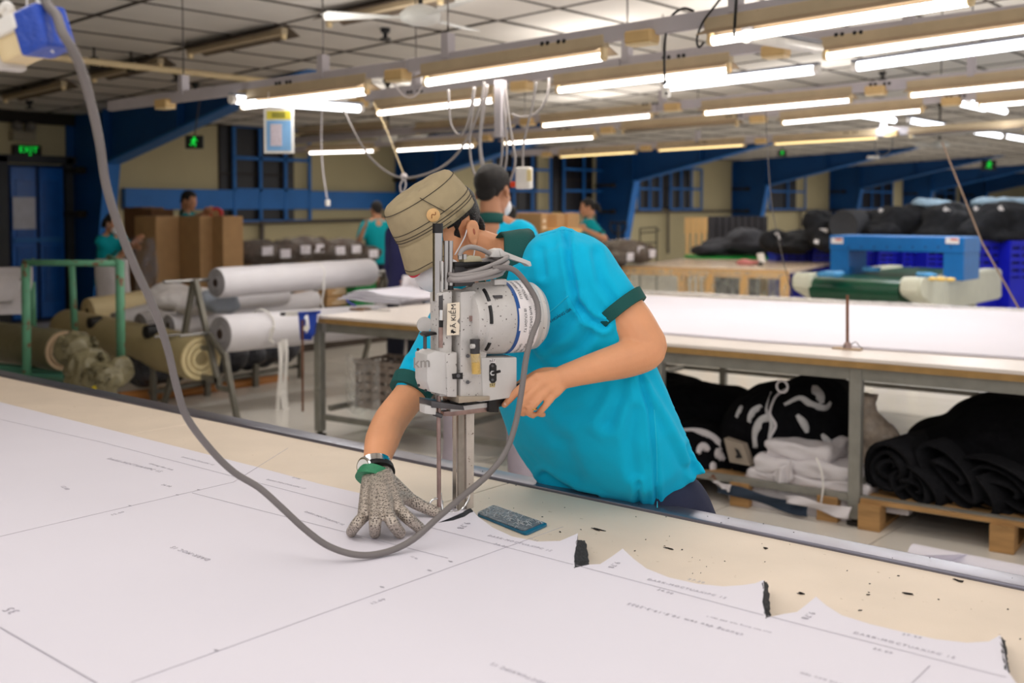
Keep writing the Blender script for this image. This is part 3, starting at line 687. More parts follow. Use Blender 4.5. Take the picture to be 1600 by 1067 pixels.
# ------------------------------------------------------------------ straight-knife cutting machine
Fh = V((FW.x, FW.y, 0)).normalized()
mx = (.866*RT+.5*Fh).normalized(); my = (.5*RT-.866*Fh).normalized(); O = PZ(716, 797, SZ)
axm = axes(mx, -my, ZZ)
def mp(px, py, y=0.0):
    r = ray(px, py); k = ((O-C0).dot(my)+y)/r.dot(my); return C0+r*k
m_cast = mat('cast_grey', (200, 196, 192), .42, metal=.12, var=.08, vs=14, spots=((92, 84, 80), 150, .66), bump=.1, bs=120)
m_castc = mat('cast_clean', (204, 201, 198), .38, metal=.12, var=.05, vs=20)
m_gun = mat('gunmetal', (86, 84, 86), .4, metal=.5, var=.15, vs=30)
m_rod = mat('polished_rod', (176, 172, 170), .18, metal=1)
m_brown = mat('worn_bronze', (158, 134, 128), .35, metal=.6, var=.2, vs=40)
m_blk = mat('machine_black', (26, 25, 27), .35)
m_stick = mat('sticker_white', (236, 230, 230), .45)
m_ink2 = mat('label_ink', (30, 28, 34), .6)
mc = thing('cutting_machine', 'grey straight-knife cloth cutting machine standing on the white paper', 'cutting machine', O)
def plate(name, pts, y0, y1, m, parent=mc, bev=0, **k):
    mb = MB(); P = [mp(x, y, y0) for x, y in pts]; mb.poly(P, my*(y1-y0))
    if bev: bmesh.ops.bevel(mb.bm, geom=list(mb.bm.edges), offset=bev, segments=2, affect='EDGES', profile=.6)
    return obj(name, mb, m, parent, ang=35, **k)
def cylp(name, a, b, r, m, y=0, parent=mc, n=14, r2=None, y2=None):
    mb = MB(); mb.cyl(mp(*a, y), mp(*b, y if y2 is None else y2), r, r2, n); return obj(name, mb, m, parent, ang=40)
# standard, knife and presser
plate('standard', [(723, 635), (736, 635), (735, 790), (724, 797)], -.010, .006, mat('standard_worn', (196, 186, 176), .4, metal=.3, var=.12, vs=25, spots=((110, 92, 76), 70, .66)), bev=.0015)
plate('knife_guide', [(713, 637), (722, 637), (722, 794), (714, 796)], -.006, .004, mat('guide_dark', (150, 142, 132), .4, metal=.4, var=.15, vs=40))
plate('knife', [(707, 636), (712.5, 636), (712.5, 795), (707, 797)], -.001, .001, m_rod)
cylp('presser_rod', (685.5, 618), (686, 792), .0046, m_brown, y=.012)
mb = MB(); c = mp(681, 789, .012)
mb.tube([c+mx*(.016*math.cos(a))+ZZ*(.014*math.sin(a)) for a in np.linspace(0, 2*PI, 20)[:-1]], .0022, 8, closed=True)
mb.tube(cr([mp(688, 770, .012), mp(690, 790, .014), mp(692, 800, .02), mp(684, 806, .024)]), .003, 8)
obj('presser_foot', mb, m_chrome, mc, smooth=True)
mb = MB(); mb.tube(cr([mp(692, 799, .008), mp(708, 801, .006), mp(722, 795, .004), mp(731, 782, .004), mp(734, 770, .003)]), [.0022, .003, .004, .004, .003]*5+[.002], 8) if False else mb.tube(cr([mp(692, 799, .008), mp(708, 801, .006), mp(722, 795, .004), mp(731, 782, .004), mp(734, 770, .003)]), .0032, 8)
obj('knife_shoe', mb, m_chrome, mc, smooth=True)
# lower throat assembly
plate('throat_plate', [(655, 620), (704, 627), (706, 634), (655, 630)], -.03, .03, m_gun, bev=.001)
plate('nub', [(655, 630), (673, 632), (672, 645), (655, 643)], .0, .028, m_castc, bev=.002)
plate('sharpener_arm', [(697, 634), (770, 625), (771, 632), (697, 641)], -.01, .012, m_castc, bev=.001)
plate('sharpener_bar', [(688, 641), (768, 633), (768, 640), (700, 648), (688, 648)], -.008, .01, m_brown, bev=.001)
plate('cross_head', [(692, 618), (770, 613), (770, 624), (692, 631)], -.035, .0, m_blk)
plate('clamp_block', [(716, 619), (733, 617), (733, 627), (716, 629)], -.01, .02, m_blk, bev=.002)
plate('clamp_block', [(750, 614), (766, 613), (766, 640), (750, 640)], -.02, .02, m_blk, bev=.003)
plate('blue_tab', [(748, 623), (756, 620), (757, 623), (749, 626)], .02, .022, mat('tab_blue', (60, 190, 214), .4))
cylp('foot_screw', (678, 646), (690, 650), .005, m_gun, y=.02)
cylp('grip', (765, 627), (842, 596), .0135, m_blk, n=16)
cylp('grip_collar', (764, 627), (781, 622), .0185, m_blk, n=18)
# housings
hs = plate('housing', [(691, 452), (712, 450), (727, 460), (738, 482), (742, 512), (735, 538), (727, 552), (727, 619), (691, 617)], -.05, .036, m_cast, bev=.004)
hl = plate('switch_housing', [(724, 552), (779, 551), (779, 612), (727, 619)], -.042, .04, m_castc, bev=.004)
plate('base_lip', [(692, 612), (740, 611), (740, 617), (692, 622)], -.03, .045, mat('lip_tan', (172, 158, 140), .4, metal=.3), bev=.002)
plate('rack_column', [(671, 456), (692, 452), (691, 615), (672, 615)], -.024, .022, m_cast, bev=.005)
plate('rack_groove', [(685.5, 462), (691, 461), (691, 543), (685.5, 543)], .02, .0235, m_gun)
plate('rack_slide', [(685.5, 484), (691, 484), (691, 500), (685.5, 500)], .021, .026, m_chrome)
plate('rack_tag', [(685.5, 501), (691, 501), (691, 511), (685.5, 511)], .021, .0255, m_blk)
plate('rack_pin', [(685, 511), (691, 511), (690.5, 543), (685, 543)], .021, .025, m_brown)
fc = plate('front_cover', [(648, 549), (662, 543), (680, 546), (680, 612), (653, 606), (648, 590)], -.03, .03, m_castc, bev=.004)
plate('front_cover_side', [(676, 547), (693, 545), (693, 614), (678, 613)], -.03, .034, m_cast, bev=.003)
text('embossed_mark', 'km', mat('emboss', (150, 146, 142), .45, metal=.3), fc, mp(659, 567, .0308), mx, ZZ, .032, .0008)
for x, y in ((654, 602), (665, 610), (653, 546)):
    cylp('screw', (x, y), (x+.1, y), .0032, m_blk, y=.026, y2=.032, parent=fc, n=8)
for x, y in ((731, 556), (731, 597)):
    cylp('screw', (x, y), (x+.1, y), .0042, m_gun, y=.034, y2=.0425, parent=hl, n=10)
plate('slot', [(706, 584), (722, 582), (722, 592), (707, 592)], .034, .0372, m_blk, parent=hs)
cylp('slot_screw', (716, 587), (716.1, 587), .0042, m_gun, y=.036, y2=.04, parent=hs, n=10)
plate('lock_piece', [(731, 493), (737, 493), (737, 501), (731, 501)], .03, .041, m_brown)
# motor
A = mp(724, 499, 0); R0 = .0795
prof = [(0, 0), (.058, 0), (.066, .004), (.069, .012), (.0695, .02), (.0755, .024), (.0785, .034), (.0785, .062), (.0795, .064), (.0795, .145), (.0775, .151), (.074, .158), (.0745, .166), (.066, .178), (.05, .188), (.03, .192), (0, .193)]
mb = MB(); mb.lathe(A, mx, prof, 48); mot = obj('motor', mb, m_cast, mc, ang=30)
fx, fy, fz = frame(mx)
def mot_pt(a, x, r):   # a measured from straight up towards the camera side
    return A+mx*x+ZZ*(r*math.cos(a))+my*(r*math.sin(a))
def band(name, x0, x1, a0, a1, r, m, n=24, th=.0008, parent=mot):
    mb = MB()
    mb.grid(lambda u, v: mot_pt(a0+(a1-a0)*u, x0+(x1-x0)*v, r+th), n, 2)
    return obj(name, mb, m, parent, smooth=True)
band('blue_stripe', .088, .097, -.2, 2.9, R0, mat('stripe_blue', (38, 84, 150), .4))
lb = band('warning_label', .097, .142, .05, 2.75, R0, m_stick)
band('label_tear', .092, .101, 1.25, 1.85, R0+.0008, m_stick)
def wrap(x0, a0, size):
    # letters run around the barrel; x along arc, y along axis
    def f(co): return mot_pt(a0+co.x*size/R0*-1, x0-co.y*size*-1, R0+.0014+co.z*0)
    return f
def wtext(body, x, a, size):
    text('label_lettering', body, m_ink2, lb, (0, 0, 0), XX, YY, 1, .0, warp=wrap(x, a, size))
for body, x, a in (('LUU Y: NGUOI', .105, .62), ('NGUOI KHONG', .118, .62), ('CO NHIEM VU', .131, .62), ('LY NGUOI BI', .108, 1.58), ('SU DUNG PHAI', .121, 1.58), ('VAN HANH MAY', .134, 1.58), ('CAM MO', .108, 2.5), ('MAY KHI', .121, 2.5), ('CHUA TAT', .134, 2.5)):
    wtext(body, x, a, .0088)
for a0, a1, x in ((.55, .98, .028), (1.12, 1.62, .027), (2.2, 2.5, .03)):
    mb = MB(); mb.tube([mot_pt(a, x, .0785-abs(x-.034)*.35) for a in np.linspace(a0, a1, 10)], .004, 8); obj('vent_slot', mb, m_blk, mot)
mb = MB(); c = mot_pt(.86, .05, .0785); mb.box(c, (.02, .012, .006), axm, .001); obj('clip', mb, m_gun, mot)
mb = MB(); mb.box(mot_pt(.35, .07, .085), (.03, .02, .012), axm, .002); obj('top_boss', mb, m_castc, mot)
# worn label on the housing, lettering reads upwards
hl2 = plate('cream_label', [(699, 474), (718, 472), (718, 496), (714, 502), (718, 507), (717, 523), (698, 524)], .0362, .037, mat('label_cream', (236, 222, 200), .5, var=.06, vs=60))
text('label_lettering', 'ĐÃ KIỂM', m_ink2, hl2, mp(709, 498, .0376), ZZ, -mx, .0158, .0002)
# oil bottle, switch
cylp('oil_cap', (742, 530), (742, 552), .0105, mat('cap_black', (56, 54, 56), .4), y=.055)
cylp('oil_cap_knob', (736, 541), (741, 541), .005, m_castc, y=.066)
cylp('oil_bottle', (743, 552), (744, 584), .0105, film('oil_glass', (226, 196, 120), .75, .08), y=.055)
cylp('oil_fill', (743.5, 566), (744, 583), .0085, mat('oil_yellow', (206, 170, 90), .15), y=.055)
sw = plate('switch_plate', [(764, 571), (767, 567), (772, 567), (775, 571), (775, 594), (772, 598), (767, 598), (764, 594)], .039, .0415, m_blk)
cylp('switch_lever', (769.5, 583), (781, 580), .0032, m_blk, y=.045, y2=.065, n=10)
cylp('switch_nut', (769.5, 583), (769.6, 583), .0058, m_rod, y=.041, y2=.047, n=6)
for y in (571.5, 593.5): cylp('screw', (769.5, y), (769.6, y), .003, m_gun, y=.0414, y2=.0432, parent=sw, n=8)
tg = plate('switch_label', [(765, 561), (774, 561), (774, 567), (765, 567)], .0402, .0408, m_stick)
text('label_lettering', 'BẬT', m_ink2, tg, mp(769.5, 564, .0411), mx, ZZ, .0075, .0001)
tg = plate('switch_label', [(765, 599), (774, 598), (773, 605), (765, 605)], .0402, .0408, mat('label_tan', (196, 178, 128), .5))
text('label_lettering', 'TẮT', m_ink2, tg, mp(769.5, 602, .0411), mx, ZZ, .0075, .0001)
# rods on top
cylp('rack_rod', (684, 362), (684, 470), .0108, m_rod, n=18)
cylp('rod_cap', (684, 349), (684, 364), .0112, m_blk, n=18)
for x in (697, 704): cylp('guide_rod', (x, 376), (x, 452), .0052, m_rod, y=.004)
cylp('thin_rod', (691, 408), (691, 456), .0018, m_castc, y=.016, n=8)
cylp('rod_foot', (704, 446), (704, 453), .0066, m_blk, y=.004)
# knob disc and black T lever behind the front cover
mb = MB(); c = mp(663, 507, -.02); mb.cyl(c-my*.003, c+my*.003, .0165, n=24); obj('knob_disc', mb, m_castc, mc, ang=40)
cylp('sharpener_stem', (664, 522), (664, 545), .004, m_gun, y=.0)
plate('sharpener_lever', [(654, 521), (660, 517), (674, 517), (676, 521), (668, 522), (658, 525)], -.012, .012, m_blk, bev=.002)
# carry handle, terminal block
plate('handle_block', [(756, 401), (762, 390), (772, 387), (777, 391), (776, 402)], -.02, .012, m_castc, bev=.003)
plate('carry_lever', [(773, 390), (778, 391), (822, 408), (824, 415), (819, 416), (815, 410), (776, 401)], -.006, .014, m_castc, bev=.002)
plate('terminal_block', [(716, 402), (726, 398), (742, 400), (746, 408), (716, 409)], -.012, .014, mat('brass_grey', (176, 168, 142), .35, metal=.5), bev=.002)
for x in (719, 726): cylp('terminal_screw', (x, 397), (x, 405), .005, m_rod, y=.01)
plate('top_bar', [(704, 409), (760, 408), (760, 415), (704, 416)], -.012, .008, m_blk, bev=.001)
plate('top_bracket', [(704, 415), (716, 415), (735, 430), (735, 445), (704, 447)], -.02, .0, m_gun)
# coil of cable resting on the motor (belongs to the power cable)
def loop(cx, cy, a, b, tilt, yo, ph):
    pts = []
    for k in range(22):
        t_ = 2*PI*k/22; u = a*math.cos(t_); v = b*math.sin(t_)
        x = cx+u*math.cos(tilt)+v*math.sin(tilt); y = cy-u*math.sin(tilt)+v*math.cos(tilt)
        pts.append(mp(x, y, yo+.035*math.sin(t_+ph)))
    return pts
for cx, cy, a, b, tilt, yo in ((742, 428, 46, 7, .16, .0), (746, 423, 44, 8, .24, .008), (748, 419, 46, 9, .2, .014), (744, 431, 40, 5, .12, .018), (750, 415, 45, 6, .32, .004), (745, 426, 42, 6, .22, .026)):
    mb = MB(); mb.tube(loop(cx, cy, a, b, tilt, yo, .2), .0055, 8, closed=True); obj('cable_coil', mb, m_grey, cab, smooth=True)
mb = MB(); mb.tube(cr([mp(718, 400, .01), mp(722, 391, .01), mp(734, 386, .008), mp(750, 389, .004), mp(766, 397, 0), mp(780, 405, 0)]), .0055, 8); obj('cable_tail', mb, m_grey, cab, smooth=True)
# ------------------------------------------------------------------ people: shared pieces
from mathutils.bvhtree import BVHTree
m_skin = mat('skin', (224, 160, 118), .5, var=.06, vs=14, sss=.12, spec=.35, bump=.06, bs=220)
m_skin2 = mat('skin_far', (190, 136, 104), .55, var=.05, vs=10)
m_hair = mat('hair_black', (24, 20, 20), .5, bump=.8, bs=260, spec=.4)
m_shirt = mat('shirt_cyan', (0, 186, 228), .8, var=.02, vs=20, sheen=.05, bump=.08, bs=420, spec=.2)
m_teal = mat('shirt_teal', (0, 150, 160), .8, var=.04, vs=10, spec=.2)
m_green = mat('collar_green', (16, 80, 76), .8, var=.05, bump=.1, bs=300)
m_navy = mat('navy_trousers', (38, 42, 66), .85, var=.08, vs=20, bump=.1, bs=300)
m_mask = mat('mask_white', (236, 234, 236), .8, bump=.08, bs=120)
m_eye = mat('eye_dark', (30, 22, 20), .2)
def HF(C, f, n):
    """head frame: origin between the ears, f = facing, n = up; returns fn(left, fwd, up)"""
    f = V(f).normalized(); n = V(n); n = (n-f*n.dot(f)).normalized(); l = n.cross(f)
    C = V(C)
    fn = lambda x, y, z: C+l*x+f*y+n*z
    return fn, axes(l, f, n), l, f, n
def head_shapes(mb, h, ax, s=1, ears=True):
    E_ = lambda x, y, z, a, b, c: mb.ell(h(x*s, y*s, z*s), (a*s, b*s, c*s), ax, 20, 12)
    E_(0, -.014, .045, .075, .092, .082); E_(0, .03, -.015, .064, .062, .085); E_(0, .046, -.08, .042, .038, .03); E_(0, .01, -.055, .056, .05, .05)
    E_(0, .079, .022, .046, .014, .012)
    mb.tube([h(0, .086*s, .012*s), h(0, .097*s, -.012*s), h(0, .104*s, -.03*s)], [.007*s, .010*s, .013*s], 10)
    E_(0, .092, -.033, .018, .012, .009); E_(0, .086, -.06, .024, .010, .006); E_(0, .085, -.07, .021, .010, .006)
    for q in (-1, 1): E_(q*.034, .064, -.018, .024, .022, .02)
    if ears:
        for q in (-1, 1):
            mb.ell(h(q*.077*s, -.006*s, -.006*s), (.009*s, .017*s, .029*s), ax @ M.Rotation(q*.35, 3, 'Z') @ M.Rotation(-.25, 3, 'X'), 14, 10)
def hair_mesh(h, ax, s=1, front=.052, low=-.055, bulk=1.0, seed=0, tail=False):
    mb = MB(); bmesh.ops.create_uvsphere(mb.bm, u_segments=32, v_segments=20, radius=1)
    for v in mb.bm.verts:
        c = v.co.copy(); p = V((c.x*.0805*bulk, -.014+c.y*.096*bulk, .045+c.z*.088*bulk))
        # hairline: high over the brow, in front of the ears, down to the nape
        line = .075 if p.y > front else (.025 if p.y > .036 else (low if p.y < -.03 else (-.022 if p.y > .012 else -.004)))
        if p.z < line or p.y > .078 or (abs(p.x) > .05 and -.028 < p.y < .012 and p.z < .03): p = V((c.x*.060, -.016+c.y*.078, .045+c.z*.065))
        elif bulk: p += V((c.x, c.y, c.z))*(.0035*nz(c, 9, seed))
        v.co = h(p.x*s, p.y*s, p.z*s)
    # nape
    mb.ell(h(0, -.074*s, -.01*s), (.052*s, .022*s, .042*s), ax, 16, 10)
    if tail: mb.tube(cr([h(0, -.1*s, .03*s), h(0, -.135*s, .0), h(0, -.14*s, -.08*s)]), [.03*s]*6+[.026*s]*6+[.012*s], 10)
    return mb
def mask_mesh(h, ax, s=1):
    mb = MB(); mb.ell(h(0, .066*s, -.052*s), (.055*s, .056*s, .05*s), ax, 20, 12); return mb
def fingers(mb, chains, dr=0, n=10):
    for ch in chains:
        P = cr([c[0] for c in ch], 4); R = [c[1]+dr for c in ch]
        rr = list(np.interp(np.linspace(0, len(R)-1, len(P)), range(len(R)), R))
        mb.tube(P, rr, n); mb.ell(P[-1], (rr[-1],)*3, None, n, 8); mb.ell(P[0], (rr[0],)*3, None, n, 8)
def limb(mb, pts, n=16):
    """pts: (point, radius)"""
    P = cr([p for p, r in pts], 5); R = [r for p, r in pts]
    rr = list(np.interp(np.linspace(0, len(R)-1, len(P)), range(len(R)), R))
    mb.tube(P, rr, n)
    for i in (0, -1): mb.ell(P[i], (rr[i],)*3, None, n, 10)
def wq(px, py, d, r): return (W(px, py, d), r)
# ------------------------------------------------------------------ the cutter (main worker)
wk = thing('person', 'person in cyan polo shirt and khaki bucket hat bending over the cutting machine', 'person', (-1.35, 2.45, 0))
f0 = -.60*RT-.48*UP+.64*TC; n0 = -.44*RT+.84*UP+.32*TC
_, _, l0, _, _ = HF((0, 0, 0), f0, n0)
hc = W(733, 362, 2.55)-l0*.079
h, axh, hl_, hf, hn = HF(hc, f0, n0)
body = MB(); head_shapes(body, h, axh, 1.0, ears=False)
# left ear in detail (towards the camera), right ear simple
eu = (hn*.94-hf*.34).normalized(); ef = (hf*.94+hn*.34); eo = hl_
def ear(u, v, w_): return h(.079, -.004, -.004)+ef*u+eu*v+eo*w_
body.ell(ear(0, 0, 0), (.009, .017, .029), axes((eo*.9-ef*.4).normalized(), (ef*.9+eo*.4).normalized(), eu), 14, 10)
body.tube(cr([ear(.012, -.004, .004), ear(.013, .014, .006), ear(.002, .025, .008), ear(-.012, .021, .009), ear(-.015, .004, .009), ear(-.011, -.016, .007), ear(-.004, -.028, .006)]), .0042, 8)
body.tube(cr([ear(.004, .018, .009), ear(-.006, .014, .011), ear(-.009, -.002, .010), ear(-.004, -.012, .008)]), .0032, 8)
body.ell(ear(-.002, -.027, .005), (.005, .007, .007)); body.ell(h(-.078, -.004, -.004), (.009, .017, .029), axh)
NB = W(806, 405, 2.65)
limb(body, [(h(0, -.025, -.045), .058), (h(0, -.05, -.085).lerp(NB, .45), .058), (NB, .066)])
SL, SR = W(905, 415, 2.53), W(742, 470, 2.70)
limb(body, [(NB, .06), (W(840, 410, 2.60), .06), (SL, .058)]); limb(body, [(NB, .06), (W(778, 440, 2.68), .06), (SR, .055)])
limb(body, [(NB, .06), (W(860, 480, 2.62), .10), (W(920, 600, 2.65), .10), (W(985, 720, 2.70), .10)])
limb(body, [(SL, .058), wq(972, 485, 2.48, .051), wq(1000, 525, 2.46, .049), wq(1010, 546, 2.45, .045), wq(978, 561, 2.43, .042), wq(935, 573, 2.42, .035), wq(900, 583, 2.405, .029), wq(880, 589, 2.40, .026)])
limb(body, [(SR, .055), wq(690, 540, 2.62, .046), wq(641, 616, 2.53, .038), wq(612, 655, 2.47, .039), wq(597, 688, 2.40, .038), wq(590, 715, 2.35, .030), wq(587, 737, 2.32, .027)])
Lh = [[wq(836, 591, 2.374, .0102), wq(813, 607, 2.370, .0094), wq(799, 621, 2.376, .0086), wq(788, 633, 2.386, .0074)],
      [wq(847, 598, 2.372, .0106), wq(825, 618, 2.362, .0096), wq(812, 637, 2.368, .0088), wq(817, 646, 2.39, .0078)],
      [wq(857, 607, 2.375, .0102), wq(838, 628, 2.364, .0092), wq(827, 643, 2.372, .0085), wq(833, 649, 2.395, .0075)],
      [wq(866, 616, 2.380, .0090), wq(852, 634, 2.375, .0082), wq(843, 645, 2.385, .0074), wq(849, 648, 2.40, .0066)],
      [wq(872, 583, 2.41, .014), wq(846, 583, 2.428, .0125), wq(822, 595, 2.44, .0108), wq(802, 607, 2.445, .009)]]
fingers(body, Lh)
for i, (a, r) in enumerate([c[0] for c in Lh[:4]]): body.tube([W(882, 585+3*i, 2.40), a], [.016, r+.0025], 10)
body.ell(W(862, 595, 2.392), (.03, .02, .02), axes(RT, UP, TC), 14, 10)
# right hand: five spread fingers pressing on the paper
def pz(px, py, z, r): return (PZ(px, py, z), r)
Rh = [[pz(569, 806, .893, .0100), pz(557, 819, .884, .0092), pz(549, 831, .8595, .0082)],
      [pz(587, 803, .902, .0108), pz(586, 818, .890, .0098), pz(586, 833, .8600, .0086)],
      [pz(605, 799, .905, .0112), pz(613, 816, .892, .0102), pz(625, 833, .8605, .0090)],
      [pz(622, 794, .902, .0110), pz(638, 810, .888, .0100), pz(656, 825, .8600, .0088)],
      [pz(604, 756, .920, .0130), pz(640, 780, .888, .0118), pz(660, 791, .872, .0105), pz(681, 800, .8605, .0090)]]
def right_hand(mb, dr):
    fingers(mb, Rh, dr)
    wr = W(587, 740, 2.315)
    for i, c in enumerate(Rh[:4]): mb.tube(cr([W(579+7*i, 745-2*i, 2.31), (W(579+7*i, 745-2*i, 2.31)+c[0][0])/2+ZZ*.006, c[0][0]], 5), list(np.linspace(.016, c[0][1]+.001, 11)+dr), 10)
    mb.tube([W(598, 745, 2.31), Rh[4][1][0]], [.018+dr, .012+dr], 10)
    mb.tube([PZ(612, 775, .91), Rh[4][1][0]], [.014+dr, .010+dr], 10)
right_hand(body, 0)
mbody = organic(body, .0038, 4, .5)
bo = obj('body', mbody, m_skin, wk, smooth=True)
mb = MB(); mb.ell(ear(-.003, .001, .0075), (.0035, .0055, .010), axes((eo*.9-ef*.4).normalized(), (ef*.9+eo*.4).normalized(), eu)); obj('ear_shade', mb, mat('skin_shade', (170, 96, 70), .6), wk, smooth=True)  # darker skin blob stands in for the shade inside the ear
# glove, strap, watch
gl = MB(); right_hand(gl, .0028)
def mail(name):
    m = bpy.data.materials.new(name); m.use_nodes = True; nt = m.node_tree; N = nt.nodes; L = nt.links; b = N['Principled BSDF']
    tc = N.new('ShaderNodeTexCoord'); v = N.new('ShaderNodeTexVoronoi'); v.inputs['Scale'].default_value = 230; v.inputs['Randomness'].default_value = .55
    L.new(tc.outputs['Object'], v.inputs['Vector'])
    r = N.new('ShaderNodeValToRGB'); e = r.color_ramp.elements
    e[0].position = .2; e[0].color = (*lin((58, 52, 48)), 1); e[1].position = .5; e[1].color = (*lin((188, 176, 164)), 1)
    L.new(v.outputs['Distance'], r.inputs[0]); L.new(r.outputs[0], b.inputs['Base Color'])
    bp = N.new('ShaderNodeBump'); bp.inputs['Strength'].default_value = .9; bp.inputs['Distance'].default_value = .002
    L.new(v.outputs['Distance'], bp.inputs['Height']); L.new(bp.outputs[0], b.inputs['Normal'])
    b.inputs['Metallic'].default_value = .45; b.inputs['Roughness'].default_value = .42
    return m
go = obj('chainmail_glove', organic(gl, .0028, 3, .5), mail('chainmail'), wk, smooth=True)
def ringband(c0, c1, r0, r1, up=ZZ, n=28, flat=1.0):
    mb = MB(); x, y, z = frame(V(c1)-V(c0), up); R = []
    for c, r in ((c0, r0*.9), (c0, r0), (c1, r1), (c1, r1*.9)): R.append([V(c)+(x*math.cos(2*PI*j/n)+y*flat*math.sin(2*PI*j/n))*r for j in range(n)])
    return mb.rings(R, True)
obj('glove_strap', ringband(W(583, 752, 2.305), W(588, 738, 2.318), .040, .0385), mat('strap_green', (44, 128, 88), .5, var=.1, vs=60, bump=.2, bs=200), wk, ang=40)
obj('glove_cuff', ringband(W(590, 740, 2.316), W(589, 732, 2.326), .0375, .0355), m_black, wk, ang=40)
wt = obj('watch', ringband(W(586, 733, 2.322), W(585, 724, 2.333), .0365, .0355), m_chrome, wk, ang=30)
wc = W(568, 729, 2.30); wn = (wc-W(588, 729, 2.332)).normalized()
mb = MB(); mb.lathe(wc-wn*.004, wn, [(.0, -.004), (.019, -.004), (.0205, .003), (.018, .006), (.0, .006)], 28); obj('watch_case', mb, m_chrome, wt, ang=35)
mb = MB(); mb.lathe(wc, wn, [(.0, .0022), (.0155, .0022), (.0155, .003), (0, .003)], 24); obj('watch_dial', mb, mat('dial', (226, 222, 216), .2), wt)
# ring and nail on the left hand
mb = MB(); a, b = W(836, 630, 2.366), W(830, 639, 2.371); x, y, z = frame(b-a); c = a.lerp(b, .6)
mb.tube([c+(x*math.cos(t_)+y*math.sin(t_))*.0098 for t_ in np.linspace(0, 2*PI, 21)[:-1]], .0016, 8, closed=True); obj('wedding_ring', mb, mat('gold', (226, 176, 90), .2, metal=1), wk, smooth=True)
mb = MB(); mb.ell(W(790.5, 630, 2.378), (.0042, .0058, .002), axes(RT, UP, TC) @ M.Rotation(-.75, 3, 'Z')); obj('fingernail', mb, mat('nail', (232, 186, 164), .3), wk, smooth=True)
# shirt
def sec(A, B, t, drop=(0, 0), e=1, n=36):
    PA, PB = W(*A), W(*B); c = (PA+PB)/2; a = (PB-PA)/2; k = (A[2]+B[2])/2/FPX
    b = TC*t+RT*(drop[0]*k)-UP*(drop[1]*k)
    return [c+a*se(math.cos(2*PI*j/n), e)+b*se(math.sin(2*PI*j/n), e) for j in range(n)]
se = lambda v, e: math.copysign(abs(v)**e, v)
SEC = [((846, 759, 2.78), (1102, 739, 2.58), .15, (54, 50), 1.75), ((822, 728, 2.78), (1082, 699, 2.58), .15, (42, 36), 1.6), ((795, 682, 2.77), (1060, 652, 2.56), .15, (22, 20), 1.15),
       ((777, 632, 2.75), (1040, 605, 2.54), .145, (10, 10)), ((772, 580, 2.73), (1022, 560, 2.53), .14), ((768, 530, 2.71), (1003, 505, 2.51), .14), ((757, 490, 2.70), (978, 452, 2.50), .14),
       ((748, 458, 2.69), (950, 405, 2.49), .135), ((756, 430, 2.68), (920, 374, 2.50), .125), ((802, 422, 2.665), (890, 359, 2.54), .105), ((818, 410, 2.655), (852, 362, 2.58), .08), ((822, 404, 2.65), (832, 370, 2.61), .06)]
def hem_ring(n=36):
    near = [(1102, 738, 2.585), (1066, 767, 2.575), (1029, 797, 2.575), (975, 790, 2.62), (920, 780, 2.68), (872, 769, 2.74), (846, 759, 2.78)]
    far = [(870, 735, 2.84), (930, 716, 2.88), (1000, 708, 2.86), (1070, 718, 2.72)]
    L = near+far; P = [W(*p) for p in L]; acc = [0]
    for i in range(len(P)): acc.append(acc[-1]+(P[(i+1) % len(P)]-P[i]).length)
    ia = len(near)-1; o = []
    for j in range(n):
        if j <= n//2: t_ = acc[ia]*j/(n//2)
        else: t_ = acc[ia]+(acc[-1]-acc[ia])*(j-n//2)/(n-n//2)
        i = max(k for k in range(len(P)) if acc[k] <= t_+1e-9); f = (t_-acc[i])/(acc[i+1]-acc[i]); o.append(P[i].lerp(P[(i+1) % len(P)], f))
    return o
sh = MB(); sh.rings([hem_ring(), hem_ring()]+[sec(*s_) for s_ in SEC[1:]])
limb(sh, [wq(872, 415, 2.53, .085), wq(905, 420, 2.515, .083), wq(934, 446, 2.495, .070), wq(961, 473, 2.482, .0575)])
limb(sh, [wq(760, 475, 2.70, .08), wq(725, 490, 2.68, .075), wq(685, 545, 2.62, .060), wq(646, 601, 2.545, .045)])
limb(sh, [wq(832, 402, 2.60, .048), wq(875, 396, 2.55, .06)])
FOLDS = [([(884, 366), (890, 415), (902, 476), (925, 500), (945, 508)], 5.6, 0.0135), ([(905, 480), (880, 510), (850, 535)], 9.6, 0.0075), 
         ([(972, 590), (968, 620), (950, 660)], 11.2, 0.0090), ([(850, 742), (895, 771), (930, 780)], 6.4, 0.0105), ([(997, 755), (998, 792)], 4.8, 0.0090), ([(1000, 585), (1015, 640), (1023, 720), (1027, 795)], 4.0, 0.0075),
         ([(1075, 700), (1088, 740)], 6.4, 0.0075), ([(826, 545), (855, 580), (858, 610)], 8.0, 0.0075), ([(920, 520), (900, 545), (860, 560)], 9.6, 0.0075), ([(990, 640), (985, 690), (990, 740)], 9.6, 0.0060),
         ([(845, 390), (850, 430)], 6.4, 0.0060), ([(930, 395), (938, 440), (960, 470)], 7.2, 0.0075), ([(830, 640), (880, 690), (900, 745)], 12.8, 0.0060), ([(640, 565), (628, 590)], 4.8, 0.0075), ([(1010, 600), (1045, 660), (1075, 720)], 7.2, -0.0090), ([(950, 600), (920, 640), (880, 650)], 12.8, 0.0060)]
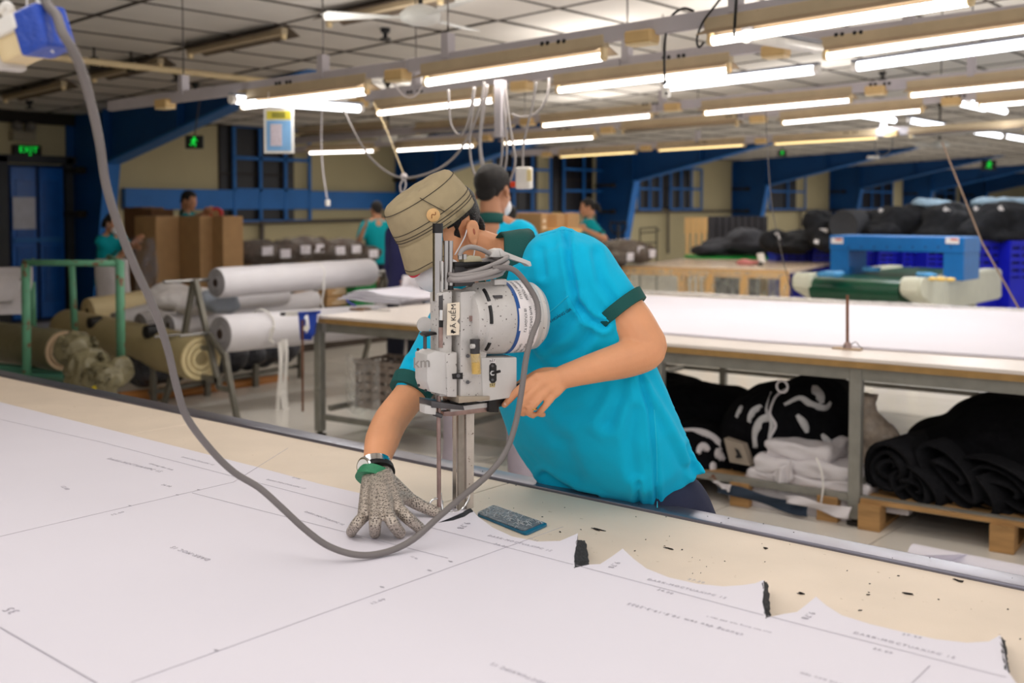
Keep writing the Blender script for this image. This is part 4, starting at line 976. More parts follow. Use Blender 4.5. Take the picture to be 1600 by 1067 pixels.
def shirt_disp_mesh(me):
    n = len(me.vertices); co = np.empty(n*3); no = np.empty(n*3); me.vertices.foreach_get('co', co); me.vertices.foreach_get('normal', no)
    co = co.reshape(-1, 3); no = no.reshape(-1, 3)
    q = co-np.array(C0); dd = q @ np.array(FW); px = 800+FPX*(q @ np.array(RT))/dd; py = CY-FPX*(q @ np.array(UP))/dd
    front = (no @ np.array(TC)) > -.1
    d = np.array([.0035*nz((c[0], c[1], c[2]*.6), 9, 3)+.0012*nz(c, 28, 9) for c in co])
    for ln, sg, am in FOLDS:
        best = np.full(n, 1e9)
        for (ax_, ay), (bx, by) in zip(ln[:-1], ln[1:]):
            ux, uy = bx-ax_, by-ay; t_ = np.clip(((px-ax_)*ux+(py-ay)*uy)/(ux*ux+uy*uy), 0, 1)
            best = np.minimum(best, np.hypot(px-ax_-ux*t_, py-ay-uy*t_))
        d += front*(-am*np.exp(-(best/sg)**2)+am*.55*np.exp(-((best-sg*1.7)/sg)**2))
    me.vertices.foreach_set('co', (co+no*d[:, None]).ravel()); return me
ms = shirt_disp_mesh(organic(sh, .0066, 5, .5))
so = obj('polo_shirt', ms, m_shirt, wk, smooth=True)
bv = BVHTree.FromPolygons([so.data.vertices[i].co+WL[so] for i in range(len(so.data.vertices))], [tuple(p.vertices) for p in so.data.polygons])
def on_shirt(px, py, off=.001):
    r = ray(px, py).normalized(); hit = bv.ray_cast(C0, r, 10)
    p = hit[0] if hit[0] is not None else W(px, py, 2.5)
    return p-r*off
obj('sleeve_cuff', ringband(W(964, 476, 2.482), W(976, 491, 2.476), .0665, .0625), m_green, wk, ang=40)
obj('sleeve_cuff', ringband(W(648, 597, 2.55), W(639, 614, 2.533), .0525, .049), m_green, wk, ang=40)
ac = (-.86*RT+.30*UP+.36*TC).normalized()
# collar: stand and turned-down fall
c0 = W(797, 415, 2.605)
mb = MB(); x, y, z = frame(ac, UP); R = []
for hgt, r in ((-.018, .099), (.006, .089), (.034, .0745), (.046, .069), (.047, .064), (.03, .066), (-.006, .07)):
    R.append([c0+ac*(hgt+.004*math.sin(2*PI*j/40*2))+(x*math.cos(2*PI*j/40)+y*math.sin(2*PI*j/40))*(r+.001*math.sin(j*1.3)) for j in range(40)])
mb.rings(R, False, True); obj('collar', mb, m_green, wk, smooth=True)
# pocket edge, lettering, seams
def sline(pts, r, name, m):
    mb = MB(); mb.tube([on_shirt(p.x, p.y, .0004) for p in cr([V((a, b, 0)) for a, b in pts], 6)], r, 6); obj(name, mb, m, so, smooth=True)
m_shirt2 = mat('shirt_seam_highlight', (40, 206, 236), .7)  # lighter than the shirt: pocket edge highlight put into the colour
sline([(851, 491), (862, 485), (875, 474), (888, 462)], .0012, 'pocket_edge', m_shirt2)
sline([(888, 463), (898, 480), (912, 505)], .0007, 'pocket_edge', m_shirt)
sline([(845, 368), (880, 359), (895, 362)], .0008, 'shoulder_seam', m_shirt)
sline([(1022, 640), (1026, 700), (1027, 793)], .0009, 'side_seam', m_shirt2)
def shirt_text(body_, a, b, hpx):
    ca = V((a[0], a[1])); dv = V((b[0]-a[0], b[1]-a[1])); L = dv.length; u = dv/L; v = V((u.y, -u.x))
    def f(co):
        q = ca+u*co.x+v*co.y; return on_shirt(q.x, q.y, .0012)
    text('lettering', body_, mat('print_navy', (16, 44, 84), .7), so, (0, 0, 0), XX, YY, hpx, 0, align='LEFT', warp=f, space=.92)
shirt_text('TÂN HOÀNG GIA', (850, 508), (884, 488), 6.6)
# trousers and shoes
tr = MB(); HLp, HRp = W(1050, 800, 2.645), W(970, 790, 2.86)
for hp, q in ((HLp, 1), (HRp, -1)):
    kn = hp+RT*.17-ZZ*.40+Fh*.03; an = V((kn.x+.03, kn.y+.05, .09))
    limb(tr, [(hp+ZZ*.04-RT*.02, .085), (hp, .098), (hp.lerp(kn, .55)+RT*.01, .092), (kn, .072), (kn.lerp(an, .5), .064), (an, .058)])
tr.ell((HLp+HRp)/2+ZZ*.03, (.18, .12, .09), axes((HLp-HRp).normalized(), (HLp-HRp).normalized().cross(ZZ).normalized(), ZZ))
obj('trousers', organic(tr, .011, 4, .5, lambda c, n_: .004*nz(c, 8, 2)), m_navy, wk, smooth=True)
for hp in (HLp, HRp):
    kn = hp+RT*.17-ZZ*.40+Fh*.03; an = V((kn.x+.03, kn.y+.05, 0))
    mb = MB(); mb.ell(an+V((0, -.05, .035)), (.048, .13, .035)); mb.ell(an+V((0, .02, .06)), (.042, .06, .05)); obj('shoe', organic(mb, .01, 3), m_black, wk, smooth=True)
# hair, mask, eyes
obj('hair', hair_mesh(h, axh, 1.0, front=.05, low=-.05), m_hair, wk, smooth=True)
mk = obj('face_mask', organic(mask_mesh(h, axh, 1.06), .004, 3), m_mask, wk, smooth=True)
mb = MB(); mb.tube(cr([h(.062, .055, -.03), h(.078, .02, -.005), ear(.010, .018, .006), ear(-.004, .026, .004)]), .0016, 6); mb.tube(cr([h(.058, .05, -.085), h(.07, .015, -.06), ear(-.006, -.022, .004)]), .0016, 6); obj('mask_strap', mb, m_mask, mk, kind='stuff', smooth=True)
for q in (-1, 1):
    mb = MB(); mb.ell(h(q*.031, .0775, .004), (.012, .009, .006), axh); obj('eye', mb, m_eye, wk, smooth=True)
    mb = MB(); mb.tube([h(q*.015, .088, .021), h(q*.034, .086, .026), h(q*.05, .074, .02)], .003, 6); obj('eyebrow', mb, m_hair, wk, smooth=True)
# bucket hat
nh = (-.50*RT+.82*UP+.24*TC).normalized(); fh = (hf-nh*hf.dot(nh)).normalized(); lh = nh.cross(fh)
H0 = hc+hn*.048+hf*.013
m_hat = mat('khaki', (166, 150, 118), .85, var=.07, vs=26, bump=.15, bs=420, spots=((146, 130, 100), 16, .66))
ht = thing('bucket_hat', 'khaki bucket hat with black stitching worn by the bending cutter', 'hat', H0)
def hat_pt(th, hgt, s=1.0): return H0+fh*(  .110*s*math.cos(th))+lh*(.096*s*math.sin(th))+nh*hgt
mb = MB(); R = []; NJ = 48
for hgt, s in ((-.012, .985), (0, 1.0), (.018, .995), (.036, .975), (.054, .945), (.070, .905), (.080, .865), (.086, .80), (.089, .6), (.090, .35), (.090, .02)):
    R.append([hat_pt(2*PI*j/NJ, hgt+.0025*nz((j*.35, hgt*30, 0), 1, 4), s+.012*nz((math.cos(2*PI*j/NJ)*2, math.sin(2*PI*j/NJ)*2, hgt*22), 1, 1)) for j in range(NJ)])
mb.rings(R, True); obj('crown', mb, m_hat, ht, smooth=True)
def bw(th):
    d = abs((th+PI) % (2*PI)-PI); lim = .78 if (th % (2*PI)) < PI else 1.7
    return max(0.02, min(1, (lim+.22-d)/.22)) if d > lim else 1.0
def brim_pt(th, u, off=0):
    w_ = bw(th); wav = .05*nz((math.cos(th)*1.6, math.sin(th)*1.6, 0), 1, 7)
    return hat_pt(th, -.004-u*w_*.066*(1+wav), 1.0+u*w_*(.16+.05*math.cos(th)+wav)-off)
mb = MB(); mb.grid(lambda a, u: brim_pt(-1.95+3.5*a, u), 44, 8); br = obj('brim', mb, m_hat, ht, smooth=True)
sm = br.modifiers.new('thick', 'SOLIDIFY'); sm.thickness = .0022
m_red = mat('lining_red', (206, 58, 76), .8)
for a0, a1 in ((.62, 1.02), (-.55, .28)):
    mb = MB(); mb.grid(lambda a, u: brim_pt(a0+(a1-a0)*a, .86+.22*u*math.sin(PI*a)**.5 if 0 < a < 1 else .86, .012), 14, 3); obj('brim_lining', mb, m_red, ht, label='red brim lining')
m_stitch = mat('stitch_dark', (52, 46, 42), .8)
for hgt, s in ((.004, 1.004), (.0105, 1.004), (.022, .998), (.072, .905)):
    mb = MB(); mb.tube([hat_pt(2*PI*j/60, hgt, s+.004+.012*nz((math.cos(2*PI*j/60)*2, math.sin(2*PI*j/60)*2, hgt*22), 1, 1)) for j in range(60)], .0009, 5, closed=True); obj('stitch_line', mb, m_stitch, ht)
mb = MB(); mb.tube([hat_pt(1.25-.03*k, .022+.0056*k, 1.0-.0009*k*k+.006) for k in range(11)], .0009, 5); obj('stitch_line', mb, m_stitch, ht)
mb = MB(); mb.tube([brim_pt(-1.2+.06*k, .85, -.012) for k in range(42)], .0008, 5); obj('stitch_line', mb, m_stitch, ht)
pc = hat_pt(1.0, .030, 1.0); pn = (hat_pt(1.0, .030, 1.06)-pc).normalized(); x, y, z = frame(pn, nh)
mb = MB(); mb.lathe(pc+pn*.0005, pn, [(.0, 0), (.0155, 0), (.0155, .002), (.013, .0035), (0, .0035)], 24); pt = obj('leather_patch', mb, mat('patch_tan', (222, 178, 120), .5, var=.08, vs=80), ht, ang=40)
mb = MB(); mb.tube(cr([pc+pn*.004+x*a+y*b for a, b in ((-.007, -.004), (-.002, .003), (.004, -.001), (.008, .004))]), .0012, 6); obj('patch_relief', mb, mat('patch_dark', (150, 100, 60), .6), pt)
# ------------------------------------------------------------------ second cutting table
m_white2 = mat('laminate_white', (224, 214, 206), .35, var=.03, vs=4)
m_brass = mat('edge_band_brown', (158, 124, 74), .5, var=.12, vs=20)
m_post = mat('galvanised', (142, 140, 132), .5, metal=.35, var=.14, vs=10, spots=((116, 70, 46), 9, .70))
m_cloth = mat('black_cloth', (15, 15, 18), .95, var=.3, vs=30, bump=.4, bs=120, spec=.1)
m_wcloth = mat('white_cloth', (216, 210, 212), .85, var=.04, vs=12, bump=.25, bs=40)
m_sel = mat('selvage_grey', (192, 190, 190), .9, var=.1, vs=30)
m_wood = mat('pallet_wood', (172, 132, 84), .75, var=.2, vs=6, grain=(1, 1, 6), spots=((120, 80, 44), 12, .68))
m_card = mat('cardboard', (184, 146, 102), .8, var=.06, vs=10, bump=.1, bs=80)
m_film = film('clear_film', (215, 212, 208), .32, .12)
FL = PZ(497, 493, TZ); FR = PZ(1600, 580, TZ); tu = (FR-FL).normalized(); tv = V((-tu.y, tu.x, 0))
TW = (PZ(985, 453, TZ)-FL).dot(tv); TL = (FR-FL).length+1.2
axt = axes(tu, tv, ZZ)
def tp(s, t, z): return FL+tu*s+tv*t+ZZ*(z-TZ)
def s_at(px, t=0):
    r = ray(px, 500); n_ = V((r.y, -r.x, 0)); b = C0-FL; b.z = 0
    return (b-tv*t).dot(n_)/tu.dot(n_)
t2 = thing('cutting_table', 'second long cutting table behind the cutter, white top on a steel frame', 'table', tp(TL/2, TW/2, 0))
mb = MB(); mb.box(tp(TL/2, TW/2, TZ-.009), (TL, TW, .018), axt, .002, 1); obj('tabletop', mb, m_white2, t2)
mb = MB(); mb.box(tp(TL/2, .012, TZ-.033), (TL, .024, .03), axt); obj('edge_band', mb, m_brass, t2)
mb = MB(); mb.box(tp(.012, TW/2, TZ-.033), (.024, TW, .03), axt); obj('edge_band', mb, m_brass, t2)
mb = MB(); mb.box(tp(TL/2, .05, TZ-.078), (TL, .04, .06), axt); obj('apron', mb, m_post, t2)
mb = MB(); mb.box(tp(.05, TW/2, TZ-.078), (.04, TW, .06), axt); obj('apron', mb, m_post, t2)
mb = MB(); mb.box(tp(TL/2, TW-.05, TZ-.078), (TL, .04, .06), axt); obj('apron', mb, m_post, t2)
for px in (499, 714, 1030, 1340):
    s_ = s_at(px, .05); mb = MB(); mb.box(tp(s_, .05, .39), (.056, .056, .72), axt, .004, 1); lg = obj('leg', mb, m_post, t2)
    mb = MB(); mb.lathe(tp(s_, .05, 0), ZZ, [(.04, 0), (.04, .012), (.015, .016), (.015, .035)], 12); obj('foot', mb, m_grid, lg)
for px in (1035, 1131, 1276, 1582):
    s_ = s_at(px, TW-.06); mb = MB(); mb.box(tp(s_, TW-.06, .375), (.05, .05, .75), axt); obj('leg', mb, m_post, t2)
s_ = .05; mb = MB(); mb.box(tp(s_, TW-.06, .375), (.05, .05, .75), axt); obj('leg', mb, m_post, t2)
for t_, z_ in ((.05, .128), (TW-.06, .19)):
    mb = MB(); mb.box(tp(TL/2, t_, z_), (TL, .034, .034), axt); obj('lower_rail', mb, m_post, t2)
for s_ in (.05, s_at(714, .05), s_at(1030, .05), s_at(1340, .05)):
    mb = MB(); mb.box(tp(s_, TW/2, .19), (.034, TW-.1, .034), axt); obj('cross_rail', mb, m_post, t2)
# paper spread on it, plastic strip at the back
q = [PZ(x, y, TZ) for x, y in ((840, 507), (1040, 523), (1200, 536), (1600, 562), (1760, 575), (1760, 499), (1600, 490), (1200, 473), (850, 457))]
mb = MB(); mb.poly([V((p.x, p.y, TZ+.002)) for p in q], ZZ*.012); obj('paper_sheet', mb, m_paper, None, 'white paper spread along the second cutting table', 'paper')
a, b = s_at(760, TW), TL-.05
mb = MB(); mb.grid(lambda u, v: tp(a+(b-a)*u, TW-.03-.33*v, TZ+.004+.006*abs(math.sin(u*23+v*3))), 60, 3, ZZ*.001); obj('plastic_sheet', mb, film('film_grey', (214, 208, 202), .5, .2), None, 'clear plastic strip along the rear edge of the second table', 'plastic sheet')
# rod stand clamped to the front edge
c = PZ(1324, 546, TZ)
t = thing('rod_stand', 'thin rusty rod on a small base at the front edge of the second table', 'rod', c)
mb = MB(); mb.box(c+ZZ*.004, (.14, .05, .008), axt, .002, 1); obj('base', mb, mat('base_tan', (176, 150, 120), .5), t)
mb = MB(); mb.cyl(c, W(1324, 461, (c-C0).dot(FW)), .008, n=10); obj('rod', mb, mat('rusty_rod', (122, 82, 60), .5, metal=.3, var=.2, vs=30), t)
mb = MB(); mb.lathe(c+ZZ*.008, ZZ, [(.022, 0), (.018, .02), (.01, .03)], 12); obj('socket', mb, m_brown, t)
mb = MB(); mb.tube(cr([c+tu*.01+ZZ*.02, c+tu*.04+ZZ*.04, c+tu*.06+ZZ*.02, c+tu*.075+ZZ*.012]), .002, 5); obj('wire_tie', mb, m_black, t)
# blue clamp, ruler and hanging rod at the corner
d0 = (FL-C0).dot(FW)
t = thing('clamp', 'blue bench clamp on the left corner of the second table', 'clamp', W(480, 530, d0-.05))
m_cl = mat('clamp_blue', (24, 66, 176), .4, var=.1)
def wp(pts, d, th): return [W(x, y, d) for x, y in pts], FW*th
for pts in ([(481, 488), (495, 487), (491, 522), (484, 531), (476, 528), (484, 512)], [(466, 491), (476, 492), (476, 530), (469, 529)], [(466, 488), (500, 486), (500, 490), (466, 493)], [(469, 521), (486, 521), (486, 531), (469, 531)]):
    mb = MB(); mb.poly(*wp(pts, d0-.06, .04)); obj('jaw', mb, m_cl, t)
mb = MB(); mb.cyl(W(478, 513, d0-.062), W(478, 513, d0-.05), .018, n=14); obj('clamp_disc', mb, m_white, t)
mb = MB(); mb.cyl(W(478, 496, d0-.062), W(478, 496, d0-.05), .012, n=6); obj('clamp_nut', mb, m_chrome, t)
mb = MB(); mb.cyl(W(472.5, 500, d0-.07), W(473, 643, d0-.07), .0075, n=8); obj('hanging_rod', mb, mat('rusty_rod', (122, 82, 60)), t)
a, b = W(446, 490.5, d0-.02), W(500, 487.5, d0+.02); mb = MB(); mb.beam(a, b, .012, .03); rl = obj('ruler', mb, m_white, None, 'white ruler with black tip lying over the table corner', 'ruler')
mb = MB(); mb.beam(W(438, 491, d0-.03), a, .012, .02); obj('ruler_tip', mb, m_black, rl)
# folded white paper bundle, scissors, yellow bag
p = PZ(590, 476, TZ)
t = thing('folded_paper', 'folded white paper bundle lying on the second table', 'paper', p)
for k in range(4):
    def fn(u, v, k=k):
        x = (u-.5)*.62; y = (v-.5)*.5
        return PZ(575, 472, TZ)+tu*(x+.05*k)+tv*(y+.25)+ZZ*(.012+.016*k+.03*math.exp(-((u-.2)/.2)**2)*(.4+.2*k)+.004*math.sin(v*4+k))
    mb = MB(); mb.grid(fn, 14, 6, -ZZ*.014); obj('paper_fold', mb, m_paper, t, smooth=True)
mb = MB(); mb.tube(cr([W(541, 468, (p-C0).dot(FW)-.3), W(547, 474, (p-C0).dot(FW)-.3), W(556, 478, (p-C0).dot(FW)-.3)]), .008, 6); obj('blue_tie', mb, mat('tie_blue', (60, 64, 150), .5), t)
c = PZ(580, 484, TZ+.01)
t = thing('scissors', 'brown handled scissors on white cloth beside the folded paper', 'scissors', c)
for s in (-1, 1):
    mb = MB(); mb.tube([c+tu*(-.1+.055*math.cos(a))+tv*(s*.035+.025*math.sin(a)) for a in np.linspace(0, 6.283, 17)[:-1]], .008, 6, closed=True); obj('handle', mb, mat('scissor_brown', (112, 84, 60), .5), t)
    mb = MB(); mb.poly([c+tu*-.05+tv*s*.018, c+tu*.03+tv*s*.002, c+tu*.17-tv*s*.004, c+tu*.02-tv*s*.016], ZZ*.006); obj('blade', mb, m_steel, t)
def heap(name, label, cat, blobs, m, vox=.02, it=3, amp=.02, sc=6, group=None, seed=1):
    mb = MB()
    for c, r in blobs: mb.ell(c, r if hasattr(r, '__len__') else (r, r, r), axt, 16, 10)
    return obj(name, organic(mb, vox, it, .5, lambda co, no: amp*(nz(co, sc, seed)+.5*abs(nz(co, sc*2.3, seed+5)))), m, None, label, cat, group, smooth=True)
c = PZ(692, 467, TZ); heap('plastic_bag', 'small yellow and clear bag at the rear of the second table', 'bag', [(c+ZZ*.05, (.09, .07, .06)), (c+ZZ*.09+tu*.04, .04)], mat('bag_yellow', (222, 196, 110), .3, var=.2, vs=20), .012, 2, .012, 16)
# grey plastic basket under the left end, wrapped in film
p = tp(.42, .28, .20)
t = thing('basket', 'dusty grey plastic basket wrapped in film on the lower rail', 'basket', p)
m_bask = mat('basket_grey', (146, 132, 122), .6, var=.15, vs=20, spots=((196, 186, 178), 26, .62))
for k, (ox, oy, sx, sy) in enumerate(((0, -.15, .40, .012), (0, .15, .40, .012), (-.2, 0, .012, .30), (.2, 0, .012, .30))):
    c = p+tu*ox+tv*oy
    for j in range(5):
        mb = MB(); mb.box(c+ZZ*(.03+.058*j), (sx, sy, .038), axt); obj('slat', mb, m_bask, t)
    n_ = 6
    for j in range(n_+1):
        f = (j/n_-.5); mb = MB(); mb.box(c+(tu*f*sx if sx > sy else tv*f*sy)+ZZ*.15, (.016, .016, .3), axt); obj('rib', mb, m_bask, t)
mb = MB(); mb.box(p+ZZ*.012, (.40, .30, .02), axt); obj('basket_floor', mb, m_bask, t)
mb = MB(); mb.tube([p+tu*a+tv*b+ZZ*.305 for a, b in ((-.21, -.16), (.21, -.16), (.21, .16), (-.21, .16))], .016, 6, closed=True); obj('rim', mb, m_bask, t)
mb = MB(); mb.grid(lambda u, v: p+tu*(-.26+.3*u)-tv*(.19+.02*math.sin(u*9))+ZZ*(-.02+.36*v+.02*math.sin(u*14+v*6)), 12, 12); obj('film_wrap', mb, m_film, t, smooth=True)
# ------------------------------------------------------------------ things under the second table
def sheet_strip(pts, wd, m, name, parent=None, th=.004, **k):
    """ribbon of cloth edge through points, facing the camera"""
    P = cr(pts, 5); mb = MB(); n_ = len(P)
    def fn(u, v):
        i = min(int(u*(n_-1)+1e-6), n_-1); d = P[min(i+1, n_-1)]-P[max(i-1, 0)]; s = d.cross(TC).normalized()
        w_ = wd*(.35+.65*math.sin(PI*min(max(u, .04), .96)))
        return P[i]+s*(v-.5)*w_+TC*.003*math.sin(u*20)
    mb.grid(fn, n_-1, 2, TC*th); return obj(name, mb, m, parent, smooth=True, **k)
def pallet(s0, s1, t0, t1_, label, z0=.0):
    c = tp((s0+s1)/2, (t0+t1_)/2, z0)
    t = thing('pallet', label, 'pallet', c, 'wooden pallets')
    n_ = 5
    for k in range(n_):
        b = t0+(t1_-t0)*(k+.5)/n_; mb = MB(); mb.box(tp((s0+s1)/2, b, z0+.128), (s1-s0, (t1_-t0)/n_*.72, .018), axt); obj('deck_board', mb, m_wood, t)
    for k in range(3):
        a = s0+.05+(s1-s0-.1)*k/2
        mb = MB(); mb.box(tp(a, (t0+t1_)/2, z0+.11), (.1, t1_-t0, .018), axt); obj('stringer', mb, m_wood, t)
        for j in range(3):
            b = t0+.05+(t1_-t0-.1)*j/2; mb = MB(); mb.box(tp(a, b, z0+.06), (.1, .1, .082), axt); obj('block', mb, m_wood, t)
        mb = MB(); mb.box(tp(a, (t0+t1_)/2, z0+.01), (.1, t1_-t0, .018), axt); obj('skid', mb, m_wood, t)
    return t
sA, sB = s_at(1090, .05), s_at(1325, .05); sC = s_at(1352, .05)
pallet(sA-.25, sB-.03, .02, 1.0, 'wooden pallet under the black fabric bundles left of the rusty post')
pallet(sC, sC+1.25, -.02, 1.05, 'wooden pallet under the black fabric rolls at the right edge')
ZS = .17
def at2(px, py, t): # point in the vertical plane t behind the front edge of table 2
    r = ray(px, py); k = (FL+tv*t-C0).dot(tv)/r.dot(tv); return C0+r*k
heap('fabric_bundle', 'flat pile of black fabric under the table left of the tied bundle', 'fabric', [(at2(1075, 640, .75), (.33, .4, .16)), (at2(1060, 615, .85), (.18, .3, .10)), (at2(1115, 655, .75), (.22, .35, .18)), (at2(1040, 600, .9), (.10, .2, .07)), (at2(1130, 630, .8), (.14, .3, .10)), (at2(1085, 700, .7), (.35, .35, .12))], m_cloth, .022, 3, .022, 5, 'black fabric bundles', 1)
b3 = heap('fabric_bundle', 'big black fabric bundle tied with white cord under the table', 'fabric', [(at2(1235, 665, .6), (.33, .42, .24)), (at2(1275, 640, .65), (.20, .4, .20)), (at2(1190, 665, .55), (.20, .35, .20)), (at2(1170, 690, .5), (.16, .28, .18)), (at2(1305, 680, .6), (.14, .35, .20)), (at2(1230, 715, .5), (.33, .35, .10))], m_cloth, .022, 3, .02, 5, 'black fabric bundles', 2)
TB = at2(1230, 660, .14)
def q2(px, py, t=.16): return at2(px, py, t)
def bvh(o):
    me = o.data; return BVHTree.FromPolygons([v.co+WL[o] for v in me.vertices], [tuple(p.vertices) for p in me.polygons])
bb = bvh(b3)
def on(bv_, px, py, off=.006, d=5.6):
    r = ray(px, py).normalized(); hit = bv_.ray_cast(C0, r, 40); return (hit[0]-r*off) if hit[0] is not None else W(px, py, d)
for pts, wd in (([(1205, 612), (1198, 640), (1206, 662), (1202, 690), (1212, 720)], .022), ([(1150, 652), (1158, 640), (1160, 634)], .035), ([(1170, 660), (1178, 645), (1190, 634)], .05), ([(1180, 700), (1184, 670), (1196, 655), (1203, 652)], .06), ([(1225, 632), (1250, 622), (1268, 632), (1290, 637), (1298, 628)], .035), ([(1273, 602), (1278, 615), (1284, 630)], .06), ([(1245, 648), (1256, 662), (1261, 676)], .04), ([(1284, 678), (1292, 688), (1301, 694)], .035)):
    sheet_strip([on(bb, *p) for p in pts], wd, m_sel, 'selvage_strip', b3)
mb = MB(); mb.tube(cr([on(bb, 1228, 608), on(bb, 1212, 620), on(bb, 1203, 645), on(bb, 1212, 665), on(bb, 1202, 690), on(bb, 1215, 722)]), .007, 6); mb.tube([q2(1222, 604)+V((.03*math.cos(a), 0, .03*math.sin(a))) for a in np.linspace(0, 6.28, 12)[:-1]], .006, 5, closed=True); obj('tie_cord', mb, m_wcloth, b3, kind='stuff')
b2 = heap('fabric_bundle', 'black fabric offcuts with white edges beside the cutter', 'fabric', [(at2(1100, 705, .35), (.18, .22, .12)), (at2(1090, 685, .4), (.2, .25, .1)), (at2(1115, 725, .3), (.14, .2, .07))], m_cloth, .02, 3, .02, 7, 'black fabric bundles', 3)
bb2 = bvh(b2)
for pts, wd in (([(1066, 672), (1095, 676), (1118, 688), (1128, 702)], .05), ([(1122, 700), (1124, 712), (1132, 718)], .05), ([(1090, 708), (1098, 698), (1108, 703)], .05), ([(1112, 735), (1116, 722)], .04)):
    sheet_strip([on(bb2, *p, .006, 5.2) for p in pts], wd, m_wcloth, 'selvage_strip', b2)
# carton lid with a dark mark
t = thing('carton_piece', 'beige carton piece with dark printed mark leaning on the black bundle', 'carton', at2(1150, 730, .12))
q = [at2(x, y, .1) for x, y in ((1131, 685), (1160, 695), (1172, 728), (1140, 722))]
mb = MB(); mb.poly(q, tv*.06); obj('carton', mb, mat('carton_grey', (150, 138, 124), .7), t)
q = [at2(x, y, .095) for x, y in ((1148, 700), (1154, 703), (1160, 715), (1153, 716), (1149, 714), (1152, 710))]
mb = MB(); mb.poly(q, -tv*.002); obj('printed_mark', mb, m_black, t)
# white cloths: folded pile, sheets hanging over the rail
t = thing('folded_cloth', 'pile of folded white cloths on the lower shelf by the rusty post', 'cloth', at2(1270, 790, .2))
for k, (px, py, sx, sy, sz) in enumerate(((1268, 782, .36, .3, .05), (1272, 762, .34, .3, .05), (1280, 744, .31, .28, .045), (1278, 724, .27, .27, .05), (1262, 702, .17, .22, .07))):
    mb = MB(); c = at2(px, py, .28); mb.box(c, (sx*2, sy*1.4, sz*1.6), axt @ M.Rotation(.06*math.sin(k*3), 3, 'Z'), .02, 3)
    obj('cloth_fold', organic(mb, .014, 2, .5, lambda co, no: .022*nz((co[0], co[1], co[2]*3), 9, k)), m_wcloth, t, smooth=True)
mb = MB(); mb.tube(cr([at2(1275, 715, .02), at2(1283, 735, .01), at2(1286, 760, .01), at2(1283, 785, .02)]), .005, 6); obj('tie_cord', mb, m_white, t)
def drape(label, pts, m, t=.02, amp=.015, cat='cloth', nm='cloth', group=None):
    A, B, Cc, D = [at2(x, y, t) for x, y in pts]
    mb = MB(); mb.grid(lambda u, v: A.lerp(B, u).lerp(D.lerp(Cc, u), v)+tv*amp*math.sin(u*9+v*3)+ZZ*amp*.6*math.sin(u*6), 16, 8, tv*.006)
    return obj(nm, mb, m, None, label, cat, group, smooth=True)
drape('white cloth sheet lying flat between the carton and the folded pile', [(1158, 748), (1190, 725), (1216, 728), (1212, 758)], m_wcloth, .1)
drape('light cloth leaning at the left of the folded white pile', [(1206, 742), (1236, 715), (1240, 745), (1212, 772)], m_wcloth, .06)
drape('dark blue cloth hanging under the front rail', [(1120, 757), (1262, 786), (1262, 806), (1120, 770)], mat('dark_blue_cloth', (44, 56, 72), .9), .0)
drape('white cloth hanging below the rail beside the rusty post', [(1226, 776), (1330, 792), (1326, 809), (1228, 786)], m_wcloth, -.02)
drape('small white cloth scrap hanging under the rail left', [(1112, 752), (1142, 757), (1140, 768), (1128, 764)], m_wcloth, -.02, .008)
# dusty clear bag behind the post
c = at2(1362, 670, .35)
mb = MB()
for dx, dz, r in ((0, 0, .08), (.05, -.05, .09), (-.02, .09, .05), (.09, -.12, .08), (.02, -.14, .09)): mb.ell(c+tu*dx+ZZ*dz, (r, r, r*1.1))
mb.cyl(c+ZZ*.1-tu*.02, c+ZZ*.17-tu*.02, .03, .05, 12)
obj('plastic_bag', organic(mb, .014, 2, .5, lambda co, no: .014*nz(co, 15, 4)+.006*nz(co, 40, 1)), mat('dusty_bag', (158, 144, 130), .3, var=.3, vs=25), None, 'dusty grey plastic bag tucked behind the rusty post', 'bag', smooth=True)
# black rolled fabrics
def spiral(name, label, c, ax_, r, turns, length, squash=.6, tilt=0, m=m_cloth, group=None, th=.02, cat='fabric', gap=None):
    ax_ = V(ax_).normalized(); x = ax_.cross(ZZ).normalized(); y = ZZ.copy(); x2 = x*math.cos(tilt)+y*math.sin(tilt); y2 = y*math.cos(tilt)-x*math.sin(tilt)
    n_ = int(turns*22); mb = MB()
    def fn(u, v):
        a = 2*PI*turns*u; rr = r*(.12+.88*u); w_ = 1+.06*math.sin(a*2.3+1)
        return c+x2*(rr*w_*math.cos(a))+y2*(rr*squash*w_*math.sin(a))+ax_*(length*v+.02*math.sin(a*1.7))
    # wind as a thick sheet
    def fo(u, v): return fn(u, v)
    A = [[mb.bm.verts.new(fn(i/n_, j/3)) for j in range(4)] for i in range(n_+1)]
    def off(i):
        u = i/n_; a = 2*PI*turns*u; return (x2*math.cos(a)+y2*math.sin(a)*squash)*th
    B = [[mb.bm.verts.new(fn(i/n_, j/3)+off(i)) for j in range(4)] for i in range(n_+1)]
    f = mb.bm.faces.new
    for i in range(n_):
        for j in range(3): f((A[i][j], A[i][j+1], A[i+1][j+1], A[i+1][j])); f((B[i][j], B[i+1][j], B[i+1][j+1], B[i][j+1]))
        f((A[i][0], A[i+1][0], B[i+1][0], B[i][0])); f((A[i][3], B[i][3], B[i+1][3], A[i+1][3]))
    f((A[0][0], B[0][0], B[0][1], A[0][1])); f((A[n_][0], A[n_][1], B[n_][1], B[n_][0]))
    return obj(name, mb, m, None, label, cat, group, smooth=True)
m_cl2 = mat('black_cloth_roll', (26, 26, 29), .95, var=.25, vs=40, bump=.5, bs=150, spec=.15)
G = 'black fabric rolls'
spiral('fabric_roll', 'black fabric roll with spiral end nearest the rusty post', at2(1388, 732, .11), tv+tu*.2, .125, 2.6, 1.0, .95, .3, m_cl2, G, .022)
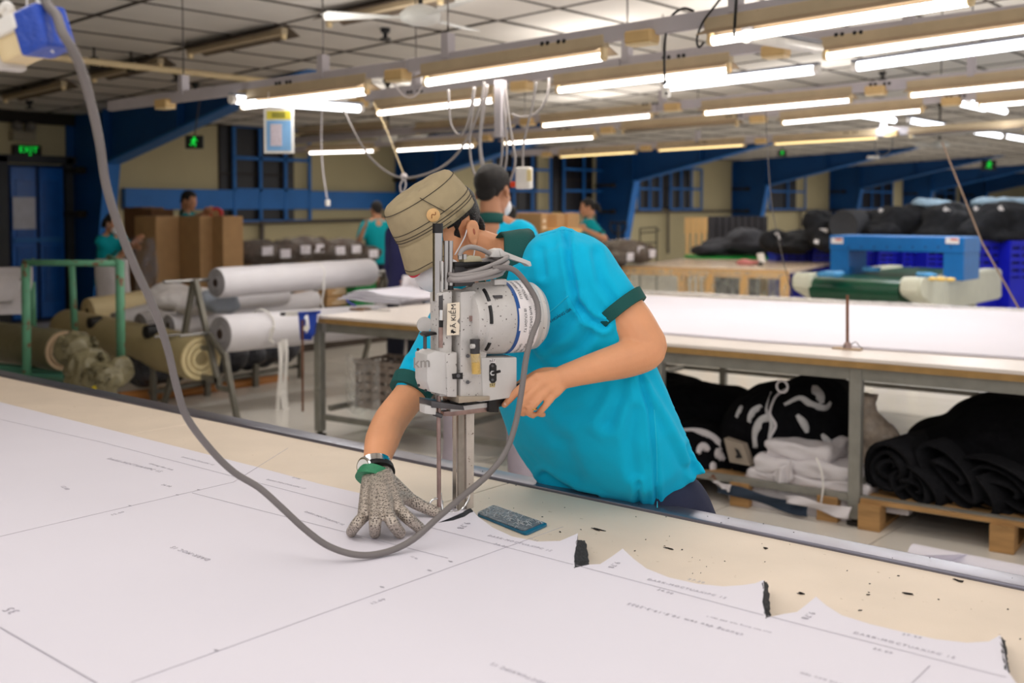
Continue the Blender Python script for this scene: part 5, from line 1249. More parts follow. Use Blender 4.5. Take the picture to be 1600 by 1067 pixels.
spiral('fabric_roll', 'flattened black fabric roll with open coil right of the first roll', at2(1425, 764, .10), tv+tu*.2, .15, 2.4, 1.0, .55, -.55, m_cl2, G, .022)
spiral('fabric_roll', 'long folded black fabric roll slanting down in the middle of the pallet', at2(1485, 745, .12), tv+tu*.25, .26, 2.2, 1.0, .36, -.62, m_cl2, G, .024)
spiral('fabric_roll', 'black fabric roll at the right edge, flattened spiral end', at2(1570, 770, .12), tv+tu*.3, .27, 2.6, 1.0, .42, -.35, m_cl2, G, .024)
heap('fabric_bundle', 'large black fabric drape heaped over the rolls at the right edge', 'fabric', [(at2(1550, 700, .72), (.42, .5, .17)), (at2(1592, 668, .75), (.35, .5, .17)), (at2(1480, 730, .75), (.3, .4, .14)), (at2(1650, 700, .7), (.4, .5, .26)), (at2(1560, 775, .8), (.5, .4, .14))], m_cloth, .024, 4, .014, 4, 'black fabric bundles', 6)
mb = MB(); mb.box(at2(1390, 784, .25), (.26, .3, .03), axt, .008); obj('cloth', mb, m_wcloth, None, 'white cloth under the nearest black fabric roll', 'cloth')
# white paper roll lying on the floor at lower right
A, B = PZ(1425, 880, .06), PZ(1640, 925, .06)
def rollp(u, v):
    a = v*4.6-.6; r = .062+.012*v; return A.lerp(B, u)+V((0, 1, 0))*(r*math.cos(a))+ZZ*(r*math.sin(a)+.012)
t = thing('paper_roll', 'loosely rolled white paper on the floor beyond the near table, lower right', 'paper', A)
mb = MB(); mb.grid(rollp, 8, 22); o = obj('rolled_sheet', mb, m_paper, t, smooth=True)
mb = MB(); mb.grid(lambda u, v: PZ(1418+95*u, 868-2*u+14*v, .14-.06*v+.03*math.sin(u*PI)), 10, 4); obj('loose_flap', mb, m_paper, t, smooth=True)
mb = MB(); mb.grid(lambda u, v: PZ(1420+200*u, 886+40*u+16*v, .02+.10*math.sin(PI*v)), 10, 6); obj('rolled_sheet', mb, m_paper, t, smooth=True)
# crumpled paper near the colleague's feet
c = W(797, 738, 5.45); c.z = .05
mb = MB(); mb.ell(c, (.09, .08, .06)); obj('crumpled_paper', organic(mb, .012, 1, .5, lambda co, no: .035*nz(co, 18, 2)), m_wcloth, None, 'crumpled whitish cloth on the floor by the colleague\'s feet', 'cloth')
# ------------------------------------------------------------------ rolls, trestles and rack on the left
m_roll = mat('roll_white', (220, 216, 219), .6, var=.03, vs=6, bump=.08, bs=14)
m_rollc = mat('roll_cream', (206, 188, 146), .6, var=.06, vs=6, bump=.15, bs=12)
m_rend = mat('roll_end_grey', (160, 156, 158), .7, var=.08, vs=40)
m_olive = mat('wrap_olive', (120, 112, 84), .35, var=.15, vs=6, bump=.4, bs=18)
m_tres = mat('trestle_grey', (122, 118, 108), .5, metal=.4, var=.15, vs=14)
ROLLN = 0
def roll(label, a, b, r, m, core=True, group='fabric rolls', end=m_rend, rb=None):
    a, b = V(a), V(b); d = (b-a).normalized()
    t = thing('fabric_roll', label, 'roll', (a+b)/2-ZZ*r, group)
    n_ = 10; prof = [(r*.97, 0), (r, .02)]+[(r*(1+.012*math.sin(k*2.1)), .02+((b-a).length-.04)*k/n_) for k in range(1, n_)]+[(r, (b-a).length-.02), (r*.96, (b-a).length)]
    mb = MB(); mb.lathe(a, d, prof, 28); obj('roll_body', mb, m, t, ang=50)
    for k in range(3):
        mb = MB(); mb.lathe(a-d*.002, d, [(r*(.94-.24*k), 0), (r*(.94-.24*k), -.004-.004*k), (r*(.78-.24*k), -.004-.004*k), (r*(.78-.24*k), 0)], 24); obj('wound_layer', mb, end, t)
    if core: mb = MB(); mb.lathe(a-d*.01, d, [(r*.16, 0), (r*.16, .03), (r*.26, .03), (r*.26, 0)], 16); obj('core', mb, mat('core_dark', (70, 54, 46), .7), t)
    return t
Y1 = W(302, 437, 8.0).y
def X_(px, py, x): return PX(px, py, x)
a = W(338, 442, 8.05); r1 = roll('top white fabric roll carried on the trestle spindle', a, X_(578, 425, a.x), .112, m_roll)
for px in (492,):
    c = X_(px, 432, a.x); mb = MB(); mb.tube([c+V((.115*math.cos(t_), .01*math.sin(3*t_), .115*math.sin(t_))) for t_ in np.linspace(0, 6.283, 25)[:-1]], .006, 5, closed=True); obj('tie_strap', mb, m_white, r1)
    mb = MB(); mb.tube(cr([c+V((.11, 0, -.02)), c+V((.13, -.02, -.10)), c+V((.12, -.03, -.2)), c+V((.12, 0, -.28))]), .007, 5); obj('tie_end', mb, m_white, r1)
a3 = W(345, 522, 7.85); r3 = roll('big white fabric roll with grey ringed end on the lower spindle', a3, X_(600, 500, a3.x), .135, m_roll)
c = X_(409, 512, a3.x); mb = MB(); mb.tube([c+V((.138*math.cos(t_), .01*math.sin(3*t_), .138*math.sin(t_))) for t_ in np.linspace(0, 6.283, 25)[:-1]], .008, 5, closed=True); obj('tie_strap', mb, m_white, r3)
mb = MB(); mb.tube(cr([c+V((.14, 0, .0)), c+V((.17, -.03, .02)), c+V((.15, -.05, -.06)), c+V((.14, 0, -.1))]), .008, 5); obj('tie_bow', mb, m_white, r3)
for k, (px, dx) in enumerate(((436, 0), (444, .03), (440, .015))):
    c = X_(px, 527, a3.x+.1); mb = MB(); mb.grid(lambda u, v: c+V((.02*math.sin(v*5+k), .035*(u-.5)+dx*v, -.58*v)), 2, 10); obj('hanging_tape', mb, m_white, r3)
a4 = W(264, 508, 8.5); roll('slim white fabric roll behind the trestle legs', a4, X_(492, 468, a4.x), .085, m_roll)
a2 = W(352, 470, 8.8); roll('white fabric roll just under the top spindle roll', a2, X_(446, 461, a2.x), .075, m_roll)
a5 = W(220, 507, 9.0); roll('short white roll with dull grey end left of the trestle', a5, X_(300, 492, a5.x), .098, m_roll)
a6 = W(181, 505, 9.2); roll('grey ended roll leaning behind the right green post', a6, X_(236, 490, a6.x), .095, mat('roll_grey', (186, 182, 182), .6))
a7 = W(138, 487, 9.6); roll('cream fabric roll on top of the pile behind the green rack', a7, X_(262, 468, a7.x), .12, m_rollc, end=m_rollc)
a8 = W(314, 560, 7.95); roll('long olive wrapped roll with cream round end, lowest of the pile', a8, W(105, 512, 9.6), .165, mat('roll_olive', (168, 152, 112), .45, var=.08, vs=4, bump=.25, bs=10), False, end=mat('roll_end_cream', (226, 208, 160), .6))
a9 = W(100, 548, 7.9); roll('olive plastic wrapped roll lying in the green pipe rack', a9, W(-90, 520, 9.2), .15, m_olive, end=mat('roll_end_tan', (176, 150, 120), .7))
for c, r in ((W(157, 503, 9.0), .05), (W(246, 517, 8.3), .055)):
    mb = MB(); mb.lathe(c, -YY, [(0, -.02), (r, 0), (r*.9, .1), (0, .12)], 16); obj('core_plug', mb, m_black, None, 'black plug in the end of ' + ('the cream roll' if r < .052 else 'the olive roll beside the trestle'), 'plug', 'black core plugs')
mb = MB(); mb.tube([W(185, 622, 8.25), W(445, 592, 9.6)], .045, 14); o = obj('cardboard_tube', mb, mat('tube_brown', (176, 116, 60), .55), None, 'long brown cardboard tube on the floor under the rolls', 'tube', smooth=False)
# trestles
def trestle(label, Y, segs, rods):
    pts = [PY(x, y, Y) for s_ in segs for x, y in s_]
    t = thing('trestle', label, 'trestle', V((sum(p.x for p in pts)/len(pts), Y, min(p.z for p in pts))), 'A-frame roll trestles')
    for nm, w_, (a, b) in [(('leg' if abs(a[1]-b[1]) > abs(a[0]-b[0]) else 'cross_bar'), .036, (a, b)) for a, b in segs]:
        mb = MB(); mb.beam(PY(*a, Y), PY(*b, Y), w_, w_, YY); obj(nm, mb, m_tres, t)
    for a, b, r in rods:
        P = PY(*a, Y); Q = PX(b[0], b[1], P.x) if abs(a[0]-b[0]) > 100 else V((P.x, P.y+.3, P.z)); P = P-YY*.25
        mb = MB(); mb.cyl(P, Q, r, n=8); obj('spindle', mb, m_steel, t)
    return t
trestle('grey A-frame trestle holding the white rolls, nearest on the left', Y1, [((303, 437), (277, 588)), ((305, 437), (343, 607)), ((288, 541), (329, 544)), ((282, 583), (344, 594)), ((288, 526), (255, 634)), ((326, 520), (351, 556)), ((351, 552), (371, 657)), ((343, 606), (360, 609))], [((303, 438), (303, 438), .013), ((288, 522), (288, 522), .011), ((328, 520), (328, 520), .011)])
Y2 = W(600, 440, 10.0).y
trestle('A-frame trestle holding the far ends of the rolls behind the second table', Y2, [((600, 425), (565, 580)), ((602, 425), (632, 585)), ((585, 500), (615, 505))], [((600, 430), (600, 430), .013)])
mb = MB(); P = X_(578, 425, a.x); mb.cyl(P-YY*.2, P+YY*.75, .013, n=8); obj('spindle', mb, m_steel, r1)
for k, (px, y0, y1) in enumerate(((612, 512, 590), (626, 512, 560), (640, 510, 575))):
    c = W(px, y0, 9.4); e = W(px+3, y1, 9.4); mb = MB(); mb.grid(lambda u, v: c.lerp(e, v)+RT*(.09*(u-.5)*(1-.4*v))+FW*.02*math.sin(u*8+v*5), 5, 12); obj('cloth_strip', mb, m_wcloth, None, 'white cloth strip hanging under the rear of the second table, ' + ['left', 'middle', 'right'][k] + ' of three', 'cloth', 'hanging cloth strips', smooth=True)
# low steel shelf with dark wrapped bundles under the rolls
p0, p1 = W(240, 625, 8.3), W(470, 590, 9.7)
t = thing('low_rack', 'low steel rack with dark wrapped bundles under the white rolls', 'rack', V((p0.x, p0.y, 0)))
for f in (0, .33, .66, 1):
    c = p0.lerp(p1, f); mb = MB(); mb.box((c.x, c.y, .3), (.04, .04, .6)); obj('post', mb, m_tres, t)
for z_ in (.1, .46):
    A, B = V((p0.x-.05, p0.y, z_)), V((p1.x-.05, p1.y, z_)); mb = MB(); mb.beam(A, B, .04, .03); obj('rail', mb, m_tres, t)
    mb = MB(); mb.beam(A-XX*.6, B-XX*.6, .04, .03); obj('rail', mb, m_tres, t)
m_dkbag = mat('dark_bag', (58, 58, 64), .25, var=.4, vs=14, bump=.6, bs=40)
for k in range(8):
    c = p0.lerp(p1, (k+.4)/8); c = V((c.x-.22, c.y, .27))
    mb = MB(); mb.ell(c, (.3, .16, .15)); mb.ell(c+ZZ*.04+YY*.05, (.2, .12, .14))
    obj('wrapped_bundle', organic(mb, .022, 2, .5, lambda co, no: .02*nz(co, 11, k)), m_dkbag, None, 'dark film wrapped bundle in the low rack, ' + ['first', 'second', 'third', 'fourth', 'fifth', 'sixth', 'seventh', 'eighth'][k] + ' from left', 'bundle', 'dark bundles in the low rack', smooth=True)
# grey white cloth heaps on the rolls
heap('cloth', 'crumpled grey white cloth draped over the rolls left of the trestle', 'cloth', [(W(285, 468, 8.7), (.22, .3, .09)), (W(265, 458, 8.8), (.14, .2, .08)), (W(310, 478, 8.6), (.16, .2, .07))], mat('cloth_grey', (198, 192, 190), .85, var=.06, bump=.3, bs=30), .022, 3, .03, 7)
heap('cloth', 'bluish grey cloth draped over the rolls right of the trestle top', 'cloth', [(W(338, 468, 8.5), (.14, .2, .08)), (W(352, 478, 8.5), (.09, .15, .05))], mat('cloth_bluegrey', (150, 156, 166), .85, bump=.3, bs=30), .02, 3, .025, 8)
def wrapheap(name, label, cat, blobs):
    mb = MB()
    for c, r in blobs: mb.ell(c, r, axt, 16, 10)
    rd = lambda co, k, s_: .5-abs(nz((co[0], co[1], co[2]*.55), k, s_))*1.6
    return obj(name, organic(mb, .013, 6, .6, lambda co, no: .05*rd(co, 5, 3)+.028*rd(co, 12, 7)+.01*rd(co, 30, 1)), m_olive, None, label, cat, smooth=True)
# green pipe rack
m_gp = mat('pipe_green', (92, 150, 118), .5, var=.08, vs=10, spots=((112, 84, 60), 16, .6))
D = 7.6
t = thing('pipe_rack', 'chipped green pipe rack with olive roll at the left edge', 'rack', W(115, 560, D))
for a, b, r, d1, d2 in (((40, 412), (42, 592), .03, D, D), ((187, 408), (189, 560), .03, D, D), ((112, 412), (117, 520), .025, D+.9, D+.9), ((50, 440), (52, 515), .025, D+.9, D+.9)):
    mb = MB(); mb.tube([W(*a, d1), W(*b, d2)], r, 12); obj('post', mb, m_gp, t, smooth=True)
for a, b, d1, d2 in (((36, 410), (190, 412), D, D), ((40, 414), (52, 408), D, D+.9), ((190, 412), (170, 402), D, D+.9)):
    mb = MB(); mb.tube([W(*a, d1), W(*b, d2)], .022, 12); obj('top_bar', mb, m_gp, t, smooth=True)
for k in range(3):
    mb = MB(); P, Q = W(-60, 566+k*8, D+.5-.25*k), W(100, 580+k*8, D+.5-.25*k); mb.beam(P, Q, .12, .02); obj('shelf_board', mb, mat('shelf_green', (70, 128, 108), .5), t)
mb = MB(); mb.beam(W(-20, 596, D), W(190, 590, D+.6), .03, .03); obj('lower_bar', mb, mat('bar_red', (110, 40, 44), .5), t)
wrapheap('plastic_wrap', 'loose olive plastic wrap hanging off the rack roll end', 'plastic', [(W(120, 545, 7.55), (.10, .16, .11)), (W(140, 575, 7.45), (.13, .15, .12)), (W(165, 590, 7.4), (.13, .15, .10)), (W(185, 578, 7.45), (.07, .1, .09)), (W(130, 600, 7.4), (.1, .12, .08))])
mb = MB(); mb.ell(W(146, 607, 7.27), (.03, .012, .03)); obj('yellow_tag', organic(mb, .006, 1, .5, lambda co, no: .006*nz(co, 60, 1)), mat('tag_yellow', (230, 206, 40), .5), None, 'small yellow tag on the olive plastic wrap', 'tag')
mb = MB(); A, B = W(-40, 418, 8.1), W(50, 416, 8.1)
def hang(u, v):
    c = A.lerp(B, u); return c-ZZ*(.34*v)+FW*(-.25*v+.05*math.sin(v*4))+RT*.04*v
mb.grid(hang, 8, 10, RT*.004); obj('cloth', mb, m_wcloth, None, 'white cloth folded over the bar at the left edge', 'cloth', smooth=True)
mb = MB(); A2, B2 = W(-10, 420, 7.75), W(36, 418, 7.75)
mb.grid(lambda u, v: A2.lerp(B2, u)-ZZ*.25*v-RT*.07*v*u+FW*.03*math.sin(v*5), 6, 8, RT*.004); obj('cloth', mb, m_wcloth, None, 'white cloth flap in front of the bar at the left edge', 'cloth', smooth=True)
# ------------------------------------------------------------------ cartons on the left
def box_at(name, label, px, py, d, sx, sy, h, m, group=None, cat='carton', flaps=True, mark=None, z0=0.0):
    """upright carton whose nearest vertical edge is at the pixel, top at py"""
    P = W(px, py, d); zt = P.z; zb_ = zt-h if h else z0
    t = thing(name, label, cat, (P.x-sx/2, P.y+sy/2, zb_), group)
    mb = MB(); mb.box((P.x-sx/2, P.y+sy/2, (zt+zb_)/2), (sx, sy, zt-zb_), None, .006, 1); obj('carton_body', mb, m, t)
    mb = MB(); mb.box((P.x-sx/2, P.y+sy/2, zt+.002), (sx-.01, .05, .004)); obj('tape', mb, mat('carton_tape', (206, 164, 110), .3), t)
    mb = MB(); mb.box((P.x-sx/2, P.y+sy/2, zt+.0045), (.004, sy-.01, .003)); obj('flap_seam', mb, m_dark, t)
    if mark:
        for k, z_ in enumerate((.3, .62)): mb = MB(); mb.box((P.x+.001, P.y+sy*.5, zb_+(zt-zb_)*z_), (.003, sy*(.6-.2*k), (zt-zb_)*.14)); obj('printed_mark', mb, mat('carton_print', mark, .8, var=.3, vs=90), t)
    return t
m_card2 = mat('cardboard_dark', (112, 78, 50), .8, var=.08, vs=10)
box_at('carton', 'tall cardboard carton, left of the three in front of the barred window', 243, 338, 12.0, .42, .30, None, m_card, 'tall cartons')
box_at('carton', 'tall cardboard carton, middle one of three below the man with red tape', 312, 338, 12.0, .40, .26, None, m_card, 'tall cartons')
box_at('carton', 'tall cardboard carton, right of the three, beside wrapped bundles', 348, 338, 12.0, .30, .27, None, m_card, 'tall cartons')
box_at('carton', 'dark brown carton standing behind the seated woman', 221, 324, 13.0, .4, .3, None, m_card2, 'tall cartons')
box_at('carton', 'dark brown carton behind the left tall carton', 236, 327, 12.7, .3, .3, None, m_card2, 'tall cartons')
for i in range(2):
    for j in range(2):
        box_at('carton', f'brown printed carton under the top white roll, {"upper" if j == 0 else "lower"} {"left" if i == 0 else "right"} of four', 462+49*i, 448+16*j, 11.3, .12, .36, .10, m_card, 'small printed cartons', mark=(230, 214, 190))
P = W(560, 440, 11.6); mb = MB(); mb.box((P.x, P.y, P.z-.14), (.22, .3, .28)); bo_ = obj('bin', mb, mat('bin_green', (16, 120, 60), .5), None, 'green bin beside the printed cartons', 'bin')
mb = MB(); mb.tube([V((P.x+a, P.y+b, P.z)) for a, b in ((-.11, -.15), (.11, -.15), (.11, .15), (-.11, .15))], .015, 6, closed=True); obj('rim', mb, mat('bin_green', (16, 120, 60)), bo_)
P = W(500, 447, 11.6); mb = MB(); mb.box((P.x-.4, P.y+.3, .33), (.8, 2.4, .66)); st_ = obj('low_platform', mb, mat('platform_dark', (70, 60, 52), .8), None, 'dark low platform carrying the printed cartons', 'platform')
mb = MB(); mb.box((P.x-.4, P.y+.3, .665), (.84, 2.44, .02)); obj('platform_top', mb, m_card2, st_)
# packing bench with film wrapped bundles
A, B = W(384, 414, 13.0), W(600, 412, 15.0)
t = thing('packing_bench', 'bench behind the rolls carrying dark bundles in clear bags', 'bench', V((A.x, A.y, 0)))
mb = MB(); mb.beam(V((A.x-.4, A.y, A.z)), V((B.x-.4, B.y, B.z)), 1.2, .04); obj('bench_top', mb, m_wood, t)
for f in (.05, .5, .95):
    for o_ in (.1, -.9): c = A.lerp(B, f); mb = MB(); mb.box((c.x+o_, c.y, c.z/2-.01), (.06, .06, c.z-.02)); obj('leg', mb, m_wood, t)
m_brn = mat('bundle_brown', (72, 58, 50), .8, var=.4, vs=18)
m_filmb = film('bag_film', (196, 188, 182), .16, .1)
def bagged(label, c, r, k, ax_=None):
    t = thing('bagged_bundle', label, 'bundle', c-ZZ*r[2], 'bundles in clear bags')
    mb = MB(); mb.ell(c, r, None, 14, 9); mb.ell(c+V((.05, .12, .03)), (r[0]*.8, r[1]*.6, r[2]*.8), None, 14, 9)
    obj('bundle', organic(mb, .03, 2, .5, lambda co, no: .03*nz(co, 9, k)), m_brn, t, smooth=True)
    mb = MB(); mb.ell(c, (r[0]*1.1, r[1]*1.12, r[2]*1.12), None, 18, 12); obj('bag', organic(mb, .035, 1, .5, lambda co, no: .03*nz(co, 12, k+3)), m_filmb, t, smooth=True)
    mb = MB(); mb.box(c+V((r[0]*1.02, .02, .02)), (.01, .16, .10), rotz(.1)); obj('paper_label', mb, m_paper, t)
for k, (px, py, d, rx, ry, rz_) in enumerate(((395, 394, 12.6, .24, .28, .14), (425, 398, 12.9, .22, .26, .12), (455, 392, 13.2, .24, .30, .15), (478, 390, 13.5, .22, .26, .16), (508, 393, 13.8, .26, .30, .14), (535, 391, 14.1, .24, .28, .15), (562, 398, 14.4, .24, .28, .12))):
    bagged(f'dark bundle in a clear bag on the bench, {["first", "second", "third", "fourth", "fifth", "sixth", "seventh"][k]} from left', W(px, py, d), (rx, ry, rz_), k)
# ------------------------------------------------------------------ right side: packing table, conveyor, crates, heaps
P0, P1 = PZ(972, 416, .76), PZ(1232, 423, .76)
u_ = (P1-P0).normalized(); v_ = V((-u_.y, u_.x, 0)); axq = axes(u_, v_, ZZ); LQ = (P1-P0).length
t = thing('packing_table', 'wooden packing table wrapped in clear plastic behind the second table', 'table', V((P0.x, P0.y, 0)))
m_ply = mat('plywood', (222, 178, 118), .6, var=.1, vs=5)
mb = MB(); mb.box(P0+u_*LQ/2+v_*1.2-ZZ*.02, (LQ, 2.4, .04), axq); obj('tabletop', mb, mat('top_pinkish', (222, 200, 172), .3, var=.12, vs=9), t)
mb = MB(); mb.box(P0+u_*LQ/2-ZZ*.05, (LQ, .04, .1), axq); obj('front_board', mb, m_ply, t)
for f in (.02, .38, .55, .75, .98):
    mb = MB(); c = P0+u_*LQ*f; mb.box((c.x, c.y, .35), (.09, .09, .7), axq); obj('leg', mb, m_ply, t)
for f in (.3, .66): mb = MB(); c = P0+u_*LQ*f+v_*1.6; mb.box((c.x, c.y, .35), (.09, .09, .7), axq); obj('leg', mb, m_ply, t)
mb = MB(); mb.box(P0+u_*LQ/2+v_*.9-ZZ*.62, (LQ*.9, 1.4, .02), axq); obj('lower_shelf', mb, mat('shelf_green2', (96, 160, 110), .5), t)
mb = MB(); mb.grid(lambda a, b: P0+u_*(LQ*a)-v_*(.06+.02*math.sin(a*30+b*4))-ZZ*(.02+.62*b), 60, 10); obj('plastic_curtain', mb, film('curtain_film', (214, 216, 206), .28, .1), t, smooth=True)
mb = MB(); mb.grid(lambda a, b: P0+u_*(LQ*a)+v_*(2.3*b)+ZZ*(.012+.02*abs(nz((a*14, b*9, 0), 1, 2))), 50, 24); obj('plastic_cover', mb, film('cover_film', (232, 214, 196), .4, .08), t, smooth=True)
for k, (px, py, d, r) in enumerate(((948, 394, 13.6, (.22, .25, .14)), (975, 396, 14.6, (.24, .3, .15)), (997, 397, 13.3, (.20, .24, .11)), (960, 404, 12.9, (.22, .22, .08)))):
    bagged(f'brown bundle in a clear bag on the packing table, {["rear left", "rear right", "right", "front left"][k]} of four', PZ(px, [409, 411, 411, 413][k], .79)+ZZ*r[2], r, 20+k)
c = W(1165, 410, 14.2)
heap('cloth', 'small pink and red cloth on the packing table', 'cloth', [(c, (.14, .08, .04)), (c+u_*.12, (.06, .06, .03))], mat('cloth_pink', (206, 130, 130), .8), .018, 2, .015, 12)
c = W(1187, 404, 14.0); t = thing('tape_gun', 'white tape dispenser standing on the packing table', 'tape dispenser', c-ZZ*.08)
mb = MB(); mb.poly([c+RT*-.03+ZZ*.06, c+RT*.05+ZZ*.07, c+RT*.08-ZZ*.05, c-ZZ*.06], Fh*.05); obj('body', mb, m_white, t)
mb = MB(); mb.cyl(c+RT*.01-ZZ*.07-Fh*.03, c+RT*.01-ZZ*.07+Fh*.03, .03, n=10); obj('handle', mb, m_grid, t)
# needle detector conveyor
Yc = PZ(1270, 440, .76).y; XR = PY(1418, 440, Yc).x; XL = PY(1248, 440, Yc).x; zc = .80
t = thing('conveyor', 'conveyor with blue arch, dark green belt and cream side cheeks', 'machine', V(((XL+XR)/2, Yc+1, 0)))
m_cheek = mat('cheek_cream', (204, 204, 186), .45, var=.04)
m_arch = mat('arch_blue', (12, 104, 176), .4, var=.06)
for nm, xx in (('left', XL), ('right', XR)):
    mb = MB(); q = [(0, zc-.02), (.0, zc-.11), (.08, zc-.14), (.55, zc-.32), (2.6, zc-.32), (2.6, zc+.02), (.5, zc+.02), (.12, zc+.04), (.03, zc+.03)]
    mb.poly([V((xx-.08, Yc+y, z_)) for y, z_ in q], XX*.2); bmesh.ops.bevel(mb.bm, geom=list(mb.bm.edges), offset=.02, segments=2, affect='EDGES'); obj('side_cheek', mb, m_cheek, t, ang=40)
q = [(.14+.12*math.cos(a), zc-.12+.12*math.sin(a)) for a in np.linspace(PI/2, 3*PI/2, 12)]
mb = MB(); mb.poly([V((XL+.1, Yc+y, z_)) for y, z_ in [(2.6, zc)]+q+[(.5, zc-.3), (2.6, zc-.3)]], XX*(XR-XL-.2)); obj('belt', mb, mat('belt_green', (12, 66, 44), .3, var=.1), t, ang=40)
ya = Yc+.75; z1 = W(1400, 369, 11.6).z
xl2, xr2 = PY(1297, 400, ya).x, PY(1506, 400, ya).x
for x0_, x1_ in ((xl2, xl2+.2), (xr2-.2, xr2)):
    mb = MB(); mb.box(((x0_+x1_)/2, ya+.25, (zc+z1)/2-.02), (.2, .5, z1-zc), None, .008, 1); obj('arch_post', mb, m_arch, t)
mb = MB(); mb.box(((xl2+xr2)/2, ya+.25, z1-.07), (xr2-xl2+.01, .52, .155), None, .008, 1); am = obj('arch_beam', mb, m_arch, t)
for px in (1308, 1488):
    c = PY(px, 376, ya-.016); mb = MB(); mb.box(c, (.13, .006, .06)); stk = obj('sticker', mb, m_stick, am)
    mb = MB(); mb.box(c+V((.02, -.004, .012)), (.07, .003, .018)); obj('sticker_print', mb, mat('print_red', (206, 80, 50), .5), stk)
for k in range(9):
    c = PY(1326+20*k, 386, ya-.012); mb = MB(); mb.cyl(c-YY*.006, c, .008, n=8); obj('bolt', mb, m_grid, am)
for f in (.1, .5, .9):
    for yy in (.5, 2.3): mb = MB(); mb.box((XL+(XR-XL)*f, Yc+yy, .25), (.07, .07, .5)); obj('leg', mb, m_cheek, t)
for k, (px, py, w_, lab) in enumerate(((1298, 428, .2, 'blue folded cloth on the left cheek of the conveyor'), (1362, 421, .18, 'blue folded cloth under the conveyor arch'), (1448, 430, .16, 'blue cloth beside the right arch post'))):
    c = PZ(px, py, zc+.05); mb = MB(); mb.box(c, (w_, w_*1.3, .05), rotz(.3*k), .015)
    obj('cloth', organic(mb, .015, 2, .5, lambda co, no: .012*nz(co, 14, k)), mat('cloth_blue', (70, 140, 190), .6, var=.1), None, lab, 'cloth', 'blue cloths on the conveyor', smooth=True)
c = PZ(1470, 436, zc+.03); heap('tape_rolls', 'small yellow and orange tapes on the conveyor right side', 'tape', [(c, (.05, .05, .02)), (c+XX*.09, (.05, .05, .018)), (c-XX*.08, (.04, .05, .02))], mat('tape_yellow', (226, 190, 100), .5), .012, 1, .004, 20)
# blue crates
m_crate = mat('crate_blue', (20, 28, 190), .4, var=.08)
m_crate_in = mat('crate_shade', (10, 14, 96), .6)  # darkened crate blue: shade behind the slats put into the colour
def crate(px0, px1, py0, py1, d, label):
    a = W(px0, py0, d); b = W(px1, py1, d); w_ = (W(px1, py0, d)-a).length; h_ = a.z-b.z; dp = .5
    t = thing('crate', label, 'crate', (a+b)/2, 'blue plastic crates'); z0 = b.z
    ax2 = axes(RT, Fh, ZZ); cc = V(((a.x+b.x)/2, (a.y+b.y)/2, 0))
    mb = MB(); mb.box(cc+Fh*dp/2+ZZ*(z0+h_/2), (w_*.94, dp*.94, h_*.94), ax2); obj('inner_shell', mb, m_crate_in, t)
    for k in range(5):
        mb = MB(); mb.box(cc+ZZ*(z0+h_*(k+.5)/5), (w_*.985, .03, h_*.12), ax2); obj('slat', mb, m_crate, t)
    n_ = max(3, int(w_/.1))
    for k in range(n_+1):
        mb = MB(); mb.box(cc+RT*(w_*(k/n_-.5)*.97)-Fh*.004+ZZ*(z0+h_/2), (.022, .03, h_), ax2); obj('rib', mb, m_crate, t)
    for s in (-1, 1): mb = MB(); mb.box(cc+RT*s*w_*.485+Fh*dp/2+ZZ*(z0+h_/2), (.02, dp, h_), ax2); obj('end_wall', mb, m_crate, t)
    mb = MB(); mb.box(cc-Fh*.008+ZZ*(z0+h_-.02), (w_, .05, .04), ax2); obj('rim', mb, m_crate, t)
    if b.z > .35:
        for k in range(1):
            t2_ = MB(); t2_.box(cc+Fh*dp/2+ZZ*(z0/2), (w_*.98, dp*.98, z0), ax2); obj('lower_tier', t2_, m_crate, t)
CR = [(1213, 1268, 389, 425, 15.2), (1270, 1325, 388, 425, 15.0), (1326, 1372, 392, 427, 14.6), (1373, 1410, 392, 427, 14.4), (1411, 1447, 391, 427, 14.2), (1448, 1508, 389, 428, 13.8), (1520, 1576, 376, 433, 13.2), (1578, 1640, 376, 434, 12.9)]
for k, c in enumerate(CR): crate(*c, f'blue plastic crate in the row behind the conveyor, {["first", "second", "third", "fourth", "fifth", "sixth", "seventh", "eighth"][k]} from left')
# dark heaps on the crates
m_heap = mat('heap_dark', (26, 27, 32), .9, var=.4, vs=10, bump=.4, bs=40)
def hp(px, py, d, rx, ry): s = d/FPX; return (W(px, py, d), (rx*s, .45, ry*s))
for lab, bl in (('dark fabric heap with white tags left of the blue arch', [hp(1290, 365, 14.8, 26, 26), hp(1280, 345, 14.9, 14, 16), hp(1300, 378, 14.6, 28, 14)]), ('dark bag heap on the crates at far left of the row', [hp(1215, 375, 15.2, 20, 16), hp(1250, 375, 15.2, 24, 14), hp(1240, 384, 15, 40, 10)]),
                ('black fabric heap above the blue arch', [hp(1400, 348, 14.6, 40, 24), hp(1430, 340, 14.6, 36, 22), hp(1380, 360, 14.4, 34, 14), hp(1370, 340, 14.9, 18, 14)]), ('black fabric heap above the right arch post', [hp(1480, 345, 14.2, 34, 28), hp(1510, 352, 14, 34, 26), hp(1470, 366, 14, 40, 14)]), ('black fabric heap on the crates at the right edge', [hp(1560, 345, 13.4, 40, 30), hp(1600, 350, 13.4, 40, 30), hp(1530, 362, 13.4, 30, 18), hp(1580, 370, 13.3, 50, 12)])):
    heap('fabric_heap', lab, 'fabric', bl, m_heap, .045, 2, .07, 4, 'dark fabric heaps on the crates', len(lab))
HB = [bvh(o) for o in COL.objects if o.name.startswith('fabric_heap')]
def on_heap(px, py):
    r = ray(px, py).normalized(); best = None
    for b_ in HB:
        q = b_.ray_cast(C0, r, 40)
        if q[0] is not None and (best is None or q[3] < best[1]): best = (q[0]-r*.004, q[3])
    return best[0] if best else W(px, py, 13.5)
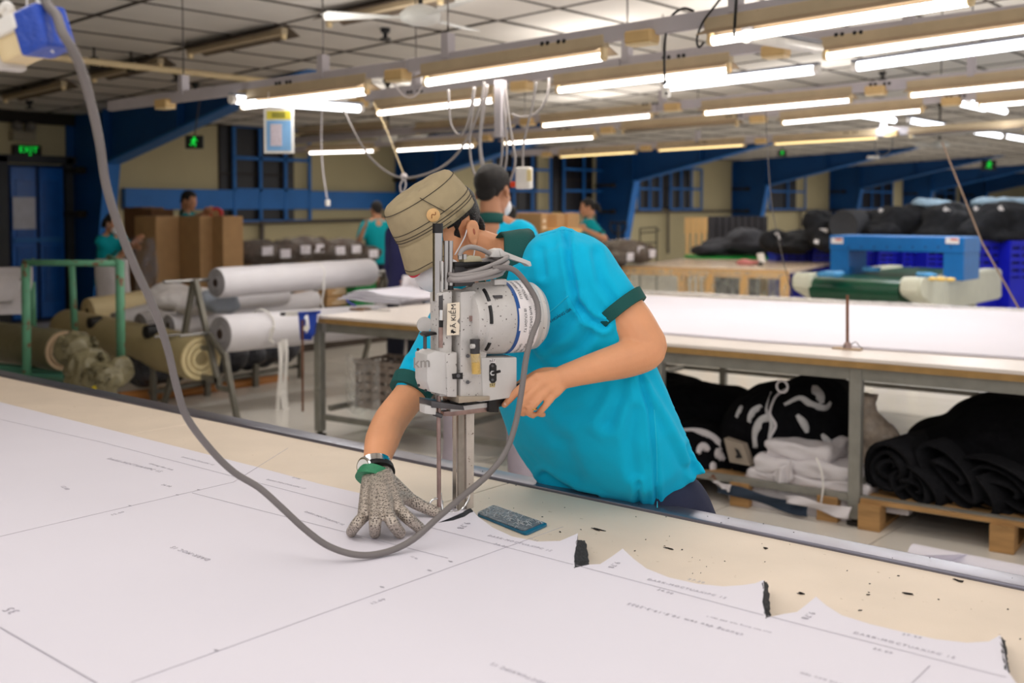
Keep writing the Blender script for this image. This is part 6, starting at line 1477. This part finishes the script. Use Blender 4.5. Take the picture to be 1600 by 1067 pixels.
for k, (px, py) in enumerate(((1287, 360), (1278, 378), (1379, 330), (1480, 329), (1527, 328), (1565, 328), (1215, 369))):
    P = on_heap(px, py); mb = MB(); mb.box(P, (.1, .004, .05), axes(RT, Fh, UP) @ M.Rotation(.2*k, 3, 'Y'), 0); obj('paper_tag', mb, m_stick, None, f'white paper tag on the dark fabric heaps, {["on the left heap, upper", "on the left heap, lower", "above the arch", "above the right post", "right of the arch, upper", "near the right edge", "on the far left bags"][k]}', 'tag', 'paper tags')
a = W(1332, 352, 14.4); t = thing('fabric_roll', 'thick dark grey fabric roll lying on the crates above the arch', 'roll', a-ZZ*.2)
mb = MB(); mb.lathe(W(1318, 352, 14.2), W(1360, 349, 15.2)-W(1318, 352, 14.2), [(.05, .03), (.15, .01), (.19, 0), (.2, .04), (.2, .75), (.17, .9), (0, .92)], 24); obj('roll_body', mb, mat('roll_darkgrey', (56, 57, 62), .85, var=.1), t, ang=40)
for lab, bl in (('pale blue cloth heap on top of the black fabric, left', [hp(1460, 320, 14.6, 30, 7), hp(1445, 318, 14.7, 16, 7)]), ('pale blue cloth heap on top of the black fabric at the right edge', [hp(1560, 317, 13.8, 40, 7), hp(1600, 318, 13.8, 30, 8)])):
    heap('fabric_heap', lab, 'fabric', bl, mat('cloth_pale', (150, 176, 196), .8, var=.15), .035, 2, .04, 8, 'pale cloths on the heaps', 4)
# dark heap on a green pallet, standing boards, panels, trolley, pallet jack, cartons
heap('fabric_heap', 'dark grey fabric heap on the green pallet in the middle distance', 'fabric', [hp(1150, 385, 16.5, 55, 12), hp(1165, 372, 16.5, 26, 14), hp(1110, 390, 16.3, 26, 8), hp(1195, 385, 16.4, 24, 14)], mat('heap_grey', (48, 48, 54), .9, var=.15), .045, 2, .05, 4)
A, B = W(1083, 404, 16), W(1222, 404, 16); t = thing('pallet', 'bright green plastic pallet under the dark grey heap', 'pallet', V(((A.x+B.x)/2, (A.y+B.y)/2, A.z-.1)))
for k in range(5): mb = MB(); mb.beam(A+Fh*.18*k, B+Fh*.18*k, .13, .05); obj('deck_board', mb, mat('pallet_green', (20, 160, 60), .5), t)
for f in (0, .5, 1): c = A.lerp(B, f); mb = MB(); mb.beam(c-ZZ*.08, c-ZZ*.08+Fh*.8, .1, .1); obj('skid', mb, mat('pallet_green', (20, 160, 60)), t)
G = 'standing wooden boards'
for k in range(4):
    mb = MB(); P = W(1074+9*k, 352, 17.5); mb.box(P, (.085, .02, .26), axes(RT, Fh, ZZ)); bd = obj('wooden_board', mb, m_ply, None, f'light plywood board standing by the wall, {ORD[k]} from left', 'board', G)
    mb = MB(); q = W(1074+9*k, 365, 17.5); mb.box(V((q.x, q.y, q.z/2)), (.045, .04, q.z), axes(RT, Fh, ZZ)); obj('stake', mb, m_ply, bd)
for k in range(9):
    P = W(1112+10*k, 338, 18.5); mb = MB(); mb.box(V((P.x, P.y, P.z/2)), (.09, .3, P.z), axes(RT, Fh, ZZ)); pn_ = obj('dark_panel', mb, mat('panel_dark', (40, 38, 42), .7, var=.2, vs=9), None, f'dark upright panel in the row behind the dark grey heap, {["first", "second", "third", "fourth", "fifth", "sixth", "seventh", "eighth", "ninth"][k]} from left', 'panel', 'row of dark panels')
t = thing('trolley', 'thin black wire trolley frame against the cream wall', 'trolley', W(1014, 398, 18))
for a, b in (((1000, 357), (1000, 466)), ((1026, 355), (1026, 466)), ((1000, 357), (1026, 355)), ((1000, 364), (1026, 362)), ((1000, 380), (1026, 379)), ((1026, 358), (1031, 360))):
    mb = MB(); mb.tube([W(*a, 18), W(*b, 18)], .012, 6); obj('frame_tube', mb, m_black, t)
t = thing('pallet_jack', 'black hand pallet truck handle standing in front of the blue column', 'pallet truck', W(966, 380, 17.5))
mb = MB(); mb.tube([W(966, 352, 17.5), W(966, 385, 17.3)], .025, 8); obj('shaft', mb, m_black, t)
mb = MB(); mb.tube([W(966, 366, 17.5)+RT*.13*math.sin(a)*1.0+ZZ*(.13-.12*math.cos(a)) for a in np.linspace(-2.3, 2.3, 15)], .016, 6); obj('handle_loop', mb, m_black, t)
mb = MB(); mb.tube([W(953, 348, 17.5), W(980, 348, 17.5)], .018, 6); obj('grip_bar', mb, m_black, t)
mb = MB(); c = W(966, 380, 17.3); mb.box(V((c.x, c.y, .5)), (.2, .2, 1.0), axes(RT, Fh, ZZ)); obj('pump_body', mb, m_black, t)
box_at('carton', 'cardboard carton with faint print right of the standing colleague', 846, 333, 11.6, .34, .1, .22, m_card, 'cartons behind the cutter', mark=(206, 170, 130))
box_at('carton', 'open cardboard carton left of the woman in teal', 870, 334, 11.8, .22, .16, .22, m_card, 'cartons behind the cutter')
box_at('carton', 'cardboard carton end beside the woman in teal', 888, 333, 11.9, .05, .20, .22, m_card, 'cartons behind the cutter')
P = W(850, 357, 11.8); mb = MB(); mb.box((P.x, P.y+.1, P.z-.02), (.5, .5, .04)); st2 = obj('side_table', mb, m_ply, None, 'plywood side table under the cartons behind the cutter', 'table')
for sx in (-.2, .2): mb = MB(); mb.box((P.x+sx, P.y+.1, P.z/2-.02), (.06, .5, P.z-.04)); obj('leg', mb, m_ply, st2)
# ------------------------------------------------------------------ hanging cables and cords
def cable(label, pts, y, r, m, name='hanging_cable', group='hanging cables', n=6):
    mb = MB(); mb.tube(cr([PY(px, py, y) for px, py in pts], 6), r, n); return obj(name, mb, m, None, label, 'cable', group, smooth=True)
yA = 4.42
CB = [('pale cable sagging in a wide loop to the knot above the bucket hat', [(537, 172), (548, 195), (562, 222), (582, 250), (607, 270), (630, 278), (655, 275), (685, 264), (710, 245), (728, 220), (742, 190), (751, 160), (757, 128)]),
      ('short looped cable hanging left of the cable bundle', [(701, 140), (702, 170), (705, 195), (717, 211), (729, 198), (735, 170), (741, 136)]),
      ('cable of the bundle, first from left, bending to the head', [(742, 136), (737, 185), (734, 215), (735, 245), (740, 268), (748, 284)]),
      ('cable of the bundle, second from left', [(757, 132), (752, 185), (749, 220), (751, 250), (756, 275), (762, 290)]),
      ('cable of the bundle, third from left', [(762, 132), (754, 190), (751, 225), (755, 255), (763, 278), (770, 295)]),
      ('cable of the bundle, fourth from left, right of the grey drop box', [(780, 130), (783, 190), (785, 225), (783, 255), (779, 275), (774, 295)]),
      ('cable of the bundle, fifth from left', [(784, 130), (790, 195), (792, 230), (790, 258), (783, 280), (778, 296)]),
      ('cable of the bundle, rightmost, bulging beside the white plug', [(789, 130), (796, 190), (801, 222), (805, 248), (803, 265), (796, 285), (788, 298)]),
      ('cable curving from the tan outlet box to the third rail', [(858, 122), (857, 140), (850, 162), (836, 178), (815, 183), (800, 178)])]
for i, (lab, pts) in enumerate(CB): cable(lab, pts, yA+.01*i, .0065, m_grey)
mb = MB(); c = PY(782, 170, yA+.06); mb.box(c, (.045, .05, .3)); obj('drop_box', mb, m_rail, None, 'grey drop box of the cable bundle under the nearest rail', 'conduit')
t = thing('hanging_plug', 'white hanging socket with red tag beside the colleague\'s head', 'socket', PY(819, 296, yA))
c = PY(819, 278, yA); mb = MB(); mb.box(c, (.085, .05, .115), rotz(.3), .012, 2); obj('socket_body', mb, m_white, t)
mb = MB(); mb.box(PY(827, 274, yA-.03), (.025, .012, .06), rotz(.3), .002, 1); obj('label_strip', mb, mat('label_yel', (226, 206, 150), .5), t)
mb = MB(); mb.box(PY(805, 288, yA-.02), (.05, .03, .03), rotz(.3), .008, 2); obj('red_tag', mb, mat('tag_red', (226, 80, 50), .5), t)
mb = MB(); mb.tube(cr([PY(838, 128, yA), PY(832, 165, yA), PY(822, 205, yA), (PY(817, 235, yA)), PY(817, 262, yA)]), .006, 6); obj('cord', mb, m_grey, t, smooth=True)
t = thing('hanging_plug', 'small white plug on a thin cord left of the bucket hat', 'plug', PY(512, 326, 5.6))
mb = MB(); mb.box(PY(512, 317, 5.6), (.035, .03, .05), None, .006, 1); obj('plug_body', mb, m_white, t)
mb = MB(); mb.tube(cr([PY(503, 172, 5.6), PY(502, 215, 5.6), PY(504, 260, 5.6), PY(508, 290, 5.6), PY(511, 310, 5.6)]), .005, 6); obj('cord', mb, m_wcloth, t, smooth=True)
t = thing('hanging_plug', 'white socket plug on a black cord under the second rail', 'plug', PY(1041, 153, 4.5))
mb = MB(); mb.box(PY(1041, 145, 4.5), (.04, .03, .05), None, .006, 1); pb = obj('plug_body', mb, m_white, t)
mb = MB(); c = PY(1041, 146, 4.48); mb.cyl(c-YY*.002, c+YY*.004, .006, n=8); obj('plug_hole', mb, m_black, pb)
mb = MB(); mb.tube(cr([PY(1084, 17, 4.45), PY(1068, 13, 4.45), PY(1050, 25, 4.45), PY(1041, 50, 4.45), PY(1038, 90, 4.45), PY(1039, 132, 4.5)]), .006, 6); obj('cord', mb, m_black, t, smooth=True)
cable('black cord arching behind the nearest rail beside the black strap', [(1140, -20), (1115, 12), (1098, 35), (1089, 60), (1092, 74), (1100, 66)], 4.40, .005, m_black)
t = thing('rope', 'beige cord with a knot holding the cable loop above the hat', 'cord', PY(632, 285, 4.5))
mb = MB(); mb.tube(cr([PY(584, 160, 4.7), PY(605, 205, 4.6), PY(620, 245, 4.5), PY(632, 275, 4.45)]), .0045, 6); obj('cord', mb, m_cream, t)
mb = MB(); mb.ell(PY(631, 276, 4.43), (.022, .02, .022)); mb.tube(cr([PY(630, 280, 4.42), PY(625, 290, 4.42), PY(628, 302, 4.42), PY(634, 290, 4.42), PY(632, 278, 4.42)]), .005, 6); obj('knot', mb, m_wcloth, t, smooth=True)
mb = MB(); mb.tube([PY(1151, -10, 4.36), PY(1147, 57, 4.36)], .014, 6, flat=.3); obj('strap', mb, m_black, None, 'black strap tied around the lamp on the nearest rail', 'strap')
mb = MB(); mb.tube([W(1472, 222, 7.0), W(1535, 380, 6.6), W(1592, 482, 6.2)], .0055, 6); obj('rope', mb, mat('cord_brown', (130, 108, 90), .7), None, 'thin brown cord slanting down past the conveyor at right', 'cord')
mb = MB(); mb.tube(cr([W(1196, 165, 7.4), W(1199, 230, 7.4), W(1206, 320, 7.2), W(1222, 400, 7.0), W(1238, 462, 6.8)]), .003, 5); obj('rope', mb, m_wire, None, 'thin dark cord hanging in front of the dark heap on the green pallet', 'cord')
cable('grey cable loop hanging from the outlet box of the rearmost rail', [(1367, 222), (1368, 235), (1376, 243), (1386, 240), (1394, 228), (1394, 212)], 11.9, .007, m_grid)
mb = MB(); c = W(1364, 246, 14.6); mb.box(c, (.16, .05, .04), axes(RT, Fh, ZZ), .01, 1); obj('hanging_plug', mb, m_white, None, 'white plug end under the rearmost rail at right', 'plug')
cable('thin cord draped from the lamp to the second rail, left of its joint', [(568, 120), (575, 106), (588, 102), (602, 112), (616, 132), (632, 150), (648, 150), (662, 132)], 4.6, .005, m_wcloth)
# ------------------------------------------------------------------ colleagues in the background
def ik(a, b, l1, l2, pole):
    a, b, pole = V(a), V(b), V(pole); d = b-a; L = min(d.length, (l1+l2)*.995); n = d.normalized()
    x = (l1*l1-l2*l2+L*L)/(2*L); hgt = math.sqrt(max(0, l1*l1-x*x)); p = pole-n*pole.dot(n); p.normalize()
    return a+n*x+p*hgt, a+n*L
def person(label, base, face, Ht, shirt, pants, lean=0.0, headdir=None, headup=None, wl=None, wr=None, mask=False, tail=False, collar=True, shoes=(70, 50, 40), skirt=False, stance=.1, knee=.0, bulk=1.0, low=-.05, vox=.010, short=True, hs=1.0):
    f = V((face[0], face[1], 0)).normalized(); l = ZZ.cross(f); base = V(base)
    t = thing('person', label, 'person', base)
    s = Ht/1.68
    def at(x, y, z): # left, forward, up in body space, with lean from the hips
        zz = z*Ht
        if zz > .52*Ht:
            u = zz-.52*Ht; return base+l*(x*s)+f*(y*s+u*math.sin(lean))+ZZ*(.52*Ht+u*math.cos(lean))
        return base+l*(x*s)+f*(y*s)+ZZ*zz
    hd = V(headdir).normalized() if headdir is not None else f; hu = V(headup) if headup is not None else (ZZ*math.cos(lean)+f*math.sin(lean))
    nb = at(0, -.02, .845); hcn = nb+hu.normalized()*(.125*s*hs)+hd*.02
    h_, ax_, hl2, hf2, hn2 = HF(hcn, hd, hu)
    b = MB(); head_shapes(b, h_, ax_, s*hs)
    limb(b, [(h_(0, -.03*s, -.05*s), .052*s), (nb, .056*s), (at(0, -.01, .80), .07*s)])
    limb(b, [(at(0, -.01, .80), .10*s), (at(0, 0, .66), .11*s), (at(0, 0, .55), .12*s)])
    sj = [at(.165*bulk, -.01, .80), at(-.165*bulk, -.01, .80)]; tg = [wl, wr]; W_ = []; EL = []
    for k in (0, 1):
        sg = 1 if k == 0 else -1
        target = tg[k] if tg[k] is not None else at(.22*sg, .06, .47)
        el, wr_ = ik(sj[k], target, .29*s, .25*s, -f*.6-ZZ*.6+l*sg*.5); EL.append(el); W_.append(wr_)
        limb(b, [(nb, .05*s), (sj[k], .05*s)]); limb(b, [(sj[k], .05*s), (sj[k].lerp(el, .5), .045*s), (el, .038*s), (el.lerp(wr_, .35), .037*s), (wr_, .025*s)])
        d = (wr_-el).normalized(); side = d.cross(l*sg); side = side.normalized() if side.length > .1 else f; up_ = side.cross(d).normalized()
        ch = []
        for q, ln in zip((-1.5, -.5, .5, 1.5), (.062, .075, .08, .07)):
            k0 = wr_+d*.085*s+side*q*.019*s; ch.append([(wr_+d*.02*s+side*q*.012*s, .014*s), (k0, .0105*s), (k0+d*ln*.5*s+up_*.008*sg, .0095*s), (k0+d*ln*.9*s+up_*.03*sg*s, .0082*s)])
        ch.append([(wr_+d*.02*s+side*.02*s, .014*s), (wr_+d*.055*s+side*.045*s, .0115*s), (wr_+d*.09*s+side*.055*s+up_*.02*sg*s, .0095*s)])
        fingers(b, ch, 0, 8)
    hips = [at(.09, 0, .52), at(-.09, 0, .52)]
    kn = [base+l*(sg*(.09+stance*.4)*s)+f*(knee*s)+ZZ*.28*Ht for sg in (1, -1)]; an = [base+l*(sg*(.09+stance*.5)*s)-f*.03+ZZ*.055*Ht for sg in (1, -1)]
    for k in (0, 1): limb(b, [(hips[k], .08*s), (kn[k], .052*s), (an[k], .04*s), (an[k]+f*.09*s-ZZ*.03, .032*s)])
    obj('body', organic(b, vox, 3, .5), m_skin2, t, smooth=True)
    for q in (-1, 1):
        mb = MB(); mb.ell(h_(q*.031*s, .079*s, .004*s), (.011*s, .007*s, .006*s), ax_); obj('eye', mb, m_eye, t, smooth=True)
    obj('hair', hair_mesh(h_, ax_, s*hs, front=.05, low=low, tail=tail), m_hair, t, smooth=True)
    if mask:
        mk_ = obj('face_mask', organic(mask_mesh(h_, ax_, 1.05*s*hs), .006, 2), m_mask, t, smooth=True)
        mb = MB()
        for q in (-1, 1): mb.tube(cr([h_(q*.05*s, .055*s, -.04*s), h_(q*.075*s, .02*s, -.02*s), h_(q*.08*s, -.01*s, .015*s)]), .002*s, 5)
        obj('mask_strap', mb, m_mask, mk_, kind='stuff')
    g = MB()
    def ring(z, rx, ry, y0=0): return [at(rx*math.cos(2*PI*j/24), y0+ry*math.sin(2*PI*j/24), z) for j in range(24)]
    g.rings([ring(.475, .175*bulk, .135), ring(.54, .17*bulk, .13), ring(.62, .155*bulk, .12), ring(.70, .17*bulk, .125), ring(.77, .18*bulk, .115), ring(.815, .15*bulk, .09, -.01), ring(.84, .09, .07, -.015), ring(.852, .066, .06, -.015)])
    for k in (0, 1): limb(g, [(at(.1 if k == 0 else -.1, -.01, .795), .07*s), (sj[k], .068*s), (sj[k].lerp(EL[k], .45), .062*s), (sj[k].lerp(EL[k], .72 if short else 1.0), .058*s)]+([] if short else [(W_[k], .034*s)]))
    obj('polo_shirt' if short else 'sweatshirt', organic(g, .015, 3, .5, lambda co, no: .006*nz(co, 7, 3)), shirt, t, smooth=True)
    if collar:
        mb = MB(); x, y, z = frame(hu, f); c0_ = at(0, -.018, .845); R = []
        for hg, r in ((-.03, .088), (0, .078), (.025, .07), (.026, .064), (-.02, .07)): R.append([c0_+z*(hg*s)+(x*math.cos(2*PI*j/24)+y*math.sin(2*PI*j/24))*r*s for j in range(24)])
        mb.rings(R, False, True); obj('collar', mb, m_green, t, smooth=True)
        for k in (0, 1):
            a, c = sj[k].lerp(EL[k], .66), sj[k].lerp(EL[k], .76); obj('sleeve_cuff', ringband(a, c, .066*s, .063*s), m_green, t, ang=40)
    p = MB()
    if skirt:
        p.rings([ring(.12, .2, .17), ring(.3, .19, .16), ring(.47, .165, .13), ring(.53, .15, .12)])
    else:
        for k in (0, 1): limb(p, [(hips[k]+ZZ*.02, .105*s), (hips[k].lerp(kn[k], .4), .096*s), (kn[k], .078*s), (kn[k].lerp(an[k], .5), .074*s), (an[k]+ZZ*.05, .072*s)])
        p.ell(at(0, 0, .53), (.16*s, .125*s, .08*s), axes(l, f, ZZ))
    obj('skirt' if skirt else 'trousers', organic(p, .014, 3, .5, lambda co, no: .007*nz(co, 9, 1)), pants, t, smooth=True)
    for k in (0, 1):
        mb = MB(); c = V((an[k].x, an[k].y, 0)); mb.ell(c+f*.05*s+ZZ*.035, (.045*s, .125*s, .035), axes(l, f, ZZ)); mb.ell(c-f*.01+ZZ*.06, (.04*s, .055*s, .045), axes(l, f, ZZ))
        obj('shoe', organic(mb, .012, 2), mat('shoe_%d' % shoes[0], shoes, .6), t, smooth=True)
    return t, at, W_, h_
m_gtr = mat('trousers_grey', (176, 166, 178), .85, var=.06, bump=.2, bs=60)
m_tape = mat('tape_red', (200, 50, 54), .4)
# standing colleague seen from behind, in the aisle
hp_ = W(770, 300, 5.7); bs = V((hp_.x, hp_.y, 0)); fd = (Fh*.85+RT*.42); fb = (Fh*.9+RT*.1)
bs = bs-fb.normalized()*.14
person('person seen from behind in cyan polo and grey trousers with short black hair', bs, fb, 1.715, m_shirt, m_gtr, lean=.14, headdir=fd-ZZ*.15, wl=bs+fb.normalized()*.42-RT*.2+ZZ*1.0, wr=bs+fb.normalized()*.42+RT*.2+ZZ*1.0, mask=True, shoes=(150, 96, 60), stance=.16, vox=.0075, hs=1.1, low=-.08)
# colleague half hidden behind that head
q = W(800, 336, 10.6); person('person with dark green collar half hidden behind the standing colleague', (q.x, q.y, 0), -RT*.3+Fh, 1.55, m_teal, m_navy, lean=.15, headdir=Fh-RT*.5-ZZ*.4)
# woman in profile on the right
q = W(912, 330, 13.5); B_ = V((q.x, q.y, 0)); B_ = B_+RT*.05
person('woman in teal polo seen in profile with raised hand near the blue column', B_, -RT*.95-Fh*.1, 1.63, m_teal, m_navy, headdir=-RT-Fh*.05-ZZ*.2, wl=W(917, 360, 13.2), wr=W(900, 380, 13.6), tail=True, low=-.06)
# man behind the tall cartons, arm stretched over them with a roll of red tape
q = W(288, 314, 12.9); B_ = V((q.x, q.y, 0)); tgt = W(336, 329, 12.35)
t_, at_, W2, h2 = person('man in teal polo reaching over the tall cartons with red tape', B_, RT*.95+Fh*.2, 1.72, m_teal, m_navy, lean=.08, headdir=RT-Fh*.35-ZZ*.35, wl=tgt, wr=W(318, 336, 12.6))
c = W2[0]+RT*.14+ZZ*.0; t = thing('tape_roll', 'roll of red tape held in the hand above the tall cartons', 'tape', c-ZZ*.06)
mb = MB(); mb.lathe(c-Fh*.03, Fh, [(.04, 0), (.075, 0), (.075, .06), (.04, .06)], 20); obj('tape_body', mb, m_tape, t)
mb = MB(); mb.lathe(c-Fh*.032, Fh, [(.03, 0), (.042, 0), (.042, .064), (.03, .064)], 16); obj('tape_core', mb, m_card, t)
# woman with mask folding clear plastic, left
q = W(178, 352, 11.3); B_ = V((q.x, q.y, 0))
t_, at_, W2, h2 = person('woman in teal polo with white mask and tied hair holding clear plastic', B_-RT*.06, RT*.9-Fh*.35, 1.46, m_teal, mat('check_dark', (40, 40, 50), .8, var=.4, vs=40), lean=.1, headdir=RT*.9-Fh*.45-ZZ*.25, wl=W(214, 388, 11.0), wr=W(208, 380, 11.3), mask=True, tail=True, skirt=True, bulk=1.1)
mb = MB(); P = W(176, 420, 11.0); mb.grid(lambda u, v: P+RT*(.34*(u-.5))-ZZ*(.55*v-.1)+TC*(.06*math.sin(u*PI)+.02*math.sin(v*7)), 8, 10, TC*.006); obj('apron', mb, m_wcloth, t_, smooth=True)
mb = MB(); P = W(222, 372, 11.1); mb.grid(lambda u, v: P+RT*(.24*(u-.5)+.05*v)-ZZ*(.62*v)+Fh*(.06*math.sin(u*6+v*4)), 10, 14); obj('plastic_sheet', mb, film('film_blue', (140, 150, 170), .3, .12), None, 'clear plastic bag held by the woman on the left', 'plastic', smooth=True)
# colleague seen from behind in teal, and one in navy beside the hat
q = W(588, 326, 14.5); person('person in teal polo seen from behind near the wall, left of the hat', (q.x, q.y, 0), Fh*.9-RT*.5, 1.60, m_teal, m_navy, collar=False, wl=W(569, 356, 14.2))
q = W(634, 318, 8.9); B_ = V((q.x, q.y, 0))
t_, at_, W2, h2 = person('person in navy sweatshirt and dark trousers mostly hidden behind the hat', B_, RT*.6+Fh*.6, 1.62, mat('navy_sweat', (40, 40, 84), .9, var=.06, bump=.2, bs=80), mat('trousers_dark', (30, 32, 46), .9), lean=.05, collar=False, short=False, bulk=1.15, wr=W(640, 428, 8.7))
mb = MB(); P = W(642, 430, 8.6); mb.grid(lambda u, v: P+RT*(.13*(u-.5)*(1+.6*v))-ZZ*(.34*v)+TC*(.03*math.sin(u*7+v*2)), 8, 10, TC*.006); obj('cloth', mb, m_wcloth, None, 'white cloth held by the person in navy below the hat brim', 'cloth', smooth=True)

bpy.data.scenes.remove(TMP)
